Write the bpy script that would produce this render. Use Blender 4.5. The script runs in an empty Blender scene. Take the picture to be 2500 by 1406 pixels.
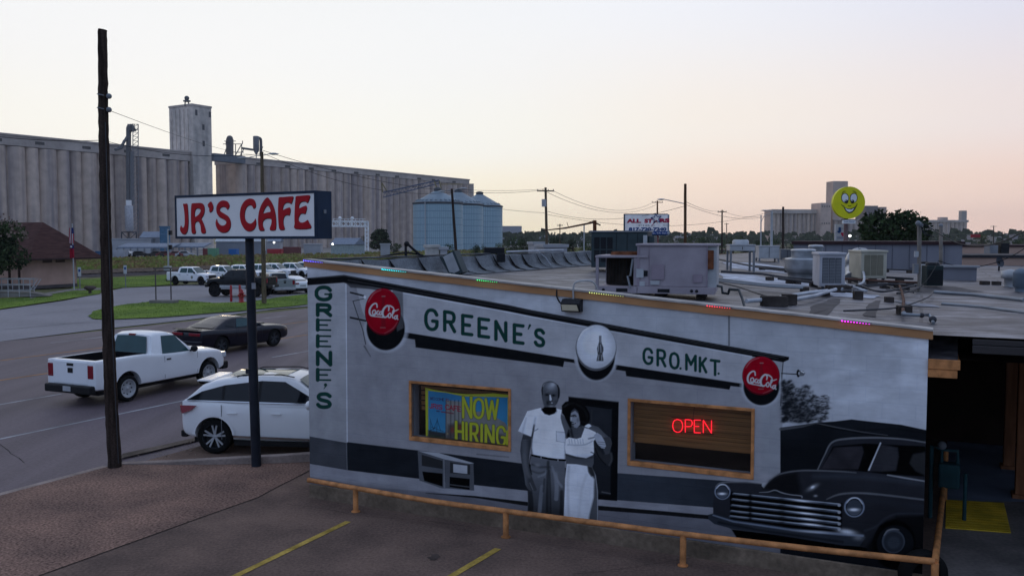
import bpy, bmesh, math, random
import numpy as np
from mathutils import Vector, Matrix
R = math.radians
SC = bpy.context.scene
COL = SC.collection
random.seed(7)
rng = np.random.RandomState(7)
FP, HC = 2150.0, 4.6
TH = math.atan(123.0 / FP)
def ray(u, v):
    a, b = (u - 1250) / FP, (703 - v) / FP
    return Vector((a, math.cos(TH) + b * math.sin(TH), -math.sin(TH) + b * math.cos(TH)))
def G(u, v, z=0.0):
    d = ray(u, v); t = (z - HC) / d.z
    return Vector((d.x * t, d.y * t, z))
def D(u, v, Y):
    d = ray(u, v); t = Y / d.y
    return Vector((d.x * t, Y, HC + d.z * t))
E2 = Vector((.5116, 1, 0)).normalized()          # along the street
N2 = Vector((-E2.y, E2.x, 0))                    # across it, to the far side
def onplane(u, v, p, n):
    d = ray(u, v); o = Vector((0, 0, HC))
    return o + d * ((p - o).dot(n) / d.dot(n))
MW = {}
def tag(o, label=None, cat=None, group=None, kind=None):
    if label: o['label'] = label
    if cat: o['category'] = cat
    if group: o['group'] = group
    if kind: o['kind'] = kind
    return o
def thing(name, loc, label, cat, rz=0.0, group=None):
    o = bpy.data.objects.new(name, None); COL.objects.link(o)
    o.empty_display_size = .2
    o.location = loc; o.rotation_euler = (0, 0, rz)
    MW[o.name] = Matrix.Translation(Vector(loc)) @ Matrix.Rotation(rz, 4, 'Z')
    return tag(o, label, cat, group)
def kids(o):
    return [c for c in bpy.data.objects if c.parent == o]
def copy_tree(o, loc=None, rz=None, label=None, parent=None, scale=None):
    chs = CH.get(o.name, [])
    c = o.copy(); COL.objects.link(c); c.parent = parent
    CH[c.name] = []
    if parent is not None: CH.setdefault(parent.name, []).append(c)
    if loc is not None: c.location = loc
    if rz is not None: c.rotation_euler = (0, 0, rz)
    if scale is not None: c.scale = scale
    if label: c['label'] = label
    for ch in list(chs): copy_tree(ch, parent=c)
    return c
CH = {}
def catmull(pts, n=6, closed=False):
    P = [Vector(p) for p in pts]; out = []
    m = len(P); rg = range(m if closed else m - 1)
    for i in rg:
        p1, p2 = P[i], P[(i + 1) % m]
        p0 = P[i - 1] if (i > 0 or closed) else p1
        p3 = P[(i + 2) % m] if (i + 2 < m or closed) else p2
        for k in range(n):
            t = k / n
            out.append(.5 * ((2 * p1) + (p2 - p0) * t + (2 * p0 - 5 * p1 + 4 * p2 - p3) * t * t + (3 * p1 - p0 - 3 * p2 + p3) * t ** 3))
    if not closed: out.append(P[-1])
    return out
class MB:
    def __init__(s):
        s.v = []; s.f = []; s.m = []; s.sm = []
    def add(s, vs, fs, mi=0, smooth=False):
        b = len(s.v)
        s.v += [tuple(p) for p in vs]
        for f in fs:
            s.f.append(tuple(b + i for i in f)); s.m.append(mi); s.sm.append(smooth)
        return s
    def box(s, lo, hi, mi=0, M=None):
        x0, y0, z0 = lo; x1, y1, z1 = hi
        vs = [Vector(p) for p in ((x0,y0,z0),(x1,y0,z0),(x1,y1,z0),(x0,y1,z0),(x0,y0,z1),(x1,y0,z1),(x1,y1,z1),(x0,y1,z1))]
        if M is not None: vs = [M @ p for p in vs]
        return s.add(vs, [(0,3,2,1),(4,5,6,7),(0,1,5,4),(1,2,6,5),(2,3,7,6),(3,0,4,7)], mi)
    def bar(s, p, q, w, h=None, mi=0, up=(0,0,1)):
        p, q = Vector(p), Vector(q); h = h or w
        d = (q - p); L = d.length; d.normalize()
        u = Vector(up)
        if abs(d.dot(u)) > .98: u = Vector((1,0,0))
        sx = d.cross(u).normalized(); uz = sx.cross(d)
        vs = []
        for e in (p, q):
            for a, b in ((-1,-1),(1,-1),(1,1),(-1,1)):
                vs.append(e + sx * (a * w / 2) + uz * (b * h / 2))
        return s.add(vs, [(0,1,2,3),(7,6,5,4),(0,4,5,1),(1,5,6,2),(2,6,7,3),(3,7,4,0)], mi)
    def prism(s, pts, vec, mi=0, smooth=False):
        n = len(pts); P = [Vector(p) for p in pts]; vec = Vector(vec)
        nn = Vector((0,0,0))
        for i in range(n): nn += P[i].cross(P[(i+1) % n])
        if nn.dot(vec) > 0: P.reverse()
        vs = P + [p + vec for p in P]
        fs = [tuple(range(n)), tuple(range(2*n-1, n-1, -1))] + [(i, n+i, n+(i+1) % n, (i+1) % n) for i in range(n)]
        return s.add(vs, fs, mi, smooth)
    def poly(s, pts, mi=0):
        return s.add(pts, [tuple(range(len(pts)))], mi)
    def tube(s, pts, r, n=8, mi=0, caps=True, smooth=True):
        P = [Vector(p) for p in pts]; m = len(P)
        rs = r if isinstance(r, (list, tuple)) else [r] * m
        vs = []; prev = None
        for i in range(m):
            t = (P[min(i+1, m-1)] - P[max(i-1, 0)]).normalized()
            if prev is None:
                u = Vector((0,0,1)) if abs(t.z) < .9 else Vector((1,0,0))
                sx = t.cross(u).normalized()
            else:
                sx = (prev - t * prev.dot(t)).normalized()
            prev = sx; sy = t.cross(sx)
            for k in range(n):
                a = 2 * math.pi * k / n
                vs.append(P[i] + (sx * math.cos(a) + sy * math.sin(a)) * rs[i])
        fs = [(i*n+k, i*n+(k+1) % n, (i+1)*n+(k+1) % n, (i+1)*n+k) for i in range(m-1) for k in range(n)]
        s.add(vs, fs, mi, smooth)
        if caps:
            s.add(vs[:n], [tuple(range(n-1, -1, -1))], mi); s.add(vs[-n:], [tuple(range(n))], mi)
        return s
    def cyl(s, p, q, r, r2=None, n=16, mi=0, smooth=True):
        return s.tube([p, q], [r, r if r2 is None else r2], n, mi, True, smooth)
    def lathe(s, c, prof, axis=(0,0,1), n=24, mi=0, smooth=True, arc=None):
        c = Vector(c); ax = Vector(axis).normalized()
        u = Vector((1,0,0)) if abs(ax.x) < .9 else Vector((0,0,1))
        sx = ax.cross(u).normalized(); sy = ax.cross(sx)
        vs = []
        for r, h in prof:
            for k in range(n):
                a = 2 * math.pi * k / n
                vs.append(c + ax * h + (sx * math.cos(a) + sy * math.sin(a)) * r)
        fs = [(i*n+k, i*n+(k+1) % n, (i+1)*n+(k+1) % n, (i+1)*n+k) for i in range(len(prof)-1) for k in range(n)]
        return s.add(vs, fs, mi, smooth)
    def ball(s, c, r, n=10, mi=0, sz=1.0):
        pr = [(max(1e-4, r * math.sin(math.pi * i / n)), -r * sz * math.cos(math.pi * i / n)) for i in range(n + 1)]
        return s.lathe(c, pr, n=n * 2, mi=mi)
    def grid(s, fn, nu, nv, mi=0, smooth=True):
        vs = [fn(i / nu, j / nv) for j in range(nv + 1) for i in range(nu + 1)]
        fs = [(j*(nu+1)+i, j*(nu+1)+i+1, (j+1)*(nu+1)+i+1, (j+1)*(nu+1)+i) for j in range(nv) for i in range(nu)]
        return s.add(vs, fs, mi, smooth)
    def mesh(s, name, mats):
        me = bpy.data.meshes.new(name)
        me.from_pydata(s.v, [], s.f)
        for m in (mats if isinstance(mats, (list, tuple)) else [mats]): me.materials.append(m)
        me.polygons.foreach_set('material_index', s.m)
        me.polygons.foreach_set('use_smooth', s.sm)
        me.update()
        return me
    def build(s, name, mats, parent=None, world=False, bevel=0.0, subsurf=0, seg=2, label=None):
        if world and parent is not None:
            inv = PM(parent).inverted()
            s.v = [tuple(inv @ Vector(p)) for p in s.v]
        o = bpy.data.objects.new(name, s.mesh(name, mats)); COL.objects.link(o)
        if parent is not None:
            o.parent = parent; CH.setdefault(parent.name, []).append(o); PAR[o.name] = parent
        if bevel:
            b = o.modifiers.new('bevel', 'BEVEL'); b.width = bevel; b.segments = seg; b.limit_method = 'ANGLE'; b.angle_limit = R(35)
        if subsurf:
            b = o.modifiers.new('sub', 'SUBSURF'); b.levels = b.render_levels = subsurf
        if label: o['label'] = label
        return o
PAR = {}
def PM(o):
    while o is not None and o.name not in MW: o = PAR.get(o.name)
    return MW[o.name] if o is not None else Matrix()
def bake(o, cutters=()):
    for c in cutters:
        b = o.modifiers.new('cut', 'BOOLEAN'); b.operation = 'DIFFERENCE'; b.object = c; b.solver = 'EXACT'
    dg = bpy.context.evaluated_depsgraph_get(); dg.update()
    me = bpy.data.meshes.new_from_object(o.evaluated_get(dg))
    o.modifiers.clear(); o.data = me
    for c in cutters: bpy.data.objects.remove(c, do_unlink=True)
    return o
def solo(name, mb, mats, label, cat, group=None, kind=None, **k):
    return tag(mb.build(name, mats, **k), label, cat, group, kind)
def text_mesh(name, body, size, M, mats, parent, ext=.004, bold=0.0, sx=1.0, align='CENTER'):
    cu = bpy.data.curves.new(name, 'FONT'); cu.body = body; cu.size = size; cu.extrude = ext; cu.offset = bold
    cu.align_x = align; cu.align_y = 'CENTER'; cu.resolution_u = 3
    o = bpy.data.objects.new(name, cu); COL.objects.link(o)
    dg = bpy.context.evaluated_depsgraph_get(); dg.update()
    me = bpy.data.meshes.new_from_object(o.evaluated_get(dg))
    bpy.data.objects.remove(o, do_unlink=True)
    me.transform(M @ Matrix.Diagonal((sx, 1, 1, 1)))
    me.materials.clear(); me.materials.append(mats)
    o = bpy.data.objects.new(name, me); COL.objects.link(o); o.parent = parent
    CH.setdefault(parent.name, []).append(o)
    return o
def frame(p, xdir, zdir=(0,0,1)):
    """text lies in its xy plane: x -> xdir, y -> zdir, z -> towards the viewer"""
    x = Vector(xdir).normalized(); y = Vector(zdir).normalized(); z = x.cross(y).normalized()
    m = Matrix(((x.x,y.x,z.x,p[0]),(x.y,y.y,z.y,p[1]),(x.z,y.z,z.z,p[2]),(0,0,0,1)))
    return m
def lin(c): return tuple(((x/255)/12.92 if x/255 <= .04045 else ((x/255+.055)/1.055)**2.4) for x in c)
MC = {}
def M(name, c, rough=.75, metal=0.0, var=.18, scale=2.0, bump=0.0, bscale=30.0, st=(1,1,1), c2=None, coat=0.0,
      spec=None, emit=None, estr=1.0, det=6.0, pos=False, fine=0.0, fscale=60.0, lo=.35, hi=.65, rot=0.0):
    if name in MC: return MC[name]
    if spec is None: spec = .06 if rough >= .8 else .2
    m = bpy.data.materials.new(name); m.use_nodes = True; nt = m.node_tree; N = nt.nodes; L = nt.links
    b = N['Principled BSDF']
    b.inputs['Roughness'].default_value = rough; b.inputs['Metallic'].default_value = metal
    b.inputs['Specular IOR Level'].default_value = spec
    if coat: b.inputs['Coat Weight'].default_value = coat; b.inputs['Coat Roughness'].default_value = .06
    c = tuple(c); c2 = tuple(c2) if c2 else tuple(x * (1 - var) for x in c)
    if not c2 or True:
        ca = tuple(min(1, x * (1 + var * .6)) for x in c)
    if pos:
        src = N.new('ShaderNodeNewGeometry').outputs['Position']
    else:
        src = N.new('ShaderNodeTexCoord').outputs['Object']
    mp = N.new('ShaderNodeMapping'); mp.inputs['Scale'].default_value = st; mp.inputs['Rotation'].default_value = (0, 0, rot); L.new(src, mp.inputs['Vector'])
    n = N.new('ShaderNodeTexNoise'); n.inputs['Scale'].default_value = scale; n.inputs['Detail'].default_value = det
    L.new(mp.outputs[0], n.inputs['Vector'])
    rp = N.new('ShaderNodeValToRGB'); L.new(n.outputs['Fac'], rp.inputs[0])
    rp.color_ramp.elements[0].position = lo; rp.color_ramp.elements[0].color = (*c2, 1)
    rp.color_ramp.elements[1].position = hi; rp.color_ramp.elements[1].color = (*ca, 1)
    out = rp.outputs[0]
    if fine:
        n3 = N.new('ShaderNodeTexNoise'); n3.inputs['Scale'].default_value = fscale; n3.inputs['Detail'].default_value = 3
        L.new(src, n3.inputs['Vector'])
        r3 = N.new('ShaderNodeMapRange'); r3.inputs[1].default_value = .3; r3.inputs[2].default_value = .7
        r3.inputs[3].default_value = 1 - fine; r3.inputs[4].default_value = 1 + fine
        L.new(n3.outputs['Fac'], r3.inputs[0])
        mx = N.new('ShaderNodeVectorMath'); mx.operation = 'SCALE'
        L.new(out, mx.inputs[0]); L.new(r3.outputs[0], mx.inputs['Scale']); out = mx.outputs[0]
    L.new(out, b.inputs['Base Color'])
    if bump:
        n2 = N.new('ShaderNodeTexNoise'); n2.inputs['Scale'].default_value = bscale; n2.inputs['Detail'].default_value = 5
        L.new(mp.outputs[0], n2.inputs['Vector'])
        bp = N.new('ShaderNodeBump'); bp.inputs['Strength'].default_value = bump; bp.inputs['Distance'].default_value = .02
        L.new(n2.outputs['Fac'], bp.inputs['Height']); L.new(bp.outputs[0], b.inputs['Normal'])
    if emit:
        b.inputs['Emission Color'].default_value = (*emit, 1); b.inputs['Emission Strength'].default_value = estr
    MC[name] = m
    return m
def glass(name='dark_glass', c=(.012,.016,.02), rough=.06):
    return M(name, c, rough=rough, var=.1, spec=.3)
CONC = M('concrete', (.22,.20,.18), .9, bump=.3, fine=.12)
STEEL = M('galvanised', (.32,.34,.36), .5, .5, var=.2, scale=6)
BLACK = M('black_paint', (.012,.013,.016), .5)
BLACKR = M('black_rubber', (.012,.012,.012), .85)
WHITE = M('white_paint', (.8,.8,.8), .5, var=.08)
DGREY = M('dark_grey_metal', (.05,.055,.065), .5, var=.2)
MGREY = M('grey_metal', (.2,.21,.225), .55, var=.15)
LGREY = M('light_grey_metal', (.42,.43,.44), .5, .2, var=.15, scale=4)
WOODP = M('pole_wood', (.045,.032,.026), .9, var=.45, scale=3, st=(6,6,.5), bump=.5, bscale=12, fine=.25, fscale=30)
WOODL = M('pole_wood_pale', (.12,.09,.06), .9, var=.4, scale=3, st=(6,6,.5))
ORANGE = M('orange_paint', (.55,.235,.085), .6, var=.35, scale=7, bump=.1, fine=.08)
cd = bpy.data.cameras.new('camera'); cam = bpy.data.objects.new('camera', cd); COL.objects.link(cam)
cam.location = (0, 0, HC); cam.rotation_euler = (math.pi / 2 - TH, 0, 0)
cd.sensor_width = 36; cd.lens = FP / 2500 * 36; cd.clip_end = 6000; cd.clip_start = .1
SC.camera = cam
AZ = math.atan2(-730, FP)          # sun glow just right of the headhouse tower, left of the view axis
w = bpy.data.worlds.new('World'); SC.world = w; w.use_nodes = True
N = w.node_tree.nodes; L = w.node_tree.links; bg = N['Background']
tc = N.new('ShaderNodeTexCoord'); nrm = N.new('ShaderNodeVectorMath'); nrm.operation = 'NORMALIZE'
L.new(tc.outputs['Generated'], nrm.inputs[0])
sep = N.new('ShaderNodeSeparateXYZ'); L.new(nrm.outputs[0], sep.inputs[0])
def ramp(src, stops, interp='EASE'):
    r = N.new('ShaderNodeValToRGB'); r.color_ramp.interpolation = interp
    while len(r.color_ramp.elements) < len(stops): r.color_ramp.elements.new(.5)
    for e, (p, c) in zip(r.color_ramp.elements, stops):
        e.position = p; e.color = (*c, 1)
    L.new(src, r.inputs[0]); return r.outputs[0]
def dotdir(az, el=0.0):
    d = N.new('ShaderNodeVectorMath'); d.operation = 'DOT_PRODUCT'
    d.inputs[1].default_value = (math.sin(az) * math.cos(el), math.cos(az) * math.cos(el), math.sin(el))
    L.new(nrm.outputs[0], d.inputs[0])
    m = N.new('ShaderNodeMapRange'); m.inputs[1].default_value = -1; m.inputs[2].default_value = 1
    L.new(d.outputs['Value'], m.inputs[0]); return m.outputs[0]
def mix(f, a, b, mode='MIX'):
    m = N.new('ShaderNodeMix'); m.data_type = 'RGBA'; m.blend_type = mode
    if isinstance(f, float): m.inputs[0].default_value = f
    else: L.new(f, m.inputs[0])
    L.new(a, m.inputs[6]); L.new(b, m.inputs[7]); return m.outputs[2]
S = lin
el_l = ramp(sep.outputs['Z'], [(0.0, S((255,247,214))), (.05, S((255,249,228))), (.10, S((250,251,245))), (.2, S((247,249,250))), (.45, S((228,234,240))), (1.0, (.42,.50,.66))])
el_m = ramp(sep.outputs['Z'], [(0.0, S((255,228,208))), (.05, S((254,232,215))), (.12, S((251,243,234))), (.26, S((244,246,252))), (.5, S((222,226,236))), (1.0, (.42,.50,.66))])
el_r = ramp(sep.outputs['Z'], [(0.0, S((242,208,196))), (.05, S((243,215,204))), (.12, S((238,225,225))), (.26, S((222,225,243))), (.5, S((200,207,234))), (1.0, (.36,.43,.60))])
el_b = ramp(sep.outputs['Z'], [(0.0, (.20,.27,.43)), (.12, (.31,.41,.63)), (.4, (.38,.51,.80)), (1.0, (.42,.52,.74))])
AZC = math.atan2(-600, FP)
dg_ = dotdir(AZC)                      # 1 at glow .. 0 opposite
def cosr(a, b):   # weight 1 -> 0 between the angles a and b away from the glow
    m = N.new('ShaderNodeMapRange'); m.interpolation_type = 'SMOOTHSTEP'
    m.inputs[1].default_value = (math.cos(R(b)) + 1) / 2; m.inputs[2].default_value = (math.cos(R(a)) + 1) / 2
    L.new(dg_, m.inputs[0]); return m.outputs[0]
c1 = mix(cosr(4, 30), el_m, el_l)
c2 = mix(cosr(22, 52), el_r, c1)
c3 = mix(cosr(47, 84), el_b, c2)
sky = N.new('ShaderNodeTexSky'); sky.sky_type = 'NISHITA'; sky.sun_disc = False
sky.sun_elevation = R(2.0); sky.sun_rotation = AZ; sky.altitude = 200; sky.air_density = 1; sky.dust_density = 2
skm = N.new('ShaderNodeVectorMath'); skm.operation = 'SCALE'; skm.inputs['Scale'].default_value = .003
L.new(sky.outputs[0], skm.inputs[0])
ad = N.new('ShaderNodeVectorMath'); ad.operation = 'ADD'; L.new(c3, ad.inputs[0]); L.new(skm.outputs[0], ad.inputs[1])
L.new(ad.outputs[0], bg.inputs['Color']); bg.inputs['Strength'].default_value = 1.0
sl = bpy.data.lights.new('sun', 'SUN'); sl.energy = .3; sl.angle = R(6); sl.color = (1, .78, .5)
so = bpy.data.objects.new('sun', sl); COL.objects.link(so)
sd = Vector((math.sin(AZ) * math.cos(R(4)), math.cos(AZ) * math.cos(R(4)), math.sin(R(4))))
so.rotation_euler = sd.to_track_quat('Z', 'Y').to_euler(); so.location = sd * 100 + Vector((0, 0, 30))
SC.view_settings.view_transform = 'Standard'; SC.view_settings.look = 'None'
SC.view_settings.exposure = 0; SC.view_settings.gamma = 1
SC.cycles.use_denoising = True; SC.cycles.max_bounces = 5; SC.cycles.diffuse_bounces = 3
SC.cycles.sample_clamp_indirect = 3
def sheet(name, pts, z, m, kind='structure', label=None, cat=None, cut=None):
    mb = MB(); P = [Vector((p[0], p[1], z)) for p in pts]
    a = sum((P[i].x * P[(i+1) % len(P)].y - P[(i+1) % len(P)].x * P[i].y) for i in range(len(P)))
    if a < 0: P.reverse()
    mb.poly(P); o = mb.build(name, m)
    return tag(o, label, cat, kind=kind)
def g(*uv): return [G(u, v) for u, v in uv]
def stripmat(): pass
ASPH = M('road_asphalt', (.115,.088,.098), .68, var=.30, scale=.9, st=(1,.035,1), rot=math.atan(.5116), pos=True, bump=.35, bscale=60, fine=.16, fscale=14, spec=.3)
LOT = M('lot_asphalt', (.24,.225,.235), .9, var=.14, scale=.12, pos=True, fine=.10, fscale=6, spec=.3)
PARK = M('parking_asphalt', (.185,.125,.098), .92, var=.15, scale=.8, pos=True, bump=.5, bscale=40, fine=.22, fscale=22, c2=(.115,.081,.067), lo=.35, hi=.65)
AGG = M('exposed_aggregate', (.22,.135,.102), .95, var=.25, scale=.9, pos=True, bump=.4, bscale=30, fine=.6, fscale=24, c2=(.155,.10,.08))
DIRT = M('dirt_verge', (.13,.105,.085), .95, var=.35, scale=.9, pos=True, bump=.5, fine=.25, fscale=10)
GRASS = M('mown_grass', (.13,.19,.03), .95, var=.3, scale=.25, pos=True, c2=(.085,.14,.025), fine=.22, fscale=9, bump=.5, bscale=12)
FIELD = M('dry_field', (.13,.125,.06), .95, var=.4, scale=.05, pos=True, c2=(.09,.095,.045), fine=.25, fscale=1)
GRAVEL = M('yard_gravel', (.24,.22,.20), .95, var=.2, scale=.06, pos=True, fine=.15, fscale=1.5)
BALLAST = M('rail_ballast', (.07,.06,.06), .95, var=.3, scale=.5, pos=True, fine=.3, fscale=5, bump=.8)
YEL = M('yellow_line_paint', (.44,.30,.07), .8, var=.35, scale=4, pos=True, fine=.2, fscale=20)
ORL = M('orange_line_paint', (.42,.2,.06), .8, var=.3, scale=2, pos=True)
WHL = M('white_line_paint', (.34,.34,.35), .8, var=.4, scale=1.2, pos=True)
b = 3500
sheet('ground', [(-b,-200),(b,-200),(b,b),(-b,b)], -.16, FIELD)
K0 = G(265, 1138)
def along(p, t): return p + E2 * t
def lineat(u, v): return G(u, v)
near0, near1 = along(K0, -40), along(K0, 600)
FE = G(0, 827); FE = FE
wroad = (FE - K0).dot(N2)
road = [near0, near1, near1 + N2 * wroad, near0 + N2 * wroad]
sheet('road', road, -.13, ASPH)
def laneline(u, v, w, m, name, dashes=None, z=-.126):
    p = G(u, v, z); off = (p - K0).dot(N2); s0 = (p - K0).dot(E2)
    segs = [(-40, 500)] if dashes is None else dashes(s0)
    mb = MB()
    for a, c in segs:
        q = K0 + N2 * off
        A, B = q + E2 * a, q + E2 * c; h = N2 * (w / 2)
        P = [A - h, B - h, B + h, A + h]
        mb.poly([Vector((x.x, x.y, z)) for x in P])
    return tag(mb.build(name, m), kind='structure')
def so_(u, v): return (G(u, v, -.126) - K0).dot(E2)
laneline(0, 1071, .11, WHL, 'road_edge_line')
laneline(0, 987, .11, WHL, 'road_lane_line', lambda s: [(so_(142, 960) - 3.05 - 12.2 * k, so_(142, 960) - 12.2 * k) for k in range(-14, 3)])
laneline(0, 928, .11, ORL, 'road_centre_line')
laneline(0, 880, .11, ORL, 'road_centre_line')
laneline(123, 837, .11, WHL, 'road_lane_line', lambda s: [(s - 12.2 * k, s - 12.2 * k + 3.4) for k in range(-14, 4)])
apron = g((-700,905),(0,827),(243,798),(425,779),(748,741),(1000,706),(1000,690),(748,690),(735,700),(430,700),(330,706),(0,752),(-700,800))
sheet('concrete_apron', apron, -.122, LOT)
lot = [G(*p) for p in ((-500,790),(0,757),(120,738),(250,712),(300,700),(430,695),(760,672),(1250,640),(1250,690),(748,744),(577,757),(395,772),(280,778),(225,780),(0,800))]
sheet('parking_lot', lot, -.112, LOT)
mb = MB()
for u0, v0 in ((280,712),(306,712),(331,711),(352,711),(372,710)):
    p = G(u0, v0, -.104); mb.poly([p, p + Vector((.12,0,0)), p + Vector((1.9,1.9,0)), p + Vector((1.78,1.9,0))])
for k in range(7):
    p = G(433 + 24 * k, 732 + k * .6, -.104); mb.poly([p, p + Vector((.12,0,0)), p + Vector((1.6,2.6,0)), p + Vector((1.48,2.6,0))])
tag(mb.build('parking_line', WHL), kind='structure')
def rough_edge(pts, amp, n=5):
    out = []
    for i in range(len(pts)):
        a, c = pts[i], pts[(i+1) % len(pts)]
        for k in range(n):
            q = a.lerp(c, k / n)
            out.append(q + Vector((random.uniform(-amp, amp), random.uniform(-amp, amp), 0)))
    return out
isl = rough_edge(g((217,768),(232,757),(300,741),(372,733),(420,729),(470,733),(520,737),(600,735),(690,722),(760,715),(1010,690),(1010,715),(748,741),(577,757),(395,771),(280,776),(235,775)), .12, 4)
GR1 = sheet('island_grass', isl, -.06, GRASS)
mg = rough_edge(g((176,708),(245,705),(300,700),(425,693),(430,676),(560,668),(760,655),(760,650),(176,682)), .15, 4)
GR2 = sheet('verge_grass', mg, -.07, GRASS)
lg = rough_edge(g((-300,745),(-300,800),(0,752),(100,737),(246,715),(246,706),(200,702),(120,712),(70,722)), .12, 4)
GR3 = sheet('lawn_grass', lg, -.065, GRASS)
sheet('footpath', g((70,722),(120,712),(178,703),(246,701),(246,706),(178,708),(120,717),(75,727)), -.05, CONC)
rdir = Vector((.62, 1, 0)).normalized(); rn = Vector((-rdir.y, rdir.x, 0))
def stripq(q0, q1, s0=-250, s1=900):
    return [rn * q0 + rdir * s0, rn * q0 + rdir * s1, rn * q1 + rdir * s1, rn * q1 + rdir * s0]
qr = G(300, 666).dot(rn)
yard = [rn * (qr + 62) + rdir * -250, rn * (qr + 62) + rdir * 330, rn * (qr + 62) + rdir * 520, rn * (qr + 420) + rdir * 700, rn * (qr + 420) + rdir * -250]
sheet('gravel_yard', yard, -.10, GRAVEL)
for k, qq in enumerate((qr - 2.5, qr + 3.2, qr + 42)):
    mb = MB(); P = stripq(qq - 3.4, qq + 3.4)
    lo = [Vector((p.x, p.y, -.15)) for p in P]
    hi = [Vector((p.x, p.y, .12)) for p in stripq(qq - 1.7, qq + 1.7)]
    mb.add(lo + hi, [(4,5,6,7),(0,1,5,4),(2,3,7,6),(1,2,6,5),(3,0,4,7)])
    o = mb.build('track_bed', BALLAST); tag(o, kind='structure')
    RUST = M('rail_steel', (.30,.22,.17), .45, .6, var=.2)
    t = thing('railway_track', rn * qq + rdir * 60 + Vector((0,0,.12)), ('near railway track, rusty rails beside the mown verge', 'middle railway track along the edge of the weeds', 'far railway track close to the gravel yard')[k], 'railway track', group='railway tracks')
    for sg in (-1, 1):
        mb = MB(); mb.bar(rn * (qq + sg * .72) + rdir * -150 + Vector((0,0,.30)), rn * (qq + sg * .72) + rdir * 500 + Vector((0,0,.30)), .09, .18)
        mb.build('rail', RUST, t, world=True)
    mb = MB()
    SLP = M('sleeper_wood', (.05,.04,.035), .9)
    for i in range(0, 300):
        c = rn * qq + rdir * (-40 + i * .7) + Vector((0,0,.16)); mb.bar(c - rn * 1.25, c + rn * 1.25, .22, .14)
    mb.build('sleepers', SLP, t, world=True)['kind'] = 'stuff'
pad = [along(K0, -30) , K0, G(290,1134), G(755,1122), G(770,1116), G(770,1143), G(755,1147), G(630,1213), G(90,1406), G(-700,1690)]
sheet('aggregate_pad', pad, .0, AGG)
park = [G(770,1143), G(755,1147), G(630,1213), G(90,1406), G(-700,1690), Vector((-20,-4,0)), Vector((24,-4,0)), Vector((24,26,0)), Vector((6,26,0))]
sheet('parking_ground', park, -.004, PARK)
mb = MB()
KM = M('kerb_concrete', (.30,.24,.21), .9, var=.25, scale=1.5, pos=True, bump=.3, fine=.15, fscale=18)
A, B = along(K0, -30), K0
mb.prism([A, A + N2 * .17, A + N2 * .17 + Vector((0,0,-.15)), A + Vector((0,0,-.15))], B - A)
solo('road_kerb', mb, KM, None, None, kind='structure', bevel=.012)
kp = [G(u, v) for u, v in ((286,1134),(360,1133),(440,1134),(560,1133),(680,1130),(770,1126),(1000,1110))]
hs = [.015, .03, .07, .12, .15, .17, .18]
mb = MB(); n = len(kp)
vs = []
for p, h in zip(kp, hs):
    q = p + Vector((.0, .0, 0)); bk = Vector((.05, .20, 0))
    vs += [Vector((q.x, q.y, -.12)), Vector((q.x, q.y, h)), Vector((q.x, q.y, h)) + bk, Vector((q.x, q.y, -.12)) + bk]
fs = [(4*i+a, 4*(i+1)+a, 4*(i+1)+(a+1) % 4, 4*i+(a+1) % 4) for i in range(n-1) for a in range(3)]
mb.add(vs, [tuple(reversed(f)) for f in fs] + [(0,1,2,3)])
solo('parking_kerb', mb, KM, None, None, kind='structure', bevel=.012)
front = [G(289,1130), G(770,1112), G(1000,1095), G(1000,1000), along(K0, 16), along(K0, .6)]
sheet('shop_front_parking', front, -.09, PARK)
sheet('dirt_gutter', [K0, G(300,1118,-.1), G(380,1100,-.1), G(470,1078,-.1), along(K0, 9), along(K0, 9) + N2 * .25, G(420,1082,-.1), G(300,1108,-.1)], -.085, DIRT)
mb = MB()
for p0, p1 in (((850,1272),(560,1412)),((1216,1338),(1060,1430))):
    A, B = G(*p0, .003), G(*p1, .003); B = A + (B - A).normalized() * 5
    w_ = Vector((-(B-A).y, (B-A).x, 0)).normalized() * .055
    mb.poly([A - w_, B - w_, B + w_, A + w_])
    if mb.v[0][2] < 0: pass
o = tag(mb.build('bay_line', YEL), kind='structure')
mb = MB(); pts = [G(755,1149,.003), G(690,1181,.003), G(630,1213,.003), G(480,1266,.003), G(90,1406,.003), G(-300,1545,.003)]
for i in range(len(pts)-1):
    a, c = pts[i], pts[i+1]; w_ = Vector((-(c-a).y, (c-a).x, 0)).normalized() * .011
    mb.poly([a - w_, c - w_, c + w_, a + w_])
tag(mb.build('ground_seam', M('seam_dark', (.03,.025,.023), .95)), kind='structure')
sheet('walkway', g((2290,1232),(2312,1140),(2500,1140),(2700,1300),(2700,1500),(2290,1500)), .006, M('walk_concrete', (.24,.21,.195), .9, var=.35, scale=.9, pos=True, fine=.15, fscale=16))
sheet('doorway_slab', g((2312,900),(2312,1222),(2492,1226),(2600,1226),(2600,900)), .012, M('slab_paint', (.24,.29,.39), .7, var=.25, scale=1, pos=True))
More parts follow.
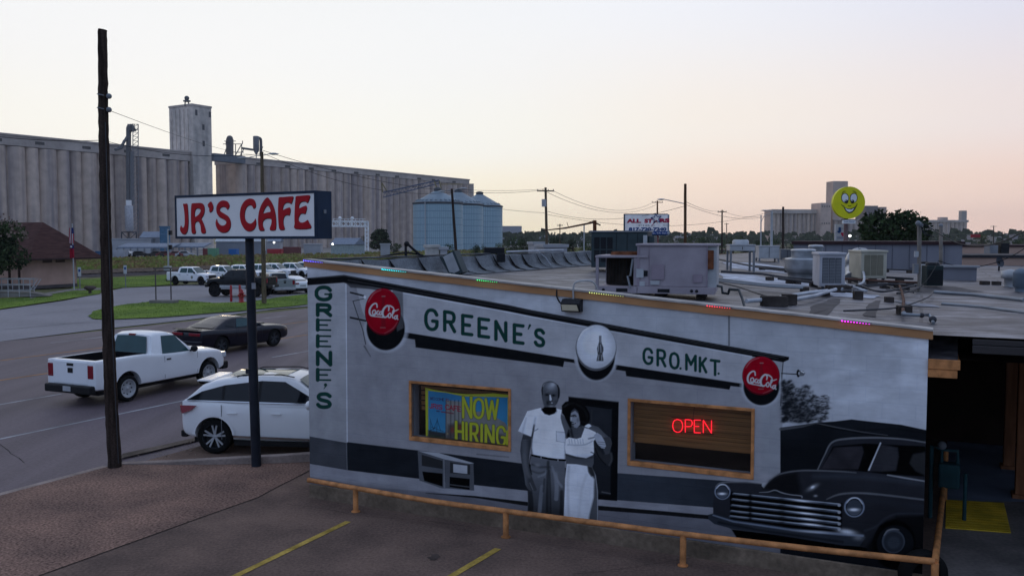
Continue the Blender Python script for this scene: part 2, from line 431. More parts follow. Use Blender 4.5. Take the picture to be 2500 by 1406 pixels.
def blades(name, m, spots, h, w, kind='stuff', label=None, cat='grass'):
    n = len(spots); P = np.array(spots)
    an = rng.uniform(0, math.pi, n); hh = h * rng.uniform(.5, 1.3, n); ww = w * rng.uniform(.6, 1.3, n)
    lx, ly = rng.uniform(-.35, .35, n) * hh, rng.uniform(-.35, .35, n) * hh
    V = np.zeros((n, 4, 3)); dx, dy = np.cos(an) * ww, np.sin(an) * ww
    V[:,0] = P + np.c_[-dx, -dy, 0*dx]; V[:,1] = P + np.c_[dx, dy, 0*dx]
    V[:,2] = P + np.c_[dx*.5 + lx, dy*.5 + ly, hh]; V[:,3] = P + np.c_[-dx*.5 + lx, -dy*.5 + ly, hh * .9]
    me = bpy.data.meshes.new(name); me.from_pydata(V.reshape(-1, 3).tolist(), [], np.arange(4*n).reshape(-1, 4).tolist())
    me.materials.append(m); o = bpy.data.objects.new(name, me); COL.objects.link(o)
    return tag(o, label, cat, kind=kind)
WEED = M('weed_leaves', (.19,.22,.055), .9, scale=.12, c2=(.25,.175,.08), pos=True, fine=.35, fscale=2.5, lo=.42, hi=.58)
sp = []
for _ in range(26000):
    q = qr + random.uniform(7.5, 39); s = 40 + 330 * random.random() ** 1.3 - 60
    if random.random() < .45: q = qr + random.uniform(28, 60)
    p = rn * q + rdir * s; sp.append((p.x, p.y, -.16))
blades('tall_weeds', WEED, sp, .8, .5, label='tall green and rusty weeds growing between the railway tracks', cat='weeds')
tuft = M('grass_blades', (.14,.21,.035), .9, scale=.25, c2=(.09,.15,.028), pos=True)
def inpoly(x, y, P):
    c = False; n = len(P)
    for i in range(n):
        a, d = P[i], P[i-1]
        if (a.y > y) != (d.y > y) and x < (d.x-a.x)*(y-a.y)/(d.y-a.y)+a.x: c = not c
    return c
sp = []
for P, z, k in ((isl, -.06, 15000), (mg, -.07, 9000), (lg, -.065, 5000)):
    xs = [p.x for p in P]; ys = [p.y for p in P]; c = 0
    while c < k:
        x, y = random.uniform(max(min(xs), -60), min(max(xs), 20)), random.uniform(min(ys), min(max(ys), 120))
        c += 1
        if inpoly(x, y, P): sp.append((x, y, z))
blades('lawn_blades', tuft, sp, .06, .015, label='short green lawn blades on the verges', cat='grass')
CRK = M('crack_dark', (.022,.019,.018), .95)
rq = random.Random(12)
def crack(p, ang, L_, w, z, n=14):
    pts = [p]; a = ang
    for k in range(n):
        a += rq.uniform(-.35,.35)*.6; a = ang + (a-ang)*.8
        pts.append(pts[-1] + Vector((math.cos(a), math.sin(a), 0))*L_/n)
    mb = MB()
    for k in range(n):
        d = pts[k+1]-pts[k]; s_ = Vector((-d.y, d.x, 0)).normalized()*w*rq.uniform(.4,1)*.5
        mb.poly([Vector((q.x,q.y,z)) for q in (pts[k]-s_, pts[k+1]-s_, pts[k+1]+s_, pts[k]+s_)])
    return tag(mb.build('paving_crack', CRK), kind='structure')
for u, v, a, L_ in ((120,1000,1.0,7),(330,860,.2,6),(60,1130,2.3,4),(500,1000,1.1,5),(150,900,1.05,14),(620,800,1.1,16)): crack(G(u, v, -.126), a, L_, .02, -.124)
for u, v, a, L_ in ((700,1230,-.3,3.5),(1400,1400,.3,2)): crack(G(u, v), a, L_, .008, .0025)
for u, v, a, L_ in ((100,790,.1,14),(60,770,1.2,9),(430,720,.2,12)): crack(G(u, v, -.1), a, L_, .06, -.098)
STN = M('oil_stain', (.075,.057,.05), .9, var=.3, scale=3, pos=True)
for u, v, r_ in ((1060,1360,.09),):
    c = G(u, v, .0015 if u != 640 or v > 1200 else .0035); mb = MB(); mb.poly([c + Vector((math.cos(2*math.pi*k/18), math.sin(2*math.pi*k/18)*1.3, 0))*r_*rq.uniform(.6,1.25) for k in range(18)]); tag(mb.build('ground_stain', STN), kind='structure')
GRN = M('grit', (.26,.2,.16), .9, var=.5, scale=30)
mb = MB()
for k in range(700):
    t_ = rq.uniform(.3, 16); p = along(K0, t_) + N2*rq.gauss(.0, .28) + Vector((0,0,-.085)); s_ = rq.uniform(.006,.022)
    mb.add([p + Vector((s_,0,0)), p + Vector((0,s_,0)), p + Vector((-s_,0,0)), p + Vector((0,-s_,0)), p + Vector((0,0,s_))], [(0,1,4),(1,2,4),(2,3,4),(3,0,4)])
tag(mb.build('gutter_grit', GRN), 'loose grit gathered along the gutter behind the wooden pole', 'grit', kind='stuff')
WA = math.atan2(-1, (1250 + 3300) / FP)           # direction of the painted wall
W1 = Vector((math.cos(WA), math.sin(WA), 0)); W2 = Vector((-W1.y, W1.x, 0))
WP = Vector((0, 13.74, 0))
CA = onplane(751, 700, WP, W2); CA.z = 0
CBp = onplane(2264, 940, WP, W2)
def W(u, v, back=0.0):
    q = onplane(u, v, WP + W2 * back, W2) - CA
    return q.dot(W1), q.z
LW = (CBp - CA).dot(W1)
cafe = thing('cafe_building', CA, 'cafe building with black and white street mural painted on its block wall', 'building', rz=WA)
MI = PM(cafe).inverted()
def toL(p): return MI @ Vector(p)
zl = W(747, 636)[1]; zr = W(2275, 806)[1]
def ztop(s): return zl + (zr - zl) * s / LW
zpl = .235
wl = (W(999, 931)[0], W(1248, 953)[0], 1.225, 2.228)     # outside of the window frames
wr = (W(1533, 976)[0], W(1843, 1000)[0], 1.225, 2.228)
BLK = M('block_wall', (.36,.36,.38), .9, bump=.3)
PL = M('plinth_concrete', (.19,.145,.105), .95, var=.35, scale=1.5, bump=.6, bscale=14, fine=.2, fscale=14)
mb = MB(); T = .24
def wallpiece(s0, s1, z0, z1, zt=False):
    y0, y1 = .004, T
    if zt: za, zb = ztop(s0) - .02, ztop(s1) - .02
    else: za = zb = z1
    vs = [(s0,y0,z0),(s1,y0,z0),(s1,y1,z0),(s0,y1,z0),(s0,y0,za),(s1,y0,zb),(s1,y1,zb),(s0,y1,za)]
    mb.add(vs, [(0,3,2,1),(4,5,6,7),(0,1,5,4),(1,2,6,5),(2,3,7,6),(3,0,4,7)])
fr = .045
cuts = [(0, wl[0]+fr), (wl[1]-fr, wr[0]+fr), (wr[1]-fr, LW)]
for s0, s1 in cuts: wallpiece(s0, s1, zpl, 0, True)
for w_ in (wl, wr):
    wallpiece(w_[0]+fr, w_[1]-fr, zpl, w_[2]+fr); wallpiece(w_[0]+fr, w_[1]-fr, w_[3]-fr, 0, True)
mb.build('wall', BLK, cafe)
mb = MB(); mb.box((-.0, -.03, -.3), (LW + .0, T, zpl))
mb.build('plinth', PL, cafe, bevel=.01)
INT = M('dark_interior', (.015,.010,.008), .9)
BLIND = M('wooden_blind', (.34,.15,.045), .6, var=.25, st=(.4,1,9), scale=3)
GLS = bpy.data.materials.new('window_glass'); GLS.use_nodes = True
nt = GLS.node_tree; bs = nt.nodes['Principled BSDF']; tr = nt.nodes.new('ShaderNodeBsdfTransparent'); gl = nt.nodes.new('ShaderNodeBsdfGlossy')
gl.inputs['Roughness'].default_value = .03; gl.inputs['Color'].default_value = (.8,.85,.9,1); ms = nt.nodes.new('ShaderNodeMixShader'); ms.inputs[0].default_value = .07
nt.links.new(tr.outputs[0], ms.inputs[1]); nt.links.new(gl.outputs[0], ms.inputs[2]); nt.links.new(ms.outputs[0], nt.nodes['Material Output'].inputs[0])
tr.inputs['Color'].default_value = (.75,.78,.8,1)
for k, w_ in enumerate((wl, wr)):
    s0, s1, z0, z1 = w_
    mb = MB()
    for lo, hi in (((s0,-.02,z0),(s1,.07,z0+fr+.02)),((s0,-.02,z1-fr),(s1,.07,z1)),((s0,-.02,z0+fr+.021),(s0+fr,.07,z1-fr-.001)),((s1-fr,-.02,z0+fr+.021),(s1,.07,z1-fr-.001))):
        mb.box(lo, hi)
    wn = mb.build('window', ORANGE, cafe, bevel=.006, label='left window with a yellow banner' if k == 0 else 'right window with the red neon')
    PAR[wn.name] = cafe
    mb = MB(); mb.poly([(s0+fr,.05,z0+fr),(s1-fr,.05,z0+fr),(s1-fr,.05,z1-fr),(s0+fr,.05,z1-fr)])
    mb.build('pane', GLS, wn)
    mb = MB()   # room box seen through the glass
    a0, a1, b0, b1 = s0 + fr*.5, s1 - fr*.5, z0 + fr*.5, z1 - fr*.5
    y0, y1 = T + .002, T + 1.4
    mb.add([(a0,y0,b0),(a1,y0,b0),(a1,y0,b1),(a0,y0,b1),(a0-.5,y1,b0-.6),(a1+.5,y1,b0-.6),(a1+.5,y1,b1),(a0-.5,y1,b1)],
           [(4,5,6,7),(0,4,7,3),(1,2,6,5),(3,7,6,2),(0,1,5,4)])
    mb.build('room', INT, wn)
    mb = MB()
    if k == 1:
        zb = W(1840, 1100)[1] if False else z0 + .42
        n = 9
        for i in range(n):
            za = z1 - fr - .01 - i * ((z1 - fr - zb) / n)
            mb.box((s0+fr+.01, .125, za - .058), (s1-fr-.01, .14, za - .004))
        mb.box((s0+fr+.01, .12, zb - .09), (s1-fr-.01, .145, zb - .01))
    else:
        for i in range(5):
            za = z1 - fr - .05 - i * .085
            mb.box((s0+fr+.10, .15, za - .07), (s1-fr-.01, .165, za - .006))
    mb.build('blind', BLIND, wn)
mb = MB(); mb.box((wr[1]-.55, .10, wr[2]+fr+.022), (wr[1]-.35, .16, wr[2]+fr+.06))
def top_strip(name, mat, y0, y1, za, zb, s0=-.05, s1=None, wav=0.0):
    s1 = LW + .05 if s1 is None else s1
    n = 40; mb = MB(); vs = []
    for i in range(n + 1):
        s = s0 + (s1 - s0) * i / n; zt = ztop(s)
        j = wav * (math.sin(i * 1.7) + math.sin(i * .61 + 1)) * .5
        vs += [(s, y0, zt + za + j * .6), (s, y1, zt + za + j * .3), (s, y1, zt + zb), (s, y0, zt + zb + j)]
    fs = [(4*i+a, 4*i+(a+1) % 4, 4*(i+1)+(a+1) % 4, 4*(i+1)+a) for i in range(n) for a in range(4)]
    mb.add(vs, fs + [(3,2,1,0), (4*n,4*n+1,4*n+2,4*n+3)])
    return mb.build(name, mat, cafe)
top_strip('fascia', M('fascia_orange', (.46,.235,.105), .6, var=.2, scale=1.2, st=(1,1,3)), -.035, .0, -.112, -.006, wav=.006)
top_strip('drip_edge', M('drip_metal', (.42,.39,.36), .6, var=.3, scale=3), -.055, .22, -.004, .022, wav=.006)
PN = Vector((1, -.5116, 0)).normalized()
def rz(p):
    d = (Vector((p[0], p[1], 0)) - CA).dot(PN)
    return 3.80 - .0456 * min(d, 9.87) - .004 * max(0, d - 9.87)
ROOF = bpy.data.materials.new('roof_felt'); ROOF.use_nodes = True
def roofmat(m):
    nt = m.node_tree; N = nt.nodes; L = nt.links; b_ = N['Principled BSDF']
    gp = N.new('ShaderNodeNewGeometry')
    def noise(sc, det=6, rot=0, st=(1,1,1)):
        mp = N.new('ShaderNodeMapping'); mp.inputs['Scale'].default_value = st; mp.inputs['Rotation'].default_value = (0,0,rot)
        L.new(gp.outputs['Position'], mp.inputs['Vector'])
        n = N.new('ShaderNodeTexNoise'); n.inputs['Scale'].default_value = sc; n.inputs['Detail'].default_value = det
        n.inputs['Roughness'].default_value = .62
        L.new(mp.outputs[0], n.inputs['Vector']); return n.outputs['Fac']
    def rmp(src, st):
        r = N.new('ShaderNodeValToRGB')
        while len(r.color_ramp.elements) < len(st): r.color_ramp.elements.new(.5)
        for e, (p, c) in zip(r.color_ramp.elements, st): e.position = p; e.color = (*c, 1)
        L.new(src, r.inputs[0]); return r.outputs[0]
    base = rmp(noise(.7, 9), [(.38,(.05,.048,.053)),(.5,(.12,.112,.12)),(.62,(.27,.26,.27))])
    streak = rmp(noise(.8, 5, .47, (.35,1.6,1)), [(.47,(0,0,0)),(.56,(1,1,1))])
    dark = rmp(noise(2.2, 8, .47, (.5,1.2,1)), [(.44,(.22,.20,.21)),(.56,(1,1,1))])
    mx = N.new('ShaderNodeMix'); mx.data_type = 'RGBA'; mx.blend_type = 'MIX'
    L.new(streak, mx.inputs[0]); L.new(base, mx.inputs[6]); mx.inputs[7].default_value = (.175,.165,.17,1)
    m2 = N.new('ShaderNodeMix'); m2.data_type = 'RGBA'; m2.blend_type = 'MULTIPLY'; m2.inputs[0].default_value = .85
    L.new(mx.outputs[2], m2.inputs[6]); L.new(dark, m2.inputs[7])
    mp = N.new('ShaderNodeMapping'); mp.inputs['Rotation'].default_value = (0,0,math.atan2(.5116,1)); L.new(gp.outputs['Position'], mp.inputs['Vector'])
    br = N.new('ShaderNodeTexBrick'); br.inputs['Scale'].default_value = 1; br.inputs['Brick Width'].default_value = 4.0; br.inputs['Row Height'].default_value = .95
    br.inputs['Mortar Size'].default_value = .03; br.inputs['Color1'].default_value = (1,1,1,1); br.inputs['Color2'].default_value = (.86,.86,.87,1); br.inputs['Mortar'].default_value = (.22,.20,.20,1)
    mp.inputs['Rotation'].default_value = (0,0,R(25)); L.new(mp.outputs[0], br.inputs['Vector'])
    m3 = N.new('ShaderNodeMix'); m3.data_type = 'RGBA'; m3.blend_type = 'MULTIPLY'; m3.inputs[0].default_value = .9
    L.new(m2.outputs[2], m3.inputs[6]); L.new(br.outputs['Color'], m3.inputs[7])
    L.new(m3.outputs[2], b_.inputs['Base Color'])
    b_.inputs['Roughness'].default_value = .55; b_.inputs['Specular IOR Level'].default_value = .5
    bp = N.new('ShaderNodeBump'); bp.inputs['Strength'].default_value = .5; bp.inputs['Distance'].default_value = .03
    L.new(noise(7, 8), bp.inputs['Height']); L.new(bp.outputs[0], b_.inputs['Normal'])
roofmat(ROOF)
E2l = toL(CA + E2)                # street direction in the cafe's own frame
def rp(a, b_):                    # a along the wall, b back along the street
    p = CA + W1 * a + E2 * b_
    return toL(Vector((p.x, p.y, rz(p))))
mb = MB()
a0 = .05; y_in = T / E2l.y
mb.grid(lambda i, j: rp(.1 + i * (LW - .1), y_in + j * 46), 24, 60)
mb.build('roof', ROOF, cafe)
EAVE = .10
mb = MB()
mb.grid(lambda i, j: rp(LW + i * 22, EAVE + j * 46), 24, 60)
mb.build('roof', ROOF, cafe, label='felt roof over the side porch')
FDK = M('fascia_dark', (.045,.04,.04), .7)
mb = MB()
for dz, th, y in ((-.03, .07, -.02), (-.105, .10, -.05)):
    p0, p1 = rp(LW + .5, EAVE), rp(LW + 22, EAVE)
    p0.y += y; p1.y += y
    mb.prism([p0 + Vector((0,0,dz)), p0 + Vector((0,0,dz-th)), p1 + Vector((0,0,dz-th)), p1 + Vector((0,0,dz))], Vector((0,.06,0)))
mb.build('porch_fascia', FDK, cafe, bevel=.008)
sh = thing('corner_canopy', CBp * 1, 'small tan-edged felt canopy on the corner of the cafe beside the porch', 'canopy', rz=WA) if False else None
p0 = W(2272, 880); 
mb = MB()
x0, x1 = LW + .002, LW + .34
mb.add([(x0, -.02, 3.06), (x1, -.02, 3.02), (x1 + .02, .9, 3.24), (x0, .9, 3.32)], [(0,1,2,3)], 0)
mb.build('corner_canopy', ROOF, cafe)
mb = MB(); mb.box((x0, -.05, 2.93), (x1 + .03, -.021, 3.055)); mb.box((x0, -.035, 2.82), (x1, .05, 2.927)); mb.box((x1+.001, -.02, 2.93), (x1 + .03, .9, 3.03))
mb.build('canopy_fascia', ORANGE, cafe, bevel=.006)
PF = M('parapet_felt', (.19,.20,.21), .9, var=.25, scale=2.5, bump=.5, fine=.2, fscale=25)
MAS = M('black_mastic', (.006,.006,.007), .9)
def par(b_, off, z):              # b back along street, off inward
    p = CA + E2 * b_ + PN * off; return toL(Vector((p.x, p.y, z)))
BL = 13.2
mb = MB(); n = 90
prof = [(-.16, 0.0, 0), (-.16, 1, 0), (.06, 1, 0), (.10, .96, 0), (.13, .60, 0), (.18, .30, 0), (.30, .10, 0), (.55, .0, 0)]
def zp(b_): return 4.175 + .012 * math.sin(b_ * 2.1) + .01 * math.sin(b_ * 5)
vs = []
for i in range(n + 1):
    b_ = .25 + (BL - .25) * i / n
    sag = .02 * math.sin(b_ * 5.2)
    for o_, h, _ in prof:
        zr_ = rz(CA + E2 * b_ + PN * .3)
        z = (zr_ + .004) + (zp(b_) - zr_) * h if o_ > -.1 else (0 if h == 0 else zp(b_))
        vs.append(par(b_, o_ + (sag if .1 < o_ < .5 else 0), z))
k = len(prof)
fs = [(i*k+a, (i+1)*k+a, (i+1)*k+a+1, i*k+a+1) for i in range(n) for a in range(k-1)]
mb.add(vs, fs, 0, False)
mb.add([vs[a] for a in range(k)], [tuple(range(k))], 0); mb.add([vs[n*k+a] for a in range(k)], [tuple(range(k-1,-1,-1))], 0)
mb.build('parapet', PF, cafe)
mb = MB()
jb = [1.35, 2.3, 3.35, 4.9, 5.75, 6.55, 7.4, 8.2, 9.0, 9.9, 10.8, 11.7, 12.4]
for b_ in jb:
    wv = random.uniform(.05, .1); zr_ = rz(CA + E2 * b_ + PN * .3)
    L_, R_ = [], []
    for o_, h in ((.075,.99),(.108,.95),(.138,.60),(.188,.30),(.308,.10),(.50,.015)):
        z = zr_ + .012 + (zp(b_) - zr_) * h; sg = .02 * math.sin(b_ * 5.2); sh_ = (1 - h) * .22; ww = wv * (.35 + 1.3 * math.sin(math.pi * min(1, h + .15)))*.8
        o2 = o_ + (sg if .1 < o_ < .5 else 0)
        o2 += .03; L_.append(par(b_ + sh_ - ww * .6, o2, z)); R_.append(par(b_ + sh_ + ww * .6, o2, z))
    for i in range(5): mb.poly([L_[i], L_[i+1], R_[i+1], R_[i]])
mb.build('mastic_joints', MAS, cafe)['kind'] = 'stuff'
mb = MB()     # coping edge strip, slightly darker, and a white pipe lying on it
for b0, b1 in ((.3, 6.6), (8.2, 11.0)):
    mb.prism([par(b0, -.18, zp(b0)+.004), par(b0, .08, zp(b0)+.004), par(b0, .08, zp(b0)+.03), par(b0, -.18, zp(b0)+.03)], par(b1, 0, zp(b1)) - par(b0, 0, zp(b0)))
mb.build('coping', M('coping_dark', (.06,.065,.075), .7, var=.4), cafe)
mb = MB()
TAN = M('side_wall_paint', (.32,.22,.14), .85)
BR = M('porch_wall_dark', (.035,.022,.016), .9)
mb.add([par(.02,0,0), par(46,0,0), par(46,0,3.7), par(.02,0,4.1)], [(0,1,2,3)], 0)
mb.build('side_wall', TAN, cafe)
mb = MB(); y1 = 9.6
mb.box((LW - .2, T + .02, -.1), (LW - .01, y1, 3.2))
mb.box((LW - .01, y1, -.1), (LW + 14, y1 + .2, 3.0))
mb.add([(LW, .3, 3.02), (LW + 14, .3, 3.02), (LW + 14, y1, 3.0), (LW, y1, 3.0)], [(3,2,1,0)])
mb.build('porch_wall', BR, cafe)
mb = MB()
dx = LW + 2.2
mb.box((dx, y1 - .06, 0), (dx + .95, y1 - .004, 2.1))
dr = mb.build('door', M('door_dark', (.02,.02,.022), .3), cafe)
mb = MB(); mb.box((dx + .8, y1 - .12, .95), (dx + .84, y1 - .062, 1.25)); mb.build('handle', STEEL, dr)
mb = MB(); mb.box((LW + 1.42, y1 - .1, 1.9), (LW + 1.62, y1 - .004, 2.25)); mb.build('notice', M('notice_paper', (.35,.42,.5), .7), cafe)
mb = MB(); mb.box((LW + 1.4, y1 - .1, 2.27), (LW + 1.66, y1 - .004, 2.33)); mb.build('notice_strip', M('red_strip', (.4,.02,.02), .6), cafe)
mb = MB(); mb.ball((LW + 1.7, 1.6, 2.9), .07); mb.build('porch_lamp', M('lamp_globe', (.6,.6,.6), .4), cafe)
PSTM = M('post_timber', (.30,.125,.06), .8, var=.3, scale=2, st=(4,4,.6))
for (u, v, wd) in ((2462, 1143, .20), (2494, 1214, .22)):
    p = toL(G(u, v)); mb = MB(); mb.box((p.x - wd/2, p.y - wd/2, 0), (p.x + wd/2, p.y + wd/2, 3.12)); mb.box((p.x - wd/2 - .05, p.y - wd/2 - .05, 0), (p.x + wd/2 + .05, p.y + wd/2 + .05, .08))
    mb.build('porch_post', PSTM, cafe, bevel=.012)
class Paint:
    """brushes working on the points of a fine mesh (a painted surface), coordinates in tracing units"""
    def __init__(s, U, V):
        s.U, s.V = U, V; s.C = np.zeros((len(U), 3)) + .4
    def sub(s, x0, x1, y0, y1):
        return np.nonzero((s.U > x0) & (s.U < x1) & (s.V > y0) & (s.V < y1))[0]
    def put(s, idx, a, col):
        c = col(s.U[idx], s.V[idx]) if callable(col) else np.asarray(col, float)
        if c.ndim == 1 and len(c) == len(idx) and len(idx) != 3: c = c[:, None] * np.ones(3)
        a = a[:, None]; s.C[idx] = s.C[idx] * (1 - a) + c * a
    def poly(s, P, col, a=1.0, soft=1.2):
        P = np.asarray(P, float)
        idx = s.sub(P[:,0].min()-soft, P[:,0].max()+soft, P[:,1].min()-soft, P[:,1].max()+soft)
        if not len(idx): return
        x, y = s.U[idx], s.V[idx]; ins = np.zeros(len(idx), bool); d2 = np.full(len(idx), 1e9)
        for i in range(len(P)):
            ax, ay = P[i-1]; bx, by = P[i]
            dx, dy = bx-ax, by-ay; L2 = dx*dx+dy*dy+1e-9
            t = np.clip(((x-ax)*dx+(y-ay)*dy)/L2, 0, 1)
            d2 = np.minimum(d2, (x-ax-t*dx)**2+(y-ay-t*dy)**2)
            c = (ay > y) != (by > y)
            with np.errstate(divide='ignore', invalid='ignore'):
                xi = (bx-ax)*(y-ay)/(by-ay if by != ay else 1e-9)+ax
            ins ^= c & (x < xi)
        sd = np.sqrt(d2); sd = np.where(ins, -sd, sd)
        s.put(idx, a * np.clip(.5 - sd/soft, 0, 1), col)
    def stroke(s, P, w, col, a=1.0, soft=1.2, smooth=False):
        if smooth: P = [(q.x, q.y) for q in catmull([(p[0], p[1], 0) for p in P], 6)]
        P = np.asarray(P, float); w = np.asarray(w, float) if hasattr(w, '__len__') else np.full(len(P), float(w))
        if len(w) != len(P): w = np.interp(np.linspace(0, 1, len(P)), np.linspace(0, 1, len(w)), w)
        r = w.max()/2 + soft
        idx = s.sub(P[:,0].min()-r, P[:,0].max()+r, P[:,1].min()-r, P[:,1].max()+r)
        if not len(idx): return
        x, y = s.U[idx], s.V[idx]; best = np.full(len(idx), 1e9)
        for i in range(len(P)-1):
            ax, ay = P[i]; bx, by = P[i+1]; dx, dy = bx-ax, by-ay; L2 = dx*dx+dy*dy+1e-9
            t = np.clip(((x-ax)*dx+(y-ay)*dy)/L2, 0, 1)
            best = np.minimum(best, np.hypot(x-ax-t*dx, y-ay-t*dy) - (w[i]*(1-t)+w[i+1]*t)/2)
        s.put(idx, a * np.clip(.5 - best/soft, 0, 1), col)
    def ell(s, cx, cy, rx, ry, col, a=1.0, rot=0.0, soft=1.2):
        r = max(rx, ry) + soft
        idx = s.sub(cx-r, cx+r, cy-r, cy+r)
        if not len(idx): return
        c, sn = math.cos(rot), math.sin(rot)
        x, y = s.U[idx]-cx, s.V[idx]-cy; xr, yr = x*c+y*sn, -x*sn+y*c
        q = np.sqrt((xr/rx)**2+(yr/ry)**2); sd = (q-1)*min(rx, ry)
        s.put(idx, a * np.clip(.5 - sd/soft, 0, 1), col)
    def blob(s, cx, cy, rx, ry, col, a=1.0, rot=0.0):
        r = max(rx, ry) * 1.9
        idx = s.sub(cx-r, cx+r, cy-r, cy+r)
        if not len(idx): return
        c, sn = math.cos(rot), math.sin(rot)
        x, y = s.U[idx]-cx, s.V[idx]-cy; xr, yr = x*c+y*sn, -x*sn+y*c
        s.put(idx, a * np.exp(-1.6*((xr/rx)**2+(yr/ry)**2)), col)
def gk(p, tint=(.97,1.0,1.05), k=3.75):
    l = (p/255/12.92 if p < 10 else ((p/255+.055)/1.055)**2.4); l = l * k * l/(l+.0125)
    return np.array([l*t for t in tint])
def vnoise(x, y, sc, seed=0, octv=4):
    out = np.zeros_like(x); amp = 1.0; tot = 0
    for o in range(octv):
        r = np.random.RandomState(seed + o); T_ = r.rand(64, 64)
        fx, fy = x*sc*2**o + 13.7*o, y*sc*2**o + 7.1*o
        ix, iy = np.floor(fx).astype(int), np.floor(fy).astype(int); tx, ty = fx-ix, fy-iy
        tx = tx*tx*(3-2*tx); ty = ty*ty*(3-2*ty)
        g_ = lambda a, c: T_[a % 64, c % 64]
        out += amp*((g_(ix,iy)*(1-tx)+g_(ix+1,iy)*tx)*(1-ty)+(g_(ix,iy+1)*(1-tx)+g_(ix+1,iy+1)*tx)*ty)
        tot += amp; amp *= .5
    return out/tot
LET = {  # monoline capitals in a unit box, y down
 'G': [[(.98,.22),(.80,.05),(.5,0),(.2,.08),(.02,.3),(0,.5),(.02,.7),(.2,.92),(.5,1),(.8,.95),(.98,.8),(1,.58)],[(1,.56),(.62,.56)]],
 'R': [[(0,0),(0,1)],[(0,0),(.55,0),(.85,.06),(.95,.25),(.85,.46),(.55,.52),(0,.52)],[(.5,.52),(1,1)]],
 'E': [[(0,0),(0,1)],[(0,0),(1,0)],[(0,.5),(.75,.5)],[(0,1),(1,1)]],
 'N': [[(0,1),(0,0)],[(0,0),(1,1)],[(1,1),(1,0)]],
 'S': [[(.95,.16),(.75,.03),(.5,0),(.18,.06),(.06,.24),(.2,.42),(.5,.5),(.8,.58),(.96,.76),(.84,.94),(.5,1),(.2,.96),(.02,.82)]],
 'O': [[(.5,0),(.85,.1),(1,.35),(1,.65),(.85,.9),(.5,1),(.15,.9),(0,.65),(0,.35),(.15,.1),(.5,0)]],
 'M': [[(0,1),(0,0)],[(0,0),(.5,.62)],[(.5,.62),(1,0)],[(1,0),(1,1)]],
 'K': [[(0,0),(0,1)],[(.95,0),(0,.62)],[(.35,.42),(1,1)]],
 'T': [[(0,0),(1,0)],[(.5,0),(.5,1)]],
 'H': [[(0,0),(0,1)],[(1,0),(1,1)],[(0,.5),(1,.5)]],
 'I': [[(.5,0),(.5,1)]],
 'W': [[(0,0),(.25,1)],[(.25,1),(.5,.1)],[(.5,.1),(.75,1)],[(.75,1),(1,0)]],
 'J': [[(.9,0),(.9,.8),(.7,1),(.3,1),(0,.8)]],
 'C': [[(1,.2),(.8,.04),(.5,0),(.15,.1),(0,.4),(0,.6),(.15,.9),(.5,1),(.8,.96),(1,.8)]],
 'A': [[(0,1),(.5,0)],[(.5,0),(1,1)],[(.2,.65),(.8,.65)]],
 'F': [[(0,0),(0,1)],[(0,0),(1,0)],[(0,.5),(.75,.5)]],
 "'": [[(.6,0),(.3,1)]], '.': [[(.5,.9),(.5,1)]],
 'P': [[(0,0),(0,1)],[(0,0),(.6,0),(.9,.08),(1,.26),(.9,.45),(.6,.53),(0,.53)]],
}
def letter(P, ch, x0, x1, y0, y1, w, col, shear=0.0, hw=None, soft=1.2):
    """y0,y1 = top and bottom at the left edge of the letter; shear = drop per unit of x"""
    for st in LET[ch]:
        pts = [(x0 + a*(x1-x0), y0 + b*(y1-y0) + shear*a*(x1-x0)) for a, b in st]
        hor = hw is not None and len(pts) == 2 and abs(pts[0][0]-pts[1][0]) > abs(pts[0][1]-pts[1][1]) * 1.6
        P.stroke(pts, hw if hor else w, col, soft=soft, smooth=len(pts) > 3)
def make_painted(name, mat, parent, s0, s1, z0, z1f, ns, nz, uvf, draw, yf, holes=()):
    """grid of painted points in the parent's own frame: x = s, z = height"""
    S_, K = np.meshgrid(np.linspace(s0, s1, ns), np.linspace(0, 1, nz))
    Z = z0 + (z1f(S_) - z0) * K
    s_, z_ = S_.ravel(), Z.ravel()
    U, V = uvf(s_, z_)
    P = Paint(U, V); P.s, P.z = s_, z_
    draw(P)
    Y = yf(s_, z_)
    me = bpy.data.meshes.new(name)
    co = np.stack([s_, Y, z_], 1).astype(np.float32)
    I, J = np.meshgrid(np.arange(ns-1), np.arange(nz-1)); I = I.ravel(); J = J.ravel()
    b0 = J*ns+I
    cs = (s_[b0] + s_[b0+ns+1])/2; cz = (z_[b0] + z_[b0+ns+1])/2
    keep = np.ones(len(b0), bool)
    for h in holes: keep &= ~((cs > h[0]) & (cs < h[1]) & (cz > h[2]) & (cz < h[3]))
    b0 = b0[keep]
    F_ = np.stack([b0, b0+1, b0+ns+1, b0+ns], 1).astype(np.int32)
    me.vertices.add(len(co)); me.vertices.foreach_set('co', co.ravel())
    me.loops.add(F_.size); me.loops.foreach_set('vertex_index', F_.ravel())
    me.polygons.add(len(F_)); me.polygons.foreach_set('loop_start', np.arange(0, F_.size, 4, dtype=np.int32))
    me.polygons.foreach_set('use_smooth', np.ones(len(F_), bool))
    me.update(calc_edges=True)
    ca = me.color_attributes.new('paint', 'FLOAT_COLOR', 'POINT')
    ca.data.foreach_set('color', np.c_[np.clip(P.C, 0, 1), np.ones(len(co))].astype(np.float32).ravel())
    me.materials.append(mat)
    o = bpy.data.objects.new(name, me); COL.objects.link(o); o.parent = parent
    CH.setdefault(parent.name, []).append(o); PAR[o.name] = parent
    return o
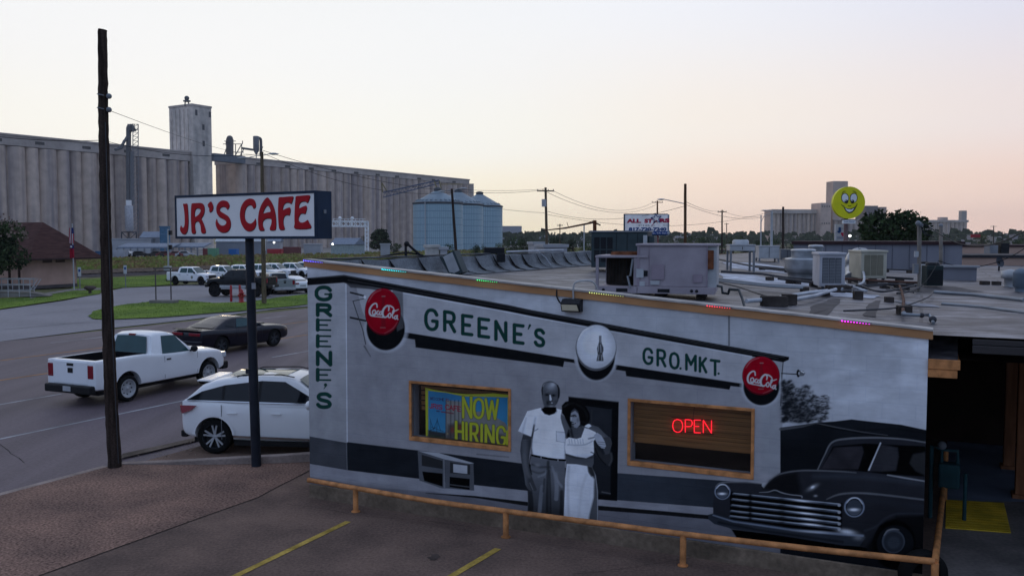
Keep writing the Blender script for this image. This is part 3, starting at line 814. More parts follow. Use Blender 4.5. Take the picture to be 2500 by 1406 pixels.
def paintmat(name, rough=.75, blocks=False, spec=.3):
    m = bpy.data.materials.new(name); m.use_nodes = True; nt = m.node_tree; N = nt.nodes; L = nt.links; b_ = N['Principled BSDF']
    at = N.new('ShaderNodeAttribute'); at.attribute_name = 'paint'
    b_.inputs['Roughness'].default_value = rough; b_.inputs['Specular IOR Level'].default_value = spec
    out = at.outputs['Color']
    if blocks:
        tc = N.new('ShaderNodeTexCoord'); sp = N.new('ShaderNodeSeparateXYZ'); L.new(tc.outputs['Object'], sp.inputs[0])
        cb = N.new('ShaderNodeCombineXYZ'); L.new(sp.outputs['X'], cb.inputs['X']); L.new(sp.outputs['Z'], cb.inputs['Y'])
        br = N.new('ShaderNodeTexBrick'); br.inputs['Scale'].default_value = 1; br.inputs['Brick Width'].default_value = .406
        br.inputs['Row Height'].default_value = .203; br.inputs['Mortar Size'].default_value = .006; br.inputs['Mortar Smooth'].default_value = .6
        br.inputs['Color1'].default_value = (1,1,1,1); br.inputs['Color2'].default_value = (.945,.945,.955,1); br.inputs['Mortar'].default_value = (.87,.89,.93,1)
        L.new(cb.outputs[0], br.inputs['Vector'])
        mx = N.new('ShaderNodeMix'); mx.data_type = 'RGBA'; mx.blend_type = 'MULTIPLY'; mx.inputs[0].default_value = .8
        L.new(out, mx.inputs[6]); L.new(br.outputs['Color'], mx.inputs[7])
        n = N.new('ShaderNodeTexNoise'); n.inputs['Scale'].default_value = 3; n.inputs['Detail'].default_value = 8; L.new(tc.outputs['Object'], n.inputs['Vector'])
        mr = N.new('ShaderNodeMapRange'); mr.inputs[1].default_value = .3; mr.inputs[2].default_value = .7; mr.inputs[3].default_value = .86; mr.inputs[4].default_value = 1.1
        L.new(n.outputs['Fac'], mr.inputs[0])
        sc = N.new('ShaderNodeVectorMath'); sc.operation = 'SCALE'; L.new(mx.outputs[2], sc.inputs[0]); L.new(mr.outputs[0], sc.inputs['Scale'])
        n5 = N.new('ShaderNodeTexNoise'); n5.inputs['Scale'].default_value = 1; n5.inputs['Detail'].default_value = 6; mq = N.new('ShaderNodeMapping'); mq.inputs['Scale'].default_value = (9, 9, 32); L.new(tc.outputs['Object'], mq.inputs['Vector']); L.new(mq.outputs[0], n5.inputs['Vector'])
        m5 = N.new('ShaderNodeMapRange'); m5.inputs[1].default_value = .3; m5.inputs[2].default_value = .7; m5.inputs[3].default_value = .955; m5.inputs[4].default_value = 1.035; L.new(n5.outputs['Fac'], m5.inputs[0])
        s5 = N.new('ShaderNodeVectorMath'); s5.operation = 'SCALE'; L.new(sc.outputs[0], s5.inputs[0]); L.new(m5.outputs[0], s5.inputs['Scale'])
        out = s5.outputs[0]
        ml = N.new('ShaderNodeMath'); ml.operation = 'MULTIPLY_ADD'; ml.inputs[1].default_value = -1; ml.inputs[2].default_value = 1
        L.new(br.outputs['Fac'], ml.inputs[0])
        n2 = N.new('ShaderNodeTexNoise'); n2.inputs['Scale'].default_value = 60; n2.inputs['Detail'].default_value = 4; L.new(tc.outputs['Object'], n2.inputs['Vector'])
        ma = N.new('ShaderNodeMath'); ma.operation = 'MULTIPLY_ADD'; ma.inputs[1].default_value = .35; L.new(n2.outputs['Fac'], ma.inputs[0]); L.new(ml.outputs[0], ma.inputs[2])
        bp = N.new('ShaderNodeBump'); bp.inputs['Strength'].default_value = .35; bp.inputs['Distance'].default_value = .005
        L.new(ma.outputs[0], bp.inputs['Height']); L.new(bp.outputs[0], b_.inputs['Normal'])
    L.new(out, b_.inputs['Base Color'])
    return m
def proj(p):   # world arrays -> tracing units
    x, y, z = p; z = z - HC
    dy = y*math.cos(TH) - z*math.sin(TH); up = y*math.sin(TH) + z*math.cos(TH)
    return 1250 + FP*x/dy, 703 - FP*up/dy
def wall_uv(s_, z_, back=0.0):
    o = CA + W2*back
    return proj((o.x + W1.x*s_, o.y + W1.y*s_, z_))
GREEN = (.012, .058, .045)
def script_cola(P, dx, dy, sh, col):
    def T_(pts): return [(740 + x/5 + dx, 620 + y/5 + dy + sh*(x/5 - 40)) for x, y in pts]
    S3 = lambda pts, w: P.stroke(T_(pts), np.asarray(w)*1.25, col, smooth=True, soft=1.3)
    S3([(905,650),(900,612),(880,603),(848,622),(820,662),(812,705),(824,742),(852,752),(885,735),(905,705)], [2.2,2.6,3.6,3.2,2])
    S3([(840,752),(880,762),(930,765),(975,772)], [2.6,1.8,2.6])
    S3([(868,685),(850,700),(852,732),(870,735),(885,715),(882,690),(868,685)], 2.2)
    S3([(925,695),(908,700),(902,725),(915,740),(932,725)], 2.2)
    S3([(955,700),(938,710),(935,735),(948,742),(960,720),(965,700),(962,735),(975,742)], 2.2)
    S3([(1045,690),(1050,655),(1038,632),(1015,638),(985,672),(972,715),(978,755),(1000,772),(1028,760),(1045,735)], [2.2,3,4,3.4,2])
    S3([(1035,634),(1065,634),(1100,655),(1112,680)], [3,2.6,1.6])
    S3([(1058,722),(1042,742),(1046,772),(1062,775),(1074,752),(1070,728),(1058,722)], 2.2)
    S3([(1085,745),(1108,712),(1112,688),(1100,692),(1092,730),(1094,772),(1106,780)], 2.2)
    S3([(1140,752),(1122,760),(1118,785),(1132,792),(1146,772),(1152,750),(1148,785),(1158,796)], 2.2)
    S3([(1105,700),(1135,690),(1165,676)], [1.6,2.2,1.4])
def draw_mural(P):
    U, V = P.U, P.V
    n1 = vnoise(U, V*2.2, .0045, 3, 5); n2 = vnoise(U, V*3, .013, 9, 4)
    cl = np.clip((n1-.35)*2.0, 0, 1)*.7 + np.clip((n2-.4)*1.5, 0, 1)*.3
    cl = np.clip((cl-.5)*1.5+.5, 0, 1); bright = np.clip((U-1700)/500, 0, 1)*np.clip((V-820)/160, 0, 1)
    base = gk(140)[None]*(.60 + .62*cl + .14*bright)[:, None]
    low = np.clip((V-1040)/200, 0, 1)[:, None]
    P.C[:] = base*(1-low*.4)
    n3 = vnoise(U, V, .02, 21, 4)
    wall = lambda u, v: gk(92, (1.0,.985,1.03))[None]*(1.0 - .10*np.clip((v-850)/250, 0, 1) + .16*(vnoise(u, v, .012, 5)-.5) + .25*np.clip((u-1500)/380, 0, 1)*np.clip((u-1500)/380, 0, 1))[:, None]
    sw = lambda u, v: gk(88, (1.0,.99,1.06))[None]*(.8 + .5*vnoise(u, v*4, .012, 8))[:, None]
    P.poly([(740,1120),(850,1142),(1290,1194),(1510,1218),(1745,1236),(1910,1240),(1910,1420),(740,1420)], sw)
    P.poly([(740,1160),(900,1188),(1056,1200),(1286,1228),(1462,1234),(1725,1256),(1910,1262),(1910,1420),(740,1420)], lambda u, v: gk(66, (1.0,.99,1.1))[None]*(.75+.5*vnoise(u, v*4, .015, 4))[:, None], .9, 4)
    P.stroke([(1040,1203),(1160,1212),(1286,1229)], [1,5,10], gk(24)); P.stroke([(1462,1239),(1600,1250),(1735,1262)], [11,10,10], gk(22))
    P.poly([(845,686),(1912,882),(1908,1165),(1845,1185),(1500,1160),(1270,1132),(846,1082)], wall)
    P.poly([(1862,880),(1912,884),(1908,1165),(1858,1150)], lambda u, v: gk(104)[None]*(1-.3*np.clip((v-950)/200,0,1))[:, None], .7, 8)
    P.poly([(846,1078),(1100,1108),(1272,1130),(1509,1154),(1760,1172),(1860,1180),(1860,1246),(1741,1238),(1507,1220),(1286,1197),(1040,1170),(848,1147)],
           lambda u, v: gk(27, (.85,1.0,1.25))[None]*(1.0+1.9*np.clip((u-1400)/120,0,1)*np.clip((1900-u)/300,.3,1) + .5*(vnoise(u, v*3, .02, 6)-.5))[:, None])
    P.poly([(748,1063),(848,1080),(848,1147),(748,1130)], lambda u, v: gk(48, (.95,1,1.12))[None]*(.85+.3*vnoise(u,v,.03,2))[:, None])
    P.poly([(745,697),(840,689),(846,690),(848,1080),(745,1062)], lambda u, v: gk(108, (1.0,1.0,1.02))[None]*(1-.3*np.clip((v-820)/260,0,1)+.12*(vnoise(u,v,.02,7)-.5))[:, None])
    P.stroke([(845,690),(848,1078)], 2.2, gk(140), .7)
    P.stroke([(846,1082),(848,1146)], 2, gk(80), .5)
    P.poly([(870,700),(956,708),(1240,760),(1300,772),(1835,868),(1835,938),(1505,890),(1402,878),(1240,851),(970,809),(905,800),(885,760)],
           lambda u, v: gk(110, (1,1,1.03))[None]*(1+.14*(vnoise(u,v,.02,12)-.5))[:, None])
    P.poly([(745,679),(840,671),(1240,744),(1300,757),(1600,812),(1927,871),(1926,878),(1912,884),(1835,870),(1560,822),(1300,772),(1240,760),(956,708),(900,699),(852,694),(840,690),(745,697)], gk(20, (.95,1,1.1)))
    P.poly([(842,690),(870,693),(905,700),(956,709),(950,713),(905,706),(856,702),(848,694)], gk(42), .9, 3)
    P.stroke([(760,679.5),(840,673.5),(1240,746.5),(1300,759.5),(1600,815),(1915,872)], 1.4, gk(70), .45)
    P.stroke([(850,684),(1240,752),(1600,819),(1900,875)], 2, gk(48), .6)
    P.stroke([(956,710.5),(1240,762),(1300,774),(1835,870)], 2.4, gk(140), .75, 2)
    P.stroke([(1780,766),(1780,842)], 4.5, gk(70), .95); P.stroke([(1777,766),(1777,842)], 1.2, gk(110), .6)
    P.stroke([(1912,884),(1909,915),(1906,990)], 2.6, gk(40), .9)
    P.poly([(960,806),(1240,851),(1402,877),(1404,886),(1378,882),(1375,896),(1360,893),(1015,848),(1013,829),(970,821)], gk(20, (.9,1,1.15)), 1, 1.8)
    P.poly([(1503,890),(1812,936),(1812,945),(1784,942),(1781,951),(1768,949),(1529,918),(1527,906),(1503,902)], gk(20, (.9,1,1.15)), 1, 1.8)
    for cx, cy, rx, ry in ((943,804,54,56),(1456,872,52,58),(1860,944,52,48)):
        P.ell(cx, cy, rx, ry, gk(122), .55, soft=7)
    P.ell(942, 801, 47, 54, gk(18, (.9,1,1.15)), soft=3); P.ell(1456, 868, 46, 60, gk(18, (.9,1,1.15)), soft=3); P.ell(1859, 943, 44, 46, gk(18, (.9,1,1.15)), soft=3)
    P.poly([(958,706),(984,712),(986,800),(970,809)], gk(55), .75, 3)
    P.stroke([(856,714),(893,723)], 4, gk(26)); P.stroke([(856,775),(893,783)], 4.4, gk(24))
    P.stroke([(893,728),(862,735),(872,765),(886,805),(893,840)], 2, gk(40)); P.ell(897, 730, 6, 9, gk(110), rot=-.3); P.ell(891, 725, 3, 4, gk(160)); P.stroke([(890,845),(905,870)], [4,1.5], gk(38), .7, 3)
    RED = np.array([.42,.003,.016])
    def red(cx, cy, rx, ry):
        def f(u, v):
            q = np.clip(((u-cx)/rx)**2+((v-cy)/ry)**2, 0, 1.3)
            k = 1.05 - .35*q + .15*np.clip((cy-v)/ry, 0, 1)
            return RED[None]*k[:, None]
        return f
    for cx, cy, rx, ry in ((935,761,44,57),(1858,917,46,47)):
        P.ell(cx, cy, rx, ry, np.array([.15,.004,.012])); P.ell(cx-.5, cy-2, rx-2, ry-2.5, np.array([.46,.01,.03])); P.ell(cx, cy-1, rx-4, ry-5, red(cx, cy, rx, ry), soft=3)
        P.stroke([(cx-rx*.80,cy-ry*.42),(cx-rx*.5,cy-ry*.78),(cx-rx*.1,cy-ry*.93)], [1,3,1], np.array([.6,.2,.22]), .6, 2.5, True)
        P.stroke([(cx+rx*.1,cy+ry*.92),(cx+rx*.55,cy+ry*.72),(cx+rx*.8,cy+ry*.45)], [1,3,1], np.array([.5,.12,.14]), .6, 3, True)
        sx = cx + 1
        P.poly([(sx-3,cy-34*ry/50),(sx+3,cy-34*ry/50),(sx+3,cy-22*ry/50),(sx+6,cy-6),(sx+6,cy+10),(sx+5,cy+22*ry/50),(sx+6,cy+34*ry/50),(sx-6,cy+34*ry/50),(sx-5,cy+22*ry/50),(sx-6,cy+10),(sx-6,cy-6),(sx-3,cy-22*ry/50)], np.array([.17,.012,.02]), .55, 2)
        P.stroke([(sx-3,cy-33*ry/50),(sx+4,cy-33*ry/50)], 2.4, np.array([.4,.25,.25]), .7); P.stroke([(sx-7,cy+34*ry/50),(sx+5,cy+34*ry/50)], 2, np.array([.4,.2,.2]), .6)
    script_cola(P, 0, 0, 0, np.array([.72,.70,.70])); script_cola(P, 923, 153, .09, np.array([.72,.70,.70]))
    P.ell(1455.5, 849, 50, 56, gk(62)); P.ell(1456, 846, 48, 53, lambda u, v: gk(142)[None]*(1.12-.35*np.clip(((u-1450)/48)**2+((v-838)/52)**2, 0, 1.2))[:, None], soft=2.5)
    P.stroke([(1412,830),(1425,808),(1448,797)], [1,3,1], gk(190), .6, 3, True)
    bx = 1465.5
    P.poly([(bx-3,819),(bx+3,819),(bx+3,832),(bx+4,838),(bx+8,848),(bx+8,856),(bx+6,862),(bx+6,868),(bx+8,876),(bx+8,881),(bx-9,881),(bx-8,874),(bx-6,866),(bx-7,858),(bx-8,850),(bx-4,838),(bx-3,832)], gk(40), .95, 1.4)
    for a in ((bx-4,842,bx-5,858),(bx-3,866,bx-5,879),(bx+1,841,bx+2,860),(bx+3,866,bx+4,879),(bx,820,bx,836)):
        P.stroke([(a[0],a[1]),(a[2],a[3])], 1.5, gk(120), .75)
    P.stroke([(1908,911),(1944,913)], 2.6, gk(30)); P.ell(1949, 911, 4.5, 9.5, gk(16)); P.ell(1951, 911, 2.2, 4, gk(110)); P.poly([(1953,904),(1962,905),(1966,911),(1962,917),(1953,918)], gk(70)); P.stroke([(1956,906),(1963,909)], 2, gk(170))
    for ch, x0, x1, y0, y1 in (('G',1040,1067,755,802),('R',1086,1110,761,806),('E',1130,1152,770,814),('E',1170,1193,778,820),('N',1211,1235,785,828),('E',1256,1277,793,835),('S',1307,1328,804,842)):
        letter(P, ch, x0, x1, y0, y1, 8.8, GREEN, .13)
    P.stroke([(1294,794),(1290,803)], [6,3], GREEN)
    for ch, x0, x1, y0, y1 in (('G',1572,1592,850,886),('R',1606,1624,854,891),('O',1637,1656,861,897),('M',1676,1698,866,901),('K',1709,1724,873,906),('T',1736,1756,879,913)):
        letter(P, ch, x0, x1, y0, y1, 7.0, GREEN, .13)
    P.ell(1661.5, 899, 3, 3, GREEN); P.ell(1754.5, 911.5, 3, 3, GREEN)
    for ch, y0, y1 in (('G',701,731),('R',744,769),('E',781,805),('E',820,845),('N',860,889),('E',902,927),('S',961,993)):
        letter(P, ch, 776 if ch != 'G' else 773, 807, y0, y1, 9.6, GREEN, .02, hw=4.6)
    P.ell(795, 939, 4, 4, GREEN); P.stroke([(797,940),(791,949)], [4,1.5], GREEN)
    P.poly([(1020,1100),(1086,1118),(1088,1192),(1078,1191),(1024,1172)], gk(58, (.95,1,1.1)))
    P.poly([(1086,1118),(1156,1130),(1158,1197),(1147,1196),(1088,1191)], gk(56, (.95,1,1.1)))
    P.poly([(1021,1100),(1072,1105),(1157,1130),(1146,1131),(1088,1121)], gk(104))
    P.poly([(1030,1109),(1081,1124),(1081,1144),(1030,1136)], gk(34)); P.poly([(1031,1150),(1081,1155),(1081,1187),(1036,1173)], gk(9))
    P.poly([(1099,1127),(1148,1134),(1148,1158),(1099,1154)], gk(36)); P.poly([(1107,1132),(1141,1136),(1141,1156),(1107,1152)], gk(108))
    P.poly([(1098,1163),(1147,1168),(1147,1195),(1098,1188)], gk(12)); P.stroke([(1098,1182),(1146,1188)], 2.5, gk(50)); P.stroke([(1084,1119),(1085,1190)], 2.4, gk(82), .8)
    for x in range(1165, 1242, 8): P.stroke([(x,1108+(x-1165)*.09),(x+5,1108.5+(x-1165)*.09)], 3.2, gk(42), .5, 2)
    P.poly([(1388,967),(1511,980),(1507,1222),(1380,1212)], gk(15, (.9,1,1.2)))
    P.poly([(1398,984),(1494,996),(1490,1207),(1390,1200)], lambda u, v: gk(32, (.9,1,1.2))[None]*(.7+.7*vnoise(u,v,.02,31)*np.clip((1150-v)/150,0.2,1))[:, None], 1, 4)
    P.stroke([(1388,968),(1511,981)], 2, gk(60), .6); P.stroke([(1418,987),(1492,997)], 2.6, gk(8)); P.stroke([(1445,1000),(1444,1080)], 1.6, gk(46), .5, 2)
    P.stroke([(1470,1200),(1490,1204)], 3, gk(60), .7)
    draw_couple(P); draw_car(P)
def draw_couple(P):
    def A(pts): return [(1240 + x/3.347, 900 + y/3.347) for x, y in pts]
    def B(pts): return [(1270 + x/6.696, 920 + y/6.696) for x, y in pts]
    cool = (.95,1.0,1.1)
    P.poly(A([(190,715),(330,735),(466,748),(468,900),(455,1290),(320,1282),(158,1252),(163,1100),(165,990),(185,850)]),
           lambda u, v: gk(66, cool)[None]*((1.05-.80*np.clip((v-1150)/100,0,1))*(1-.35*np.clip((1302-u)/20,0,1)))[:, None])
    for a, w, k in (([(200,780),(250,800),(310,800)],5,38),([(190,830),(250,850),(300,840)],5,44),([(360,800),(400,900),(440,960)],6,86),([(250,880),(300,860),(320,830)],5,82),([(330,760),(325,900),(320,1270)],7,14),([(390,860),(400,960),(395,1060)],10,84),([(280,960),(270,1040),(260,1160)],9,80),([(340,830),(345,960),(350,1270)],5,22),([(440,1000),(435,1280)],8,18),([(180,1000),(190,1100),(185,1240)],12,14),([(300,900),(290,1000)],5,34)):
        P.stroke(A(a), w, gk(k, cool), .65, 3, True)
    P.blob(1342, 1140, 6, 5, gk(30), .6); P.blob(1312, 1135, 8, 6, gk(92), .5)
    P.poly(A([(600,470),(680,455),(740,475),(790,525),(840,570),(850,610),(838,650),(790,650),(760,620),(700,560),(640,520)]), gk(58, cool), 1, 2)
    P.stroke(A([(650,490),(740,510),(790,560)]), 5, gk(66), .6, 4, True)
    P.poly(B([(1060,760),(1140,770),(1165,800),(1120,830),(1060,810)]), gk(150), .9, 2)
    sh = lambda u, v: gk(146, (.97,1.0,1.05))[None]*(1.02 - .35*np.clip((1290-u)/25,0,1)*np.clip((v-1010)/50,0,1) - .10*np.clip((v-1090)/30,0,1) + .12*(vnoise(u,v,.03,40)-.5))[:, None]
    P.poly(A([(270,318),(160,345),(125,420),(83,508),(192,553),(215,480),(195,640),(205,712),(330,738),(468,742),(478,560),(450,470),(430,400),(440,335),(395,322),(385,360),(335,380),(290,355)]), sh)
    P.stroke(A([(215,460),(205,520),(196,560)]), 5, gk(26), .9, 2.5, True); P.stroke(A([(205,510),(230,500),(245,490)]), 3, gk(70), .7, 2, True); P.stroke(A([(200,560),(195,640),(202,700)]), 4, gk(60), .6, 4, True)
    P.stroke(A([(150,400),(130,480),(120,520)]), 5, gk(110), .6, 4, True); P.stroke(A([(225,400),(215,460)]), 5, gk(100), .6, 5, True); P.stroke(A([(470,560),(470,730)]), 5, gk(70), .6, 4)
    P.poly(A([(395,508),(465,515),(470,605),(395,590)]), gk(132), .8, 1.5); P.stroke(A([(395,508),(397,590),(468,602)]), 1.4, gk(80), .7); P.stroke(A([(397,512),(465,518)]), 1.6, gk(100), .8)
    P.stroke(A([(200,706),(280,722),(330,732),(400,741),(468,745)]), 5.2, gk(10)); 
    for x, y in ((272,722),(410,743)): P.stroke(A([(x,y-8),(x,y+8)]), 2.4, gk(90))
    P.poly(A([(125,533),(195,556),(190,620),(180,680),(172,760),(190,860),(215,930),(238,985),(225,998),(205,990),(190,998),(160,975),(145,945),(130,850),(112,760),(101,670),(108,600)]),
           lambda u, v: gk(44, cool)[None]*(1+1.6*np.clip((u-1270)/14,0,1)*np.clip((1292-u)/14,0,1)*(v>1072))[:, None], 1, 1.6)
    P.stroke(A([(135,700),(150,800),(175,880)]), 7, gk(66), .55, 5, True)
    P.stroke(A([(190,700),(178,780),(195,860)]), 3, gk(10), .8, 2, True); P.stroke(A([(180,930),(205,985)]), 2.4, gk(70), .7); P.stroke(A([(165,930),(180,985)]), 2.4, gk(52), .7)
    P.ell(*A([(349,208)])[0], 21.5, 32, gk(44, cool), soft=2)
    P.poly(A([(279,165),(281,225),(290,280),(303,325),(335,350),(365,340),(392,290),(408,235),(412,165),(392,125),(350,106),(305,118)]), gk(56, cool), 1, 3)
    P.blob(1346, 942, 15, 13, gk(96, cool), .9); P.blob(1350, 938, 7, 6, gk(130), .6); P.blob(1331, 982, 6, 10, gk(62, cool), .7); P.blob(1356, 975, 5, 9, gk(70, cool), .7)
    P.stroke(B([(362,175),(380,115),(440,80),(515,78),(580,103),(618,150)]), 1.6, gk(16), .8, 2, True)
    P.stroke(B([(364,165),(358,225),(366,290)]), [2.6,3.6,1.5], gk(10), .9, 2, True); P.stroke(B([(612,135),(634,200),(636,290),(630,335)]), [3,5,4.4,3], gk(8), .9, 2, True)
    P.blob(*B([(440,290)])[0], 7, 4, gk(5), .95); P.blob(*B([(545,300)])[0], 7, 4, gk(5), .95)
    P.stroke(B([(430,240),(480,225)]), 1.8, gk(80), .6, 2); P.stroke(B([(520,235),(580,260)]), 1.8, gk(60), .5, 2)
    P.poly(B([(482,290),(498,290),(518,365),(505,388),(480,378)]), gk(140), .95, 1.4); P.blob(*B([(520,420)])[0], 2, 2, gk(130), .9)
    P.stroke(B([(470,400),(530,405)]), 2, gk(5), .8, 2); P.stroke(B([(470,452),(545,448)]), 1.8, gk(8), .8, 2); P.blob(*B([(510,480)])[0], 8, 4, gk(95), .7); P.blob(*B([(450,420)])[0], 5, 8, gk(18), .8); P.blob(*B([(580,400)])[0], 5, 9, gk(30), .5); P.blob(*B([(440,350)])[0], 5, 5, gk(52), .5)
    P.poly(B([(395,490),(590,490),(600,560),(560,600),(480,625),(400,605),(340,530)]), gk(9), 1, 2.5); P.stroke(B([(600,520),(600,570),(575,600)]), 2, gk(90), .6, 2, True)
    P.poly(A([(482,770),(560,775),(650,788),(690,800),(718,870),(735,1000),(736,1200),(728,1332),(640,1318),(455,1298),(462,1100),(468,900)]),
           lambda u, v: gk(140, (.97,1.0,1.05))[None]*(1-.13*np.clip((v-1180)/100,0,1)-.1*(vnoise(u,v,.03,50)-.3))[:, None])
    P.poly(A([(650,790),(690,800),(718,870),(735,1000),(736,1200),(728,1332),(645,1320),(668,1180),(700,1050),(705,900),(665,850)]), gk(46, cool), .95, 5)
    P.stroke(A([(500,800),(490,950),(500,1280)]), 5, gk(108), .6, 6, True); P.stroke(A([(640,870),(600,1000),(580,1200)]), 5, gk(116), .5, 7, True); P.poly(A([(650,790),(700,800),(712,870),(680,880),(655,840)]), gk(26), .8, 3)
    P.poly(A([(470,690),(700,700),(702,770),(690,800),(560,778),(480,775)]), gk(56, cool), 1, 2); P.stroke(A([(475,700),(560,725),(690,722)]), 4, gk(28), .7, 4, True)
    P.poly(A([(500,480),(600,470),(640,540),(590,575),(510,565)]), gk(52, cool), 1, 3); P.stroke(A([(515,490),(530,560)]), 6, gk(22), .8, 4)
    P.poly(A([(628,482),(660,490),(715,515),(735,545),(700,590),(705,690),(690,705),(640,728),(560,715),(475,690),(467,640),(475,575),(500,560),(560,572),(600,560)]),
           lambda u, v: gk(146, (.97,1.0,1.05))[None]*(1-.25*np.clip((v-1104)/14,0,1))[:, None], 1, 2)
    for x in (500, 520, 545, 570, 590, 612): P.stroke(A([(x,575),(x+6,610)]), 2, gk(84), .55, 2.5)
    P.stroke(A([(490,618),(560,622),(630,618),(690,590)]), 3, gk(78), .6, 3, True); P.stroke(A([(660,570),(700,560),(730,545)]), 3.5, gk(52), .8, 3, True); P.stroke(A([(680,680),(705,690)]), 3, gk(20), .8, 2)
    P.blob(*A([(560,665)])[0], 18, 9, gk(170), .5)
    P.poly(A([(705,600),(740,660),(780,700),(830,650),(850,720),(846,760),(825,790),(790,775),(745,735),(705,680)]), gk(36, cool), 1, 2)
    P.poly(A([(780,560),(830,555),(850,600),(840,640),(830,690),(800,700),(780,660)]), gk(48, cool), 1, 2)
    P.poly(A([(705,540),(730,520),(765,545),(790,590),(802,630),(790,650),(765,645),(735,615),(715,580)]), gk(112, cool), 1, 1.6)
    for x0, y0, x1, y1 in ((735,595,790,600),(740,612,795,620),(752,632,795,640)): P.stroke(A([(x0,y0),(x1,y1)]), 1.3, gk(36), .8)
    P.stroke(A([(845,690),(850,740),(830,785)]), 4, gk(58), .5, 4, True); P.stroke(A([(715,650),(745,720),(800,780)]), 3, gk(12), .8, 2, True)
    hair = [(440,300),(470,268),(530,256),(590,268),(640,310),(668,360),(672,410),(655,450),(625,468),(600,455),(585,420),(575,350),(545,320),(520,345),(505,400),(520,455),(515,480),(490,470),(470,430),(462,385),(442,360)]
    P.poly(A([(512,340),(560,325),(592,360),(590,430),(572,470),(535,482),(512,450),(500,400)]), gk(46, cool), 1, 1.5)
    P.poly(B([(830,590),(900,550),(950,600),(980,700),(975,780),(930,830),(880,820),(880,740),(835,720)]), lambda u, v: gk(96, cool)[None]*(1-.3*np.clip((v-1030)/20,0,1))[:, None], 1, 2)
    P.poly(A(hair), lambda u, v: gk(13, (1.05,1,1.1))[None]*(.5+1.2*vnoise(u*1.5, v, .09, 60))[:, None], 1, 2)
    for a, k in (([(560,290),(620,330),(650,390)],27),([(500,285),(540,280)],26),([(590,300),(640,360),(650,430)],22),([(460,310),(490,290)],38),([(600,430),(640,440)],26)):
        P.stroke(A(a), 4, gk(k), .55, 4, True)
    P.stroke(B([(840,635),(890,620),(915,640)]), 3, gk(7), .9, 2, True); P.blob(*B([(875,640)])[0], 5, 2.5, gk(6), .9); P.poly(B([(822,650),(848,660),(850,700),(830,720),(818,705)]), gk(120), .95, 1.4)
    P.stroke(B([(830,740),(855,760),(905,755)]), 2.4, gk(14), .9, 1.5, True); P.stroke(B([(850,752),(890,752)]), 1.3, gk(120), .8, 1.2); P.blob(*B([(880,790)])[0], 5, 3, gk(90), .6); P.blob(*B([(945,700)])[0], 5, 8, gk(52), .6); P.blob(*B([(800,690)])[0], 5, 14, gk(14), .8)
    P.poly(A([(432,370),(460,385),(500,470),(512,500),(490,530),(470,560),(462,500),(440,440)]), gk(60, cool), .95, 2.5)
    P.stroke(A([(500,500),(478,560)]), 4, gk(16), .8, 3)
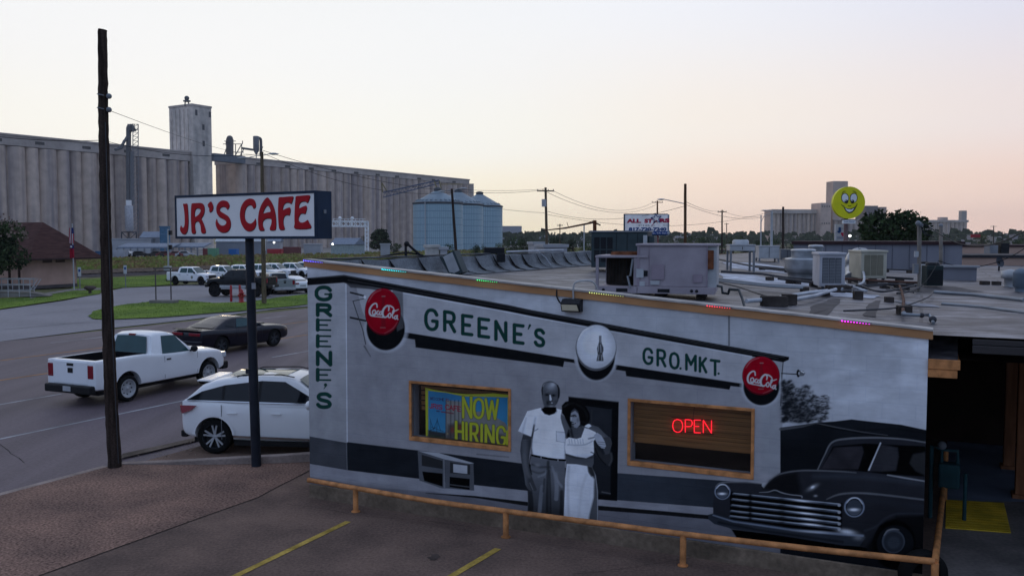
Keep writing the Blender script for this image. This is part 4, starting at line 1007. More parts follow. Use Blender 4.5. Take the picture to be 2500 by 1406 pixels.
def draw_car(P):
    def A(pts): return [(1700 + x/3.642, 1020 + y/3.642) for x, y in pts]
    cool = (.85,1.0,1.25)
    P.poly([(1905,1043),(1960,1036),(1992,1031),(2038,1028),(2079,1023),(2123,1028),(2200,1036),(2275,1052),(2275,1420),(1905,1420)], lambda u, v: gk(24, cool)[None]*(.6+.9*vnoise(u,v*1.5,.012,70)*np.clip((1110-v)/70,.2,1))[:, None], 1, 1.6)
    P.stroke([(1905,1047),(1960,1040),(1992,1032),(2040,1042),(2100,1053),(2167,1062)], [7,5,2.5,3,2.5,1.5], gk(58), .75, 2)
    P.stroke([(1998,1036),(2040,1046),(2100,1057),(2165,1066)], 2, gk(8), .8, 2); P.stroke([(2100,1050),(2180,1046),(2258,1056)], 2, gk(14), .7, 3)
    r = random.Random(4)
    for i in range(900):
        t = r.random(); x = 1911 + 112*(r.random()**1.25); y = 928 + (1030-928)*r.random()
        lim = 925 + (x-1911)*.42 + 10*math.sin(x*.13)
        if y < lim + r.uniform(-5, 7): continue
        if x > 1985 and r.random() < .35: continue
        P.blob(x, y, r.uniform(2.5,9), r.uniform(1.6,4.5), gk(r.choice((18,24,30,36)), cool), r.uniform(.4,.85), r.uniform(-.8,.3))
    for i in range(60):
        x = 1990 + 30*r.random(); y = 965 + 60*r.random(); P.stroke([(x-8,y),(x+r.uniform(2,10),y+r.uniform(-3,4))], [1.8,.8], gk(30), .7, 1.5)
    for i in range(70): P.blob(1925 + 90*r.random(), 945 + 80*r.random(), r.uniform(2,6), r.uniform(1,2.4), gk(112), .4)
    P.blob(1950, 1014, 40, 20, gk(22, cool), .9); P.blob(1928, 980, 24, 38, gk(24, cool), .85); P.blob(1960, 985, 22, 16, gk(26, cool), .6); P.blob(1985, 1008, 22, 14, gk(26, cool), .6)
    body = lambda u, v: gk(30, (.95,1,1.22))[None]*(1.15-.45*np.clip((v-1200)/110,0,1)+.25*(vnoise(u,v,.012,75)-.5))[:, None]
    P.poly(A([(310,985),(370,1080),(500,1110),(1500,1240),(1520,1150),(1450,1130),(700,1030)]), gk(4), 1, 3)
    P.poly(A([(150,862),(150,760),(160,660),(172,610),(205,580),(280,565),(440,566),(560,580),(600,620),(650,550),(740,490),(900,462),(1075,462),(1140,320),(1205,212),(1350,180),(1600,170),(2060,215),(2060,1330),(1960,1300),(1500,1150),(700,1030),(300,980)]), body, 1, 1.6)
    P.poly(A([(590,630),(650,555),(740,500),(900,475),(930,640),(920,700),(700,660)]), gk(15), .8, 14)
    P.stroke(A([(1080,455),(1140,330),(1208,215),(1350,182),(1600,174),(1850,188),(2050,218)]), [2.5,2.5,4,4.5,4.5,3.5,3], gk(74), .85, 2, True)
    P.poly(A([(1105,455),(1215,250),(1500,225),(2040,250),(2040,520),(1700,500),(1400,465)]), gk(9), 1, 3)
    P.poly(A([(1110,450),(1225,262),(1480,248),(1488,300),(1440,455)]), lambda u, v: gk(35, (1.05,.98,1.15))[None]*(.5+.9*vnoise(u,v,.03,80))[:, None], 1, 4)
    P.poly(A([(1525,470),(1640,235),(1790,262),(1800,340),(1775,465),(1650,475)]), lambda u, v: gk(36, (1,1,1.15))[None]*(.7+.6*vnoise(u,v,.03,82))[:, None], 1, 5)
    P.poly(A([(1895,400),(1930,320),(2040,300),(2040,510),(1950,470)]), gk(33), 1, 5)
    P.stroke(A([(1638,222),(1600,310),(1535,460)]), [3.5,3,3.5], gk(122), .95, 1.5); P.stroke(A([(1480,240),(1500,330),(1450,460)]), 5, gk(12), .9, 3, True)
    P.stroke(A([(600,618),(650,558),(740,498),(900,468),(1080,466),(1300,475),(1420,485)]), [1.2,2,3,3.6,3,1.5], gk(72), .75, 3, True)
    P.stroke(A([(1050,520),(1300,515),(1600,530),(2030,580)]), 9, gk(46, cool), .55, 14, True); P.stroke(A([(1700,505),(1850,530),(2030,560)]), [2,3.4,2.5], gk(104), .75, 3, True)
    P.blob(*A([(1035,615)])[0], 15, 6, gk(110), .75, -.5); P.blob(*A([(1035,612)])[0], 5, 3, gk(190), .8, -.5); P.blob(*A([(1060,690)])[0], 5, 3, gk(120), .6)
    P.stroke(A([(1160,720),(1260,680),(1400,665),(1600,675),(2030,725)]), [1.5,4,4.5,4,3.5], gk(74), .8, 3.5, True); P.stroke(A([(1480,740),(1700,745),(2020,790)]), 8, gk(34, cool), .6, 14, True)
    P.stroke(A([(1500,1000),(1600,960),(1680,890),(1790,850),(2030,850)]), 4, gk(40, cool), .6, 6, True)
    P.stroke(A([(172,610),(210,578),(300,568),(460,572),(580,585)]), [2,3,3.5,2.5,1.5], gk(74), .8, 2.5, True)
    P.stroke(A([(560,660),(640,655),(700,640),(760,662),(840,680),(930,690),(940,705)]), [1,2,2.4,2.4,1.8,2.6,2.6], gk(92), .8, 1.8, True)
    P.ell(*A([(1760,1120)])[0], 52, 60, gk(4), soft=4); P.poly(A([(1510,1150),(1640,960),(1780,870),(2050,860),(2050,1330),(1800,1330),(1600,1240)]), gk(5), .8, 10)
    P.ell(*A([(1770,1110)])[0], 45, 44, gk(19, cool), soft=4); P.ell(*A([(1750,1095)])[0], 29.5, 31, gk(9), soft=2); P.ell(*A([(1752,1095)])[0], 28, 29, gk(48, cool), soft=2); P.ell(*A([(1755,1100)])[0], 24.5, 25.5, gk(33, cool), soft=4); P.ell(*A([(1755,1105)])[0], 15, 15, gk(42, cool), .8, soft=6)
    P.stroke(A([(1670,1040),(1700,1000),(1750,985),(1800,992)]), [1,3,3,1], gk(92), .7, 3, True)
    P.poly(A([(300,650),(600,690),(1300,755),(1295,1010),(850,985),(300,900)]), gk(6), 1, 3)
    for i, (ya, yb, xa) in enumerate(((672,772,330),(722,835,320),(775,888,315),(826,938,308),(872,985,300))):
        n_ = 7; yy = lambda x: ya + (yb-ya)*(x-xa)/(1275-xa)
        P.stroke(A([(xa,yy(xa)),(1275,yy(1275))]), [5.2,6.2,7.2], gk(52, cool), 1, 2)
        P.stroke(A([(xa+5,yy(xa)-6),(1265,yy(1265)-9)]), [1.5,2.2,2.6], gk(112, (.9,1,1.12)), .8, 1.6)
        P.stroke(A([(xa+5,yy(xa)+9),(1265,yy(1265)+12)]), [1.5,2], gk(12), .8, 2)
        P.ell(*A([(1270,yy(1275))])[0], 3.8, 3.8, gk(100)); P.blob(*A([(940+20*i,yy(940)-2)])[0], 26, 2.6, gk(165), .75, .1); P.blob(*A([(400,yy(400)-2)])[0], 14, 2, gk(90), .6, .1)
        P.blob(*A([(760,yy(760))])[0], 12, 4, gk(16), .7); P.blob(*A([(480,yy(480))])[0], 6, 6, gk(8), .95); P.blob(*A([(1130,yy(1130))])[0], 14, 3, gk(30), .6)
    for cx, cy, r_ in ((1764,1199.5,19.5),(2085.8,1237,25)):
        P.ell(cx, cy, r_, r_*.98, gk(84, cool), soft=2); P.ell(cx, cy+.5, r_*.84, r_*.86, gk(14), soft=1.5); P.ell(cx, cy+1, r_*.74, r_*.78, lambda u, v, cy=cy, r_=r_: gk(52, cool)[None]*(.7+.7*np.clip((v-cy)/r_,0,1))[:, None], soft=2)
        P.blob(cx-1, cy+r_*.25, r_*.5, r_*.16, gk(176), .8); P.stroke([(cx-r_*.75,cy-r_*.4),(cx-r_*.3,cy-r_*.85),(cx+r_*.35,cy-r_*.85),(cx+r_*.8,cy-r_*.3)], [1.5,3,2.4,1.2], gk(140), .75, 1.6, True)
    P.poly(A([(105,858),(150,846),(330,900),(850,975),(1250,1012),(1290,990),(1345,985),(1400,1022),(1495,1030),(1503,1060),(1450,1138),(1300,1130),(700,1035),(330,985),(160,940),(110,900)]), gk(36, cool), 1, 1.8)
    P.stroke(A([(150,862),(330,918),(850,992),(1270,1030),(1480,1045)]), [2.5,3.5,4,5,5], gk(84, cool), .8, 3); P.blob(*A([(1340,1010)])[0], 22, 7, gk(140), .85, .15); P.blob(*A([(1440,1060)])[0], 14, 8, gk(84), .7); P.stroke(A([(200,925),(600,1000),(1300,1100)]), 5, gk(11), .7, 6)
    P.blob(*A([(1050,1010)])[0], 50, 3.5, gk(130), .6, .06)
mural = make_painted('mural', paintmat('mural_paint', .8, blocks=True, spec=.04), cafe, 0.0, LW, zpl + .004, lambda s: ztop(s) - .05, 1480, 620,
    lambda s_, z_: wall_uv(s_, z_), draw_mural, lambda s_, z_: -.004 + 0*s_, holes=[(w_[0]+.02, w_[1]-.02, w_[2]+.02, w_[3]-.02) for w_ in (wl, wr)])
def draw_banner(P):
    def A(pts): return [(990 + x/7.03, 920 + y/7.03) for x, y in pts]
    Yw = np.array([.55,.55,.03]); 
    P.C[:] = Yw*1.5
    bl = lambda u, v: np.array([.03,.36,.68])[None]*(.75+.5*vnoise(u*.6,v,.02,90))[:, None] + np.clip((v-960)/120,0,1)[:, None]*np.array([.05,.10,.08])[None]
    P.poly(A([(385,235),(700,275),(1000,335),(1750,350),(1748,1225),(1400,1190),(900,1120),(385,1075)]), bl)
    P.poly(A([(380,915),(480,925),(700,960),(700,1110),(380,1070)]), np.array([.03,.045,.05]), 1, 5); P.poly(A([(380,985),(700,1030),(700,1112),(380,1072)]), np.array([.05,.09,.04]), .8, 4)
    for a in ([(425,720),(430,940)],[(545,710),(535,950)],[(425,760),(480,900)],[(545,740),(600,920)],[(545,740),(480,900)],[(440,860),(640,930)],[(520,860),(400,930)]): P.stroke(A(a), 1.3, np.array([.01,.03,.05]), .8)
    P.poly(A([(680,400),(970,430),(1150,600),(1350,590),(1700,780),(1745,850),(1745,1220),(1400,1190),(680,1090)]), lambda u, v: np.array([.42,.40,.36])[None]*(.7+.5*vnoise(u,v*.4,.06,91))[:, None])
    for x in (685, 770, 840, 905, 965):
        P.stroke(A([(x,400),(x,1090)]), 1.8, np.array([.02,.025,.035]), .8, 2)
        P.stroke(A([(x+35,415),(x+35,1080)]), 4, np.array([.5,.48,.44]), .55, 4)
    P.poly(A([(720,820),(830,790),(1000,800),(1300,870),(1700,1000),(1740,1220),(1400,1185),(680,1085)]), np.array([.05,.035,.03]), .75, 8)
    for cx, cy in ((800,910),(930,860),(1060,950),(1170,960),(1270,970)): P.blob(*A([(cx,cy)])[0], 6, 9, np.array([.45,.06,.02]), .85)
    P.blob(*A([(715,975)])[0], 3, 3, np.array([.7,.5,.2]), .7)
    Rr = np.array([.6,.01,.05])
    for i, (ch, x0, x1) in enumerate((('J',412,450),('R',470,530),("'",545,560),('S',570,622))): letter(P, ch, *[A([(x,0)])[0][0] for x in (x0, x1)], A([(0,455+i*8)])[0][1], A([(0,530+i*8)])[0][1], 2.2, Rr, .12)
    for ch, x0, x1, y in (('C',680,735,478),('A',745,810,488),('F',825,880,498),('E',890,940,508)): letter(P, ch, *[A([(x,0)])[0][0] for x in (x0, x1)], A([(0,y)])[0][1], A([(0,y+78)])[0][1], 2.2, Rr, .12)
    Wd = np.array([.04,.03,.12])
    for ch, x0, x1 in (('W',420,455),('E',465,490),('C',520,545),('O',552,580),('M',590,625),('E',632,655),('T',675,700),('O',705,735)): letter(P, ch, *[A([(x,0)])[0][0] for x in (x0, x1)], A([(0,345+(x0-420)*.11)])[0][1], A([(0,388+(x0-420)*.11)])[0][1], 1.1, Wd if x0 < 660 else np.array([.2,.02,.06]), .1)
    P.stroke([A([(502,350)])[0], A([(502,395)])[0]], 1.1, Wd)
    P.stroke(A([(535,585),(575,590)]), 3, np.array([.08,.02,.08]), .8); P.stroke(A([(612,598),(700,612),(815,628)]), 3.4, np.array([.30,.015,.05]), .75)
    def wob(y): return y
    for lt in (('N',985,1125,350,690,.0),('O',1175,1325,375,700,.02),('W',1370,1580,385,715,.02)):
        ch, x0, x1, y0, y1, sh = lt
        a0, a1 = A([(x0,y0)])[0], A([(x1,y1)])[0]
        letter(P, ch, a0[0], a1[0], a0[1], a1[1], 8.4, np.array([.10,.10,.02]), sh, soft=2); letter(P, ch, a0[0], a1[0], a0[1], a1[1], 6.2, np.array([.9,.9,.04]), sh)
    for lt in (('H',862,980,770,1095,.08),('I',1025,1060,790,1115,0),('R',1120,1235,800,1120,.08),('I',1285,1320,820,1135,0),('N',1375,1500,830,1150,.08),('G',1565,1705,850,1170,.08)):
        ch, x0, x1, y0, y1, sh = lt
        a0, a1 = A([(x0,y0)])[0], A([(x1,y1)])[0]
        letter(P, ch, a0[0], a1[0], a0[1], a1[1], 8.4, np.array([.10,.10,.02]), sh, soft=2); letter(P, ch, a0[0], a1[0], a0[1], a1[1], 6.2, np.array([.9,.9,.04]), sh)
    a0 = A([(1745,935)])[0]; P.stroke([a0, A([(1742,1230)])[0]], 6, np.array([.9,.9,.04]))
b0 = W(1038, 946, .085); b1 = W(1245, 966, .085); b2 = W(1245, 1100, .085)
bz0 = 1.30
ban = thing('window_banner', CA + W1 * b0[0], 'yellow-bordered NOW HIRING banner hanging inside the left window of the cafe', 'banner', rz=WA)
bo = make_painted('banner_sheet', paintmat('banner_print', .5), ban, 0, b1[0] - b0[0] + .01, bz0, lambda s: b0[1] - .10*np.minimum(1, s*.8)*(1-np.minimum(1,s*.8))*2 + 0*s, 360, 260,
    lambda s_, z_: wall_uv(s_ + b0[0], z_, .085), draw_banner, lambda s_, z_: .095 + .006*np.sin(s_*9 + z_*2) + .004*np.sin(s_*21))
b_ = MB(); 
for x, z in ((.03, b0[1]-.03), (b1[0]-b0[0]-.03, b0[1]-.05)): b_.cyl((x, .085, z), (x, .092, z), .008)
b_.build('eyelets', STEEL, ban)
NEON = M('neon_red', (.6,.01,.01), .4, emit=(1.0,.012,.03), estr=2.4)
nx, nz_ = W(1641, 1040, .09)
neon = thing('neon_sign', CA + W1 * nx, 'glowing red neon OPEN sign hanging in the right window', 'neon sign', rz=WA)
for ch, u0, u1 in (('O',1643,1666),('P',1673,1690),('E',1695,1711),('N',1717,1737)):
    mb = MB()
    for st in LET[ch]:
        pts = []
        for a, c in st:
            q = W(u0 + a*(u1-u0), 1023 + c*31 + (u0 + a*(u1-u0) - 1641)*.03, .09)
            pts.append((q[0]-nx, .09, q[1]))
        pts = [tuple(p) for p in (catmull(pts, 5) if len(pts) > 3 else pts)]
        mb.tube(pts, .006, 6)
    mb.build('neon_letter', NEON, neon)
mb = MB(); q0, q1 = W(1638, 1018, .1), W(1742, 1060, .1)
for z in (q0[1], q1[1]): mb.bar((q0[0]-nx, .112, z), (q1[0]-nx, .112, z), .008)
mb.tube([(.3, .11, q0[1]), (.32, .11, wr[3]-.05)], .003, 5)
mb.build('hanger', BLACK, neon)
def carpaint(name, c, metal=0.0, rough=.32, coat=.5): return M(name, c, rough=rough, metal=metal, var=.04, scale=1, coat=coat, spec=.5 if c[0] > .1 else .25)
PW = carpaint('white_car_paint', (.82,.83,.84)); PWP = carpaint('pearl_white_paint', (.86,.86,.86)); PBK = carpaint('black_car_paint', (.006,.007,.010), rough=.25, coat=.1)
PSV = carpaint('silver_car_paint', (.30,.34,.36), .5); PCH = M('chrome', (.55,.55,.56), .18, 1.0, var=.02)
GLD = glass('tinted_glass', (.008,.010,.013), .04); GLT = glass('teal_glass', (.03,.075,.08), .05)
TL = M('tail_lamp_red', (.22,.006,.015), .2, var=.1, coat=.6); HLM = M('headlamp_clear', (.55,.57,.6), .15, var=.1, coat=.6)
TRIM = M('black_trim', (.012,.012,.013), .55); BEDL = M('bed_liner', (.01,.01,.011), .85)
def lerp(a, b, t): return a + (b - a) * t
def interp(x, xs, ys): return float(np.interp(x, xs, ys))
def make_wheel(parent, x, y, r, w, rimmat, style='spokes', side=1, n=5, rimr=.70):
    """side = +1: outer face towards +y"""
    wh = bpy.data.objects.new('wheel', None); COL.objects.link(wh); wh.parent = parent; wh.location = (x, y, r); wh.empty_display_size = .1
    CH.setdefault(parent.name, []).append(wh); CH[wh.name] = []
    mb = MB(); h = w / 2
    mb.lathe((0,0,0), [(r*rimr,-h*.8),(r*.9,-h),(r*.985,-h*.7),(r,0),(r*.985,h*.7),(r*.9,h),(r*rimr,h*.8)], (0,1,0), 32)
    mb.build('tyre', BLACKR, wh)
    mb = MB(); ri = r * rimr; f = side
    mb.lathe((0,0,0), [(ri*1.01,-h*.8),(ri*1.01,h*.82),(ri*.93,h*.80),(ri*.90,h*.45),(ri*.90,-h*.8)] if f > 0 else [(ri*.90,h*.8),(ri*.90,-h*.45),(ri*.93,-h*.80),(ri*1.01,-h*.82),(ri*1.01,h*.8)], (0,1,0), 32)
    if style == 'spokes': mb.m = [1]*len(mb.m)
    mb.lathe((0,0,0), [(.001, f*h*.62),(ri*.16,f*h*.6),(ri*.2,f*h*.4),(ri*.2,0)], (0,1,0), 16)
    if style == 'spokes':
        for i in range(n):
            for da in (-.2, .2):
                a = 2*math.pi*i/n + .3
                p = Vector((math.cos(a)*ri*.12, f*h*.52, math.sin(a)*ri*.12)); q = Vector((math.cos(a+da)*ri*.92, f*h*.62, math.sin(a+da)*ri*.92))
                mb.bar(p, q, ri*.13, ri*.10, up=(0,1,0))
    else:
        mb.lathe((0,0,0), [(ri*.18,f*h*.5),(ri*.5,f*h*.30),(ri*.78,f*h*.42),(ri*.92,f*h*.6)], (0,1,0), 24)
        for i in range(8):
            a = 2*math.pi*i/8; mb.cyl((math.cos(a)*ri*.62, f*h*.30, math.sin(a)*ri*.62), (math.cos(a)*ri*.62, f*h*.40, math.sin(a)*ri*.62), ri*.08, n=8, mi=1)
    mb.build('rim', [rimmat, BLACK], wh)
    mb = MB(); mb.lathe((0,0,0), [(.001,f*h*.1),(ri*.9,f*h*.1)], (0,1,0), 20); mb.build('brake', TRIM, wh)
    return wh
def fixn(o):
    bm = bmesh.new(); bm.from_mesh(o.data); bmesh.ops.remove_doubles(bm, verts=bm.verts, dist=1e-6); bmesh.ops.recalc_face_normals(bm, faces=bm.faces); bm.to_mesh(o.data); bm.free()
def loft_body(stn, name, mat, parent, arches=(), ar=.4, bed=None, sub=1, ww=2.0, boxy=False):
    """stn: (x, halfwidth, z_bottom, z_top, crown)"""
    mb = MB(); k = None; rows = []
    for (x, w, zb, zt, cr) in stn:
        H = zt - zb
        half = [(w*.86, zb), (w*.97, zb+H*.07), (w*1.0, zb+H*.30), (w*1.0, zb+H*.62), (w*.975, zb+H*.86), (w*.93, zt-.015), (w*.84, zt+cr*.45), (w*.45, zt+cr*.9)]
        if boxy: half = [(w*.92, zb), (w*.985, zb+H*.03), (w, zb+H*.22), (w*1.0, zb+H*.66), (w*.99, zb+H*.90), (w*.975, zt-.012), (w*.93, zt+cr*.2), (w*.5, zt+cr*.9)]
        ring = [(x, y, z) for y, z in half] + [(x, 0, zt+cr)] + [(x, -y, z) for y, z in reversed(half)]
        rows.append(ring)
    k = len(rows[0]); vs = [p for r_ in rows for p in r_]
    fs = [(i*k+a, i*k+(a+1) % k, (i+1)*k+(a+1) % k, (i+1)*k+a) for i in range(len(rows)-1) for a in range(k)]
    fs = [tuple(reversed(f)) for f in fs]
    mb.add(vs, fs, 0, True); mb.add(rows[0], [tuple(range(k))][:1], 0, False); mb.add(rows[-1], [tuple(range(k-1,-1,-1))], 0, False)
    o = mb.build(name, mat, parent)
    bm = bmesh.new(); bm.from_mesh(o.data); bmesh.ops.remove_doubles(bm, verts=bm.verts, dist=1e-5); bmesh.ops.recalc_face_normals(bm, faces=bm.faces); bm.to_mesh(o.data); bm.free()
    if sub:
        for p in o.data.polygons: p.use_smooth = True
        m_ = o.modifiers.new('s', 'SUBSURF'); m_.levels = m_.render_levels = sub
        bake(o)
    cut = []
    for x in arches:
        c = MB(); c.cyl((x, -ww, ar*.92), (x, ww, ar*.92), ar, n=36); co = c.build('cutter', mat); fixn(co); co.parent = parent; cut.append(co)
    if bed:
        x0, x1, w, z0 = bed
        c = MB(); c.box((x0, -w, z0), (x1, w, 3)); co = c.build('cutter', mat); fixn(co); co.parent = parent; cut.append(co)
    if cut:
        bake(o, cut)
    for p in o.data.polygons: p.use_smooth = True
    m_ = o.modifiers.new('wn', 'EDGE_SPLIT'); m_.split_angle = R(32)
    for x in arches:
        c = MB(); c.lathe((x, 0, ar*.92), [(ar*.995, -ww*.40), (ar*.995, ww*.40)], (0,1,0), 24, smooth=True)
    return o
def cabin(c, parent, mat, name='cabin', glassm=None):
    """c: dict xs (x list), zs (roof z list), zb belt, zr roof, wb, wr"""
    zb, zr, wb, wr = c['zb'], c['zr'], c['wb'], c['wr']
    def wz(z): return lerp(wb, wr, max(0, min(1, (z-zb)/(zr-zb))))
    xs, zs = c['xs'], c['zs']; rows = []
    for x, zt in zip(xs, zs):
        e = max(0, (zt-zb)/(zr-zb)); cr = .03*e; r_ = min(.07, max(0, zt-zb)*.5)
        half = [(wz(zb), zb-.06), (wz(zt-r_), zt-r_), (wz(zt-r_*.3)-.02*e, zt-r_*.35), (wz(zt)*.90, zt), (wz(zt)*.5, zt+cr*.8)]
        rows.append([(x, y, z) for y, z in half] + [(x, 0, zt+cr)] + [(x, -y, z) for y, z in reversed(half)])
    k = len(rows[0]); vs = [p for r_ in rows for p in r_]; mb = MB()
    fs = [((i+1)*k+a, (i+1)*k+(a+1) % k, i*k+(a+1) % k, i*k+a) for i in range(len(rows)-1) for a in range(k-1)]
    mb.add(vs, fs, 0, True); mb.add(rows[0], [tuple(range(k))]); mb.add(rows[-1], [tuple(range(k-1,-1,-1))])
    o = mb.build(name, mat, parent); m_ = o.modifiers.new('es', 'EDGE_SPLIT'); m_.split_angle = R(40)
    c['wz'] = wz
    return o
def side_window(c, parent, poly, gm, name='side_window', off=.008, th=.012, sides=(1,-1)):
    for s in sides:
        mb = MB(); pts = [(x, s*(c['wz'](z)+off), z) for x, z in poly]
        mb.prism(pts, (0, -s*th, 0)); o = mb.build(name, gm, parent)
def end_glass(c, parent, x0, z0, x1, z1, gm, name, inset=.90, off=.014):
    """glass lying on the slope between belt point (x0,z0) and roof point (x1,z1)"""
    n = Vector((z1-z0, 0, x0-x1)); n = n.normalized() * (1 if (x0 > x1) else -1)
    if n.z < 0: n = -n
    zb, zr = c['zb'], c['zr']; mb = MB()
    def f(i, j):
        x, z = lerp(x0, x1, j), lerp(z0, z1, j); y = lerp(-1, 1, i)*c['wz'](z)*inset
        e = max(0, (z-zb)/(zr-zb)); cr = .03*e*(1-abs(lerp(-1,1,i))**2*.9)
        return Vector((x, y, z+cr)) + n*off
    mb.grid(f, 8, 4); return mb.build(name, gm, parent)
def mirror(parent, x, y, z, m, s, sc=1.0):
    mb = MB(); mb.ball((x, y + s*.12*sc, z), .11*sc, 8, sz=.8); 
    mb.v = [(x + (p[0]-x)*.7, y + s*.12*sc + (p[1]-y-s*.12*sc)*1.0, p[2]) for p in mb.v]
    mb.bar((x, y - s*.03, z-.06*sc), (x, y + s*.08*sc, z-.04*sc), .05*sc)
    mb.build('mirror', m, parent)
def pickup(label, group, loc, rz, paint, crew=False, L_=5.3, Wd=1.0, H=1.9, r=.39, lift=0.0, glassm=GLD, rimm=STEEL, name='pickup_truck', bumperm=None, decal=False, rearm=TRIM, steel=True, grillem=TRIM, rimstyle='steel'):
    t = thing(name, loc, label, 'pickup truck', rz=rz, group=group)
    CH[t.name] = []
    hl = L_/2; zb = .46+lift; zr = .0+lift
    xf, xr = hl-.88, -hl+1.12+(.0 if crew else .02)
    bt = 1.13+lift; hd = 1.14+lift; bedtop = 1.30+lift
    cabf = hl-1.45; cabb = cabf-(2.55 if crew else 1.75)
    stn = [(-hl+.0, Wd*.955, zb+.02, bedtop-.01, 0), (-hl+.02, Wd*.97, zb+.0, bedtop, 0), (-hl+.10, Wd*.985, zb-.02, bedtop, .0), (xr, Wd, zb-.04, bedtop, 0), (cabb-.06, Wd, zb-.06, bedtop, 0), (cabb+.02, Wd, zb-.06, bt+.10, .0), (cabf-.3, Wd, zb-.06, bt+.06, .0),
           (cabf+.1, Wd, zb-.06, hd+.02, .05), (xf, Wd*1.005, zb-.06, hd-.02, .07), (hl-.38, Wd*.985, zb-.03, hd-.05, .08), (hl-.14, Wd*.93, zb+.05, hd-.16, .07), (hl-.04, Wd*.86, zb+.12, hd-.42, .02)]
    loft_body(stn, 'body', paint, t, (xf, xr), r*1.22, bed=(-hl+.16, cabb-.08, Wd*.80, zb+.22), sub=1, ww=1.2, boxy=True)
    mb = MB(); x0, x1, w, z0 = -hl+.17, cabb-.09, Wd*.79, zb+.23     # open bed lining
    v = [(x0,-w,z0),(x1,-w,z0),(x1,w,z0),(x0,w,z0),(x0,-w,bedtop-.01),(x1,-w,bedtop-.01),(x1,w,bedtop-.01),(x0,w,bedtop-.01)]
    mb.add(v, [(0,1,2,3),(0,4,5,1),(1,5,6,2),(2,6,7,3),(3,7,4,0)]); mb.build('bed_liner', BEDL, t)
    c = dict(zb=bt, zr=H+lift-.03, wb=Wd*.93, wr=Wd*.73)
    zr_ = c['zr']
    c['xs'] = [cabb+.0, cabb+.16, cabb+.35, cabf-.95, cabf-.72, cabf-.02, cabf+.12]
    c['zs'] = [bt-.02, zr_-.06, zr_, zr_-.01, zr_-.07, bt+.05, bt-.03]
    cabin(c, t, paint)
    end_glass(c, t, cabf+.0, bt+.05, cabf-.68, zr_-.09, glassm, 'windshield', .86)
    end_glass(c, t, cabb+.01, bt+.14, cabb+.14, zr_-.10, glassm, 'rear_window', .80)
    xm = cabf-.40
    if crew:
        side_window(c, t, [(cabf-.22, bt+.09), (cabf-.72, zr_-.12), (cabf-1.18, zr_-.10), (cabf-1.20, bt+.09)], glassm)
        side_window(c, t, [(cabf-1.30, bt+.09), (cabf-1.28, zr_-.10), (cabf-2.12, zr_-.12), (cabf-2.24, bt+.12)], glassm)
    else:
        side_window(c, t, [(cabf-.22, bt+.07), (cabf-.70, zr_-.12), (cabf-1.22, zr_-.10), (cabf-1.30, bt+.07)], glassm)
    for s in (1, -1):
        nd = [(cabf-1.30 if not crew else cabf-1.25)] + ([cabf-2.3] if crew else [])
        for k, xd in enumerate(nd):   # door handle and shut line
            mb = MB(); mb.box((xd+.08, s*Wd*1.0-.012, bt-.10), (xd+.24, s*Wd*1.0+.022, bt-.06)); mb.build('door_handle', TRIM, t)
        for xd in nd + [cabf+.05]: mb = MB(); mb.box((xd-.005, s*Wd*.985-.01, zb+.02), (xd+.005, s*Wd*1.0+.003, bt+.02)); mb.build('door_gap', TRIM, t)
        mirror(t, cabf-.18, s*(Wd*.95), bt+.13, TRIM, s, 1.15)
        mb = MB(); mb.box((-hl-.005, s*Wd*.80-(.09), bedtop-.50), (-hl+.10, s*Wd*.80+.13, bedtop-.12)); mb.v = [(p[0], p[1] if abs(p[1]) < Wd*1.005 else s*Wd*1.005, p[2]) for p in mb.v]
        mb.build('tail_light', TL, t, bevel=.02)
        mb = MB(); mb.box((hl-.26, s*Wd*.78-.16, hd-.34), (hl-.035, s*Wd*.78+.14, hd-.16)); mb.build('headlight', HLM, t, bevel=.03)
    mb = MB(); mb.box((-hl-.01, -Wd*.68, zb+.16), (-hl+.06, Wd*.68, bedtop-.03)); tg = mb.build('tailgate', paint, t, bevel=.025)
    mb = MB(); mb.box((-hl-.03, -.12, bedtop-.16), (-hl-.009, .12, bedtop-.09)); mb.box((-hl-.018, -.10, bedtop-.36), (-hl-.009, .10, bedtop-.22)); mb.build('tailgate_handle', TRIM, t)
    bm_ = bumperm or TRIM
    mb = MB(); mb.box((-hl-.14, -Wd*.93, zb-.08), (-hl+.06, Wd*.93, zb+.15)); mb.build('rear_bumper', rearm, t, bevel=.04)
    mb = MB(); mb.box((-hl-.15, -.15, zb-.02), (-hl-.141, .15, zb+.12)); mb.build('number_plate', LGREY, t)
    mb = MB(); mb.box((hl-.2, -Wd*.92, zb-.06), (hl+.08, Wd*.92, zb+.20)); mb.build('front_bumper', bm_, t, bevel=.05)
    mb = MB(); mb.box((hl-.16, -Wd*.62, hd-.52), (hl+.01, Wd*.62, hd-.15)); mb.build('grille', grillem, t, bevel=.03)
    mb = MB(); mb.box((-hl+.3, -Wd*.7, zb-.18), (hl-.3, Wd*.7, zb+.1)); mb.build('chassis', TRIM, t)
    for xa in (xf, xr):
        for s in (1, -1): mb = MB(); mb.box((xa-r*1.1, s*Wd*.62-.02, zb+.1), (xa+r*1.1, s*Wd*.62+.02, zb+.5)); mb.build('wheel_liner', BLACKR, t)
    for x in (xf, xr):
        for s in (1, -1): make_wheel(t, x, s*(Wd-.14), r, .27, rimm, rimstyle, s, n=6)
    if decal:
        for s in (1, -1):
            mb = MB(); mb.cyl((cabf-.55, s*(Wd*1.0+.001), bt-.34), (cabf-.55, s*(Wd*1.0+.006), bt-.34), .15, n=20); mb.build('door_seal', M('seal_blue_gold', (.05,.14,.22), .5, c2=(.4,.3,.05), scale=9, var=.2), t)
    return t
def place(u, v, z=-.126): return G(u, v, z)
PHI = math.atan2(1, .5116)       # heading of the street, from +x
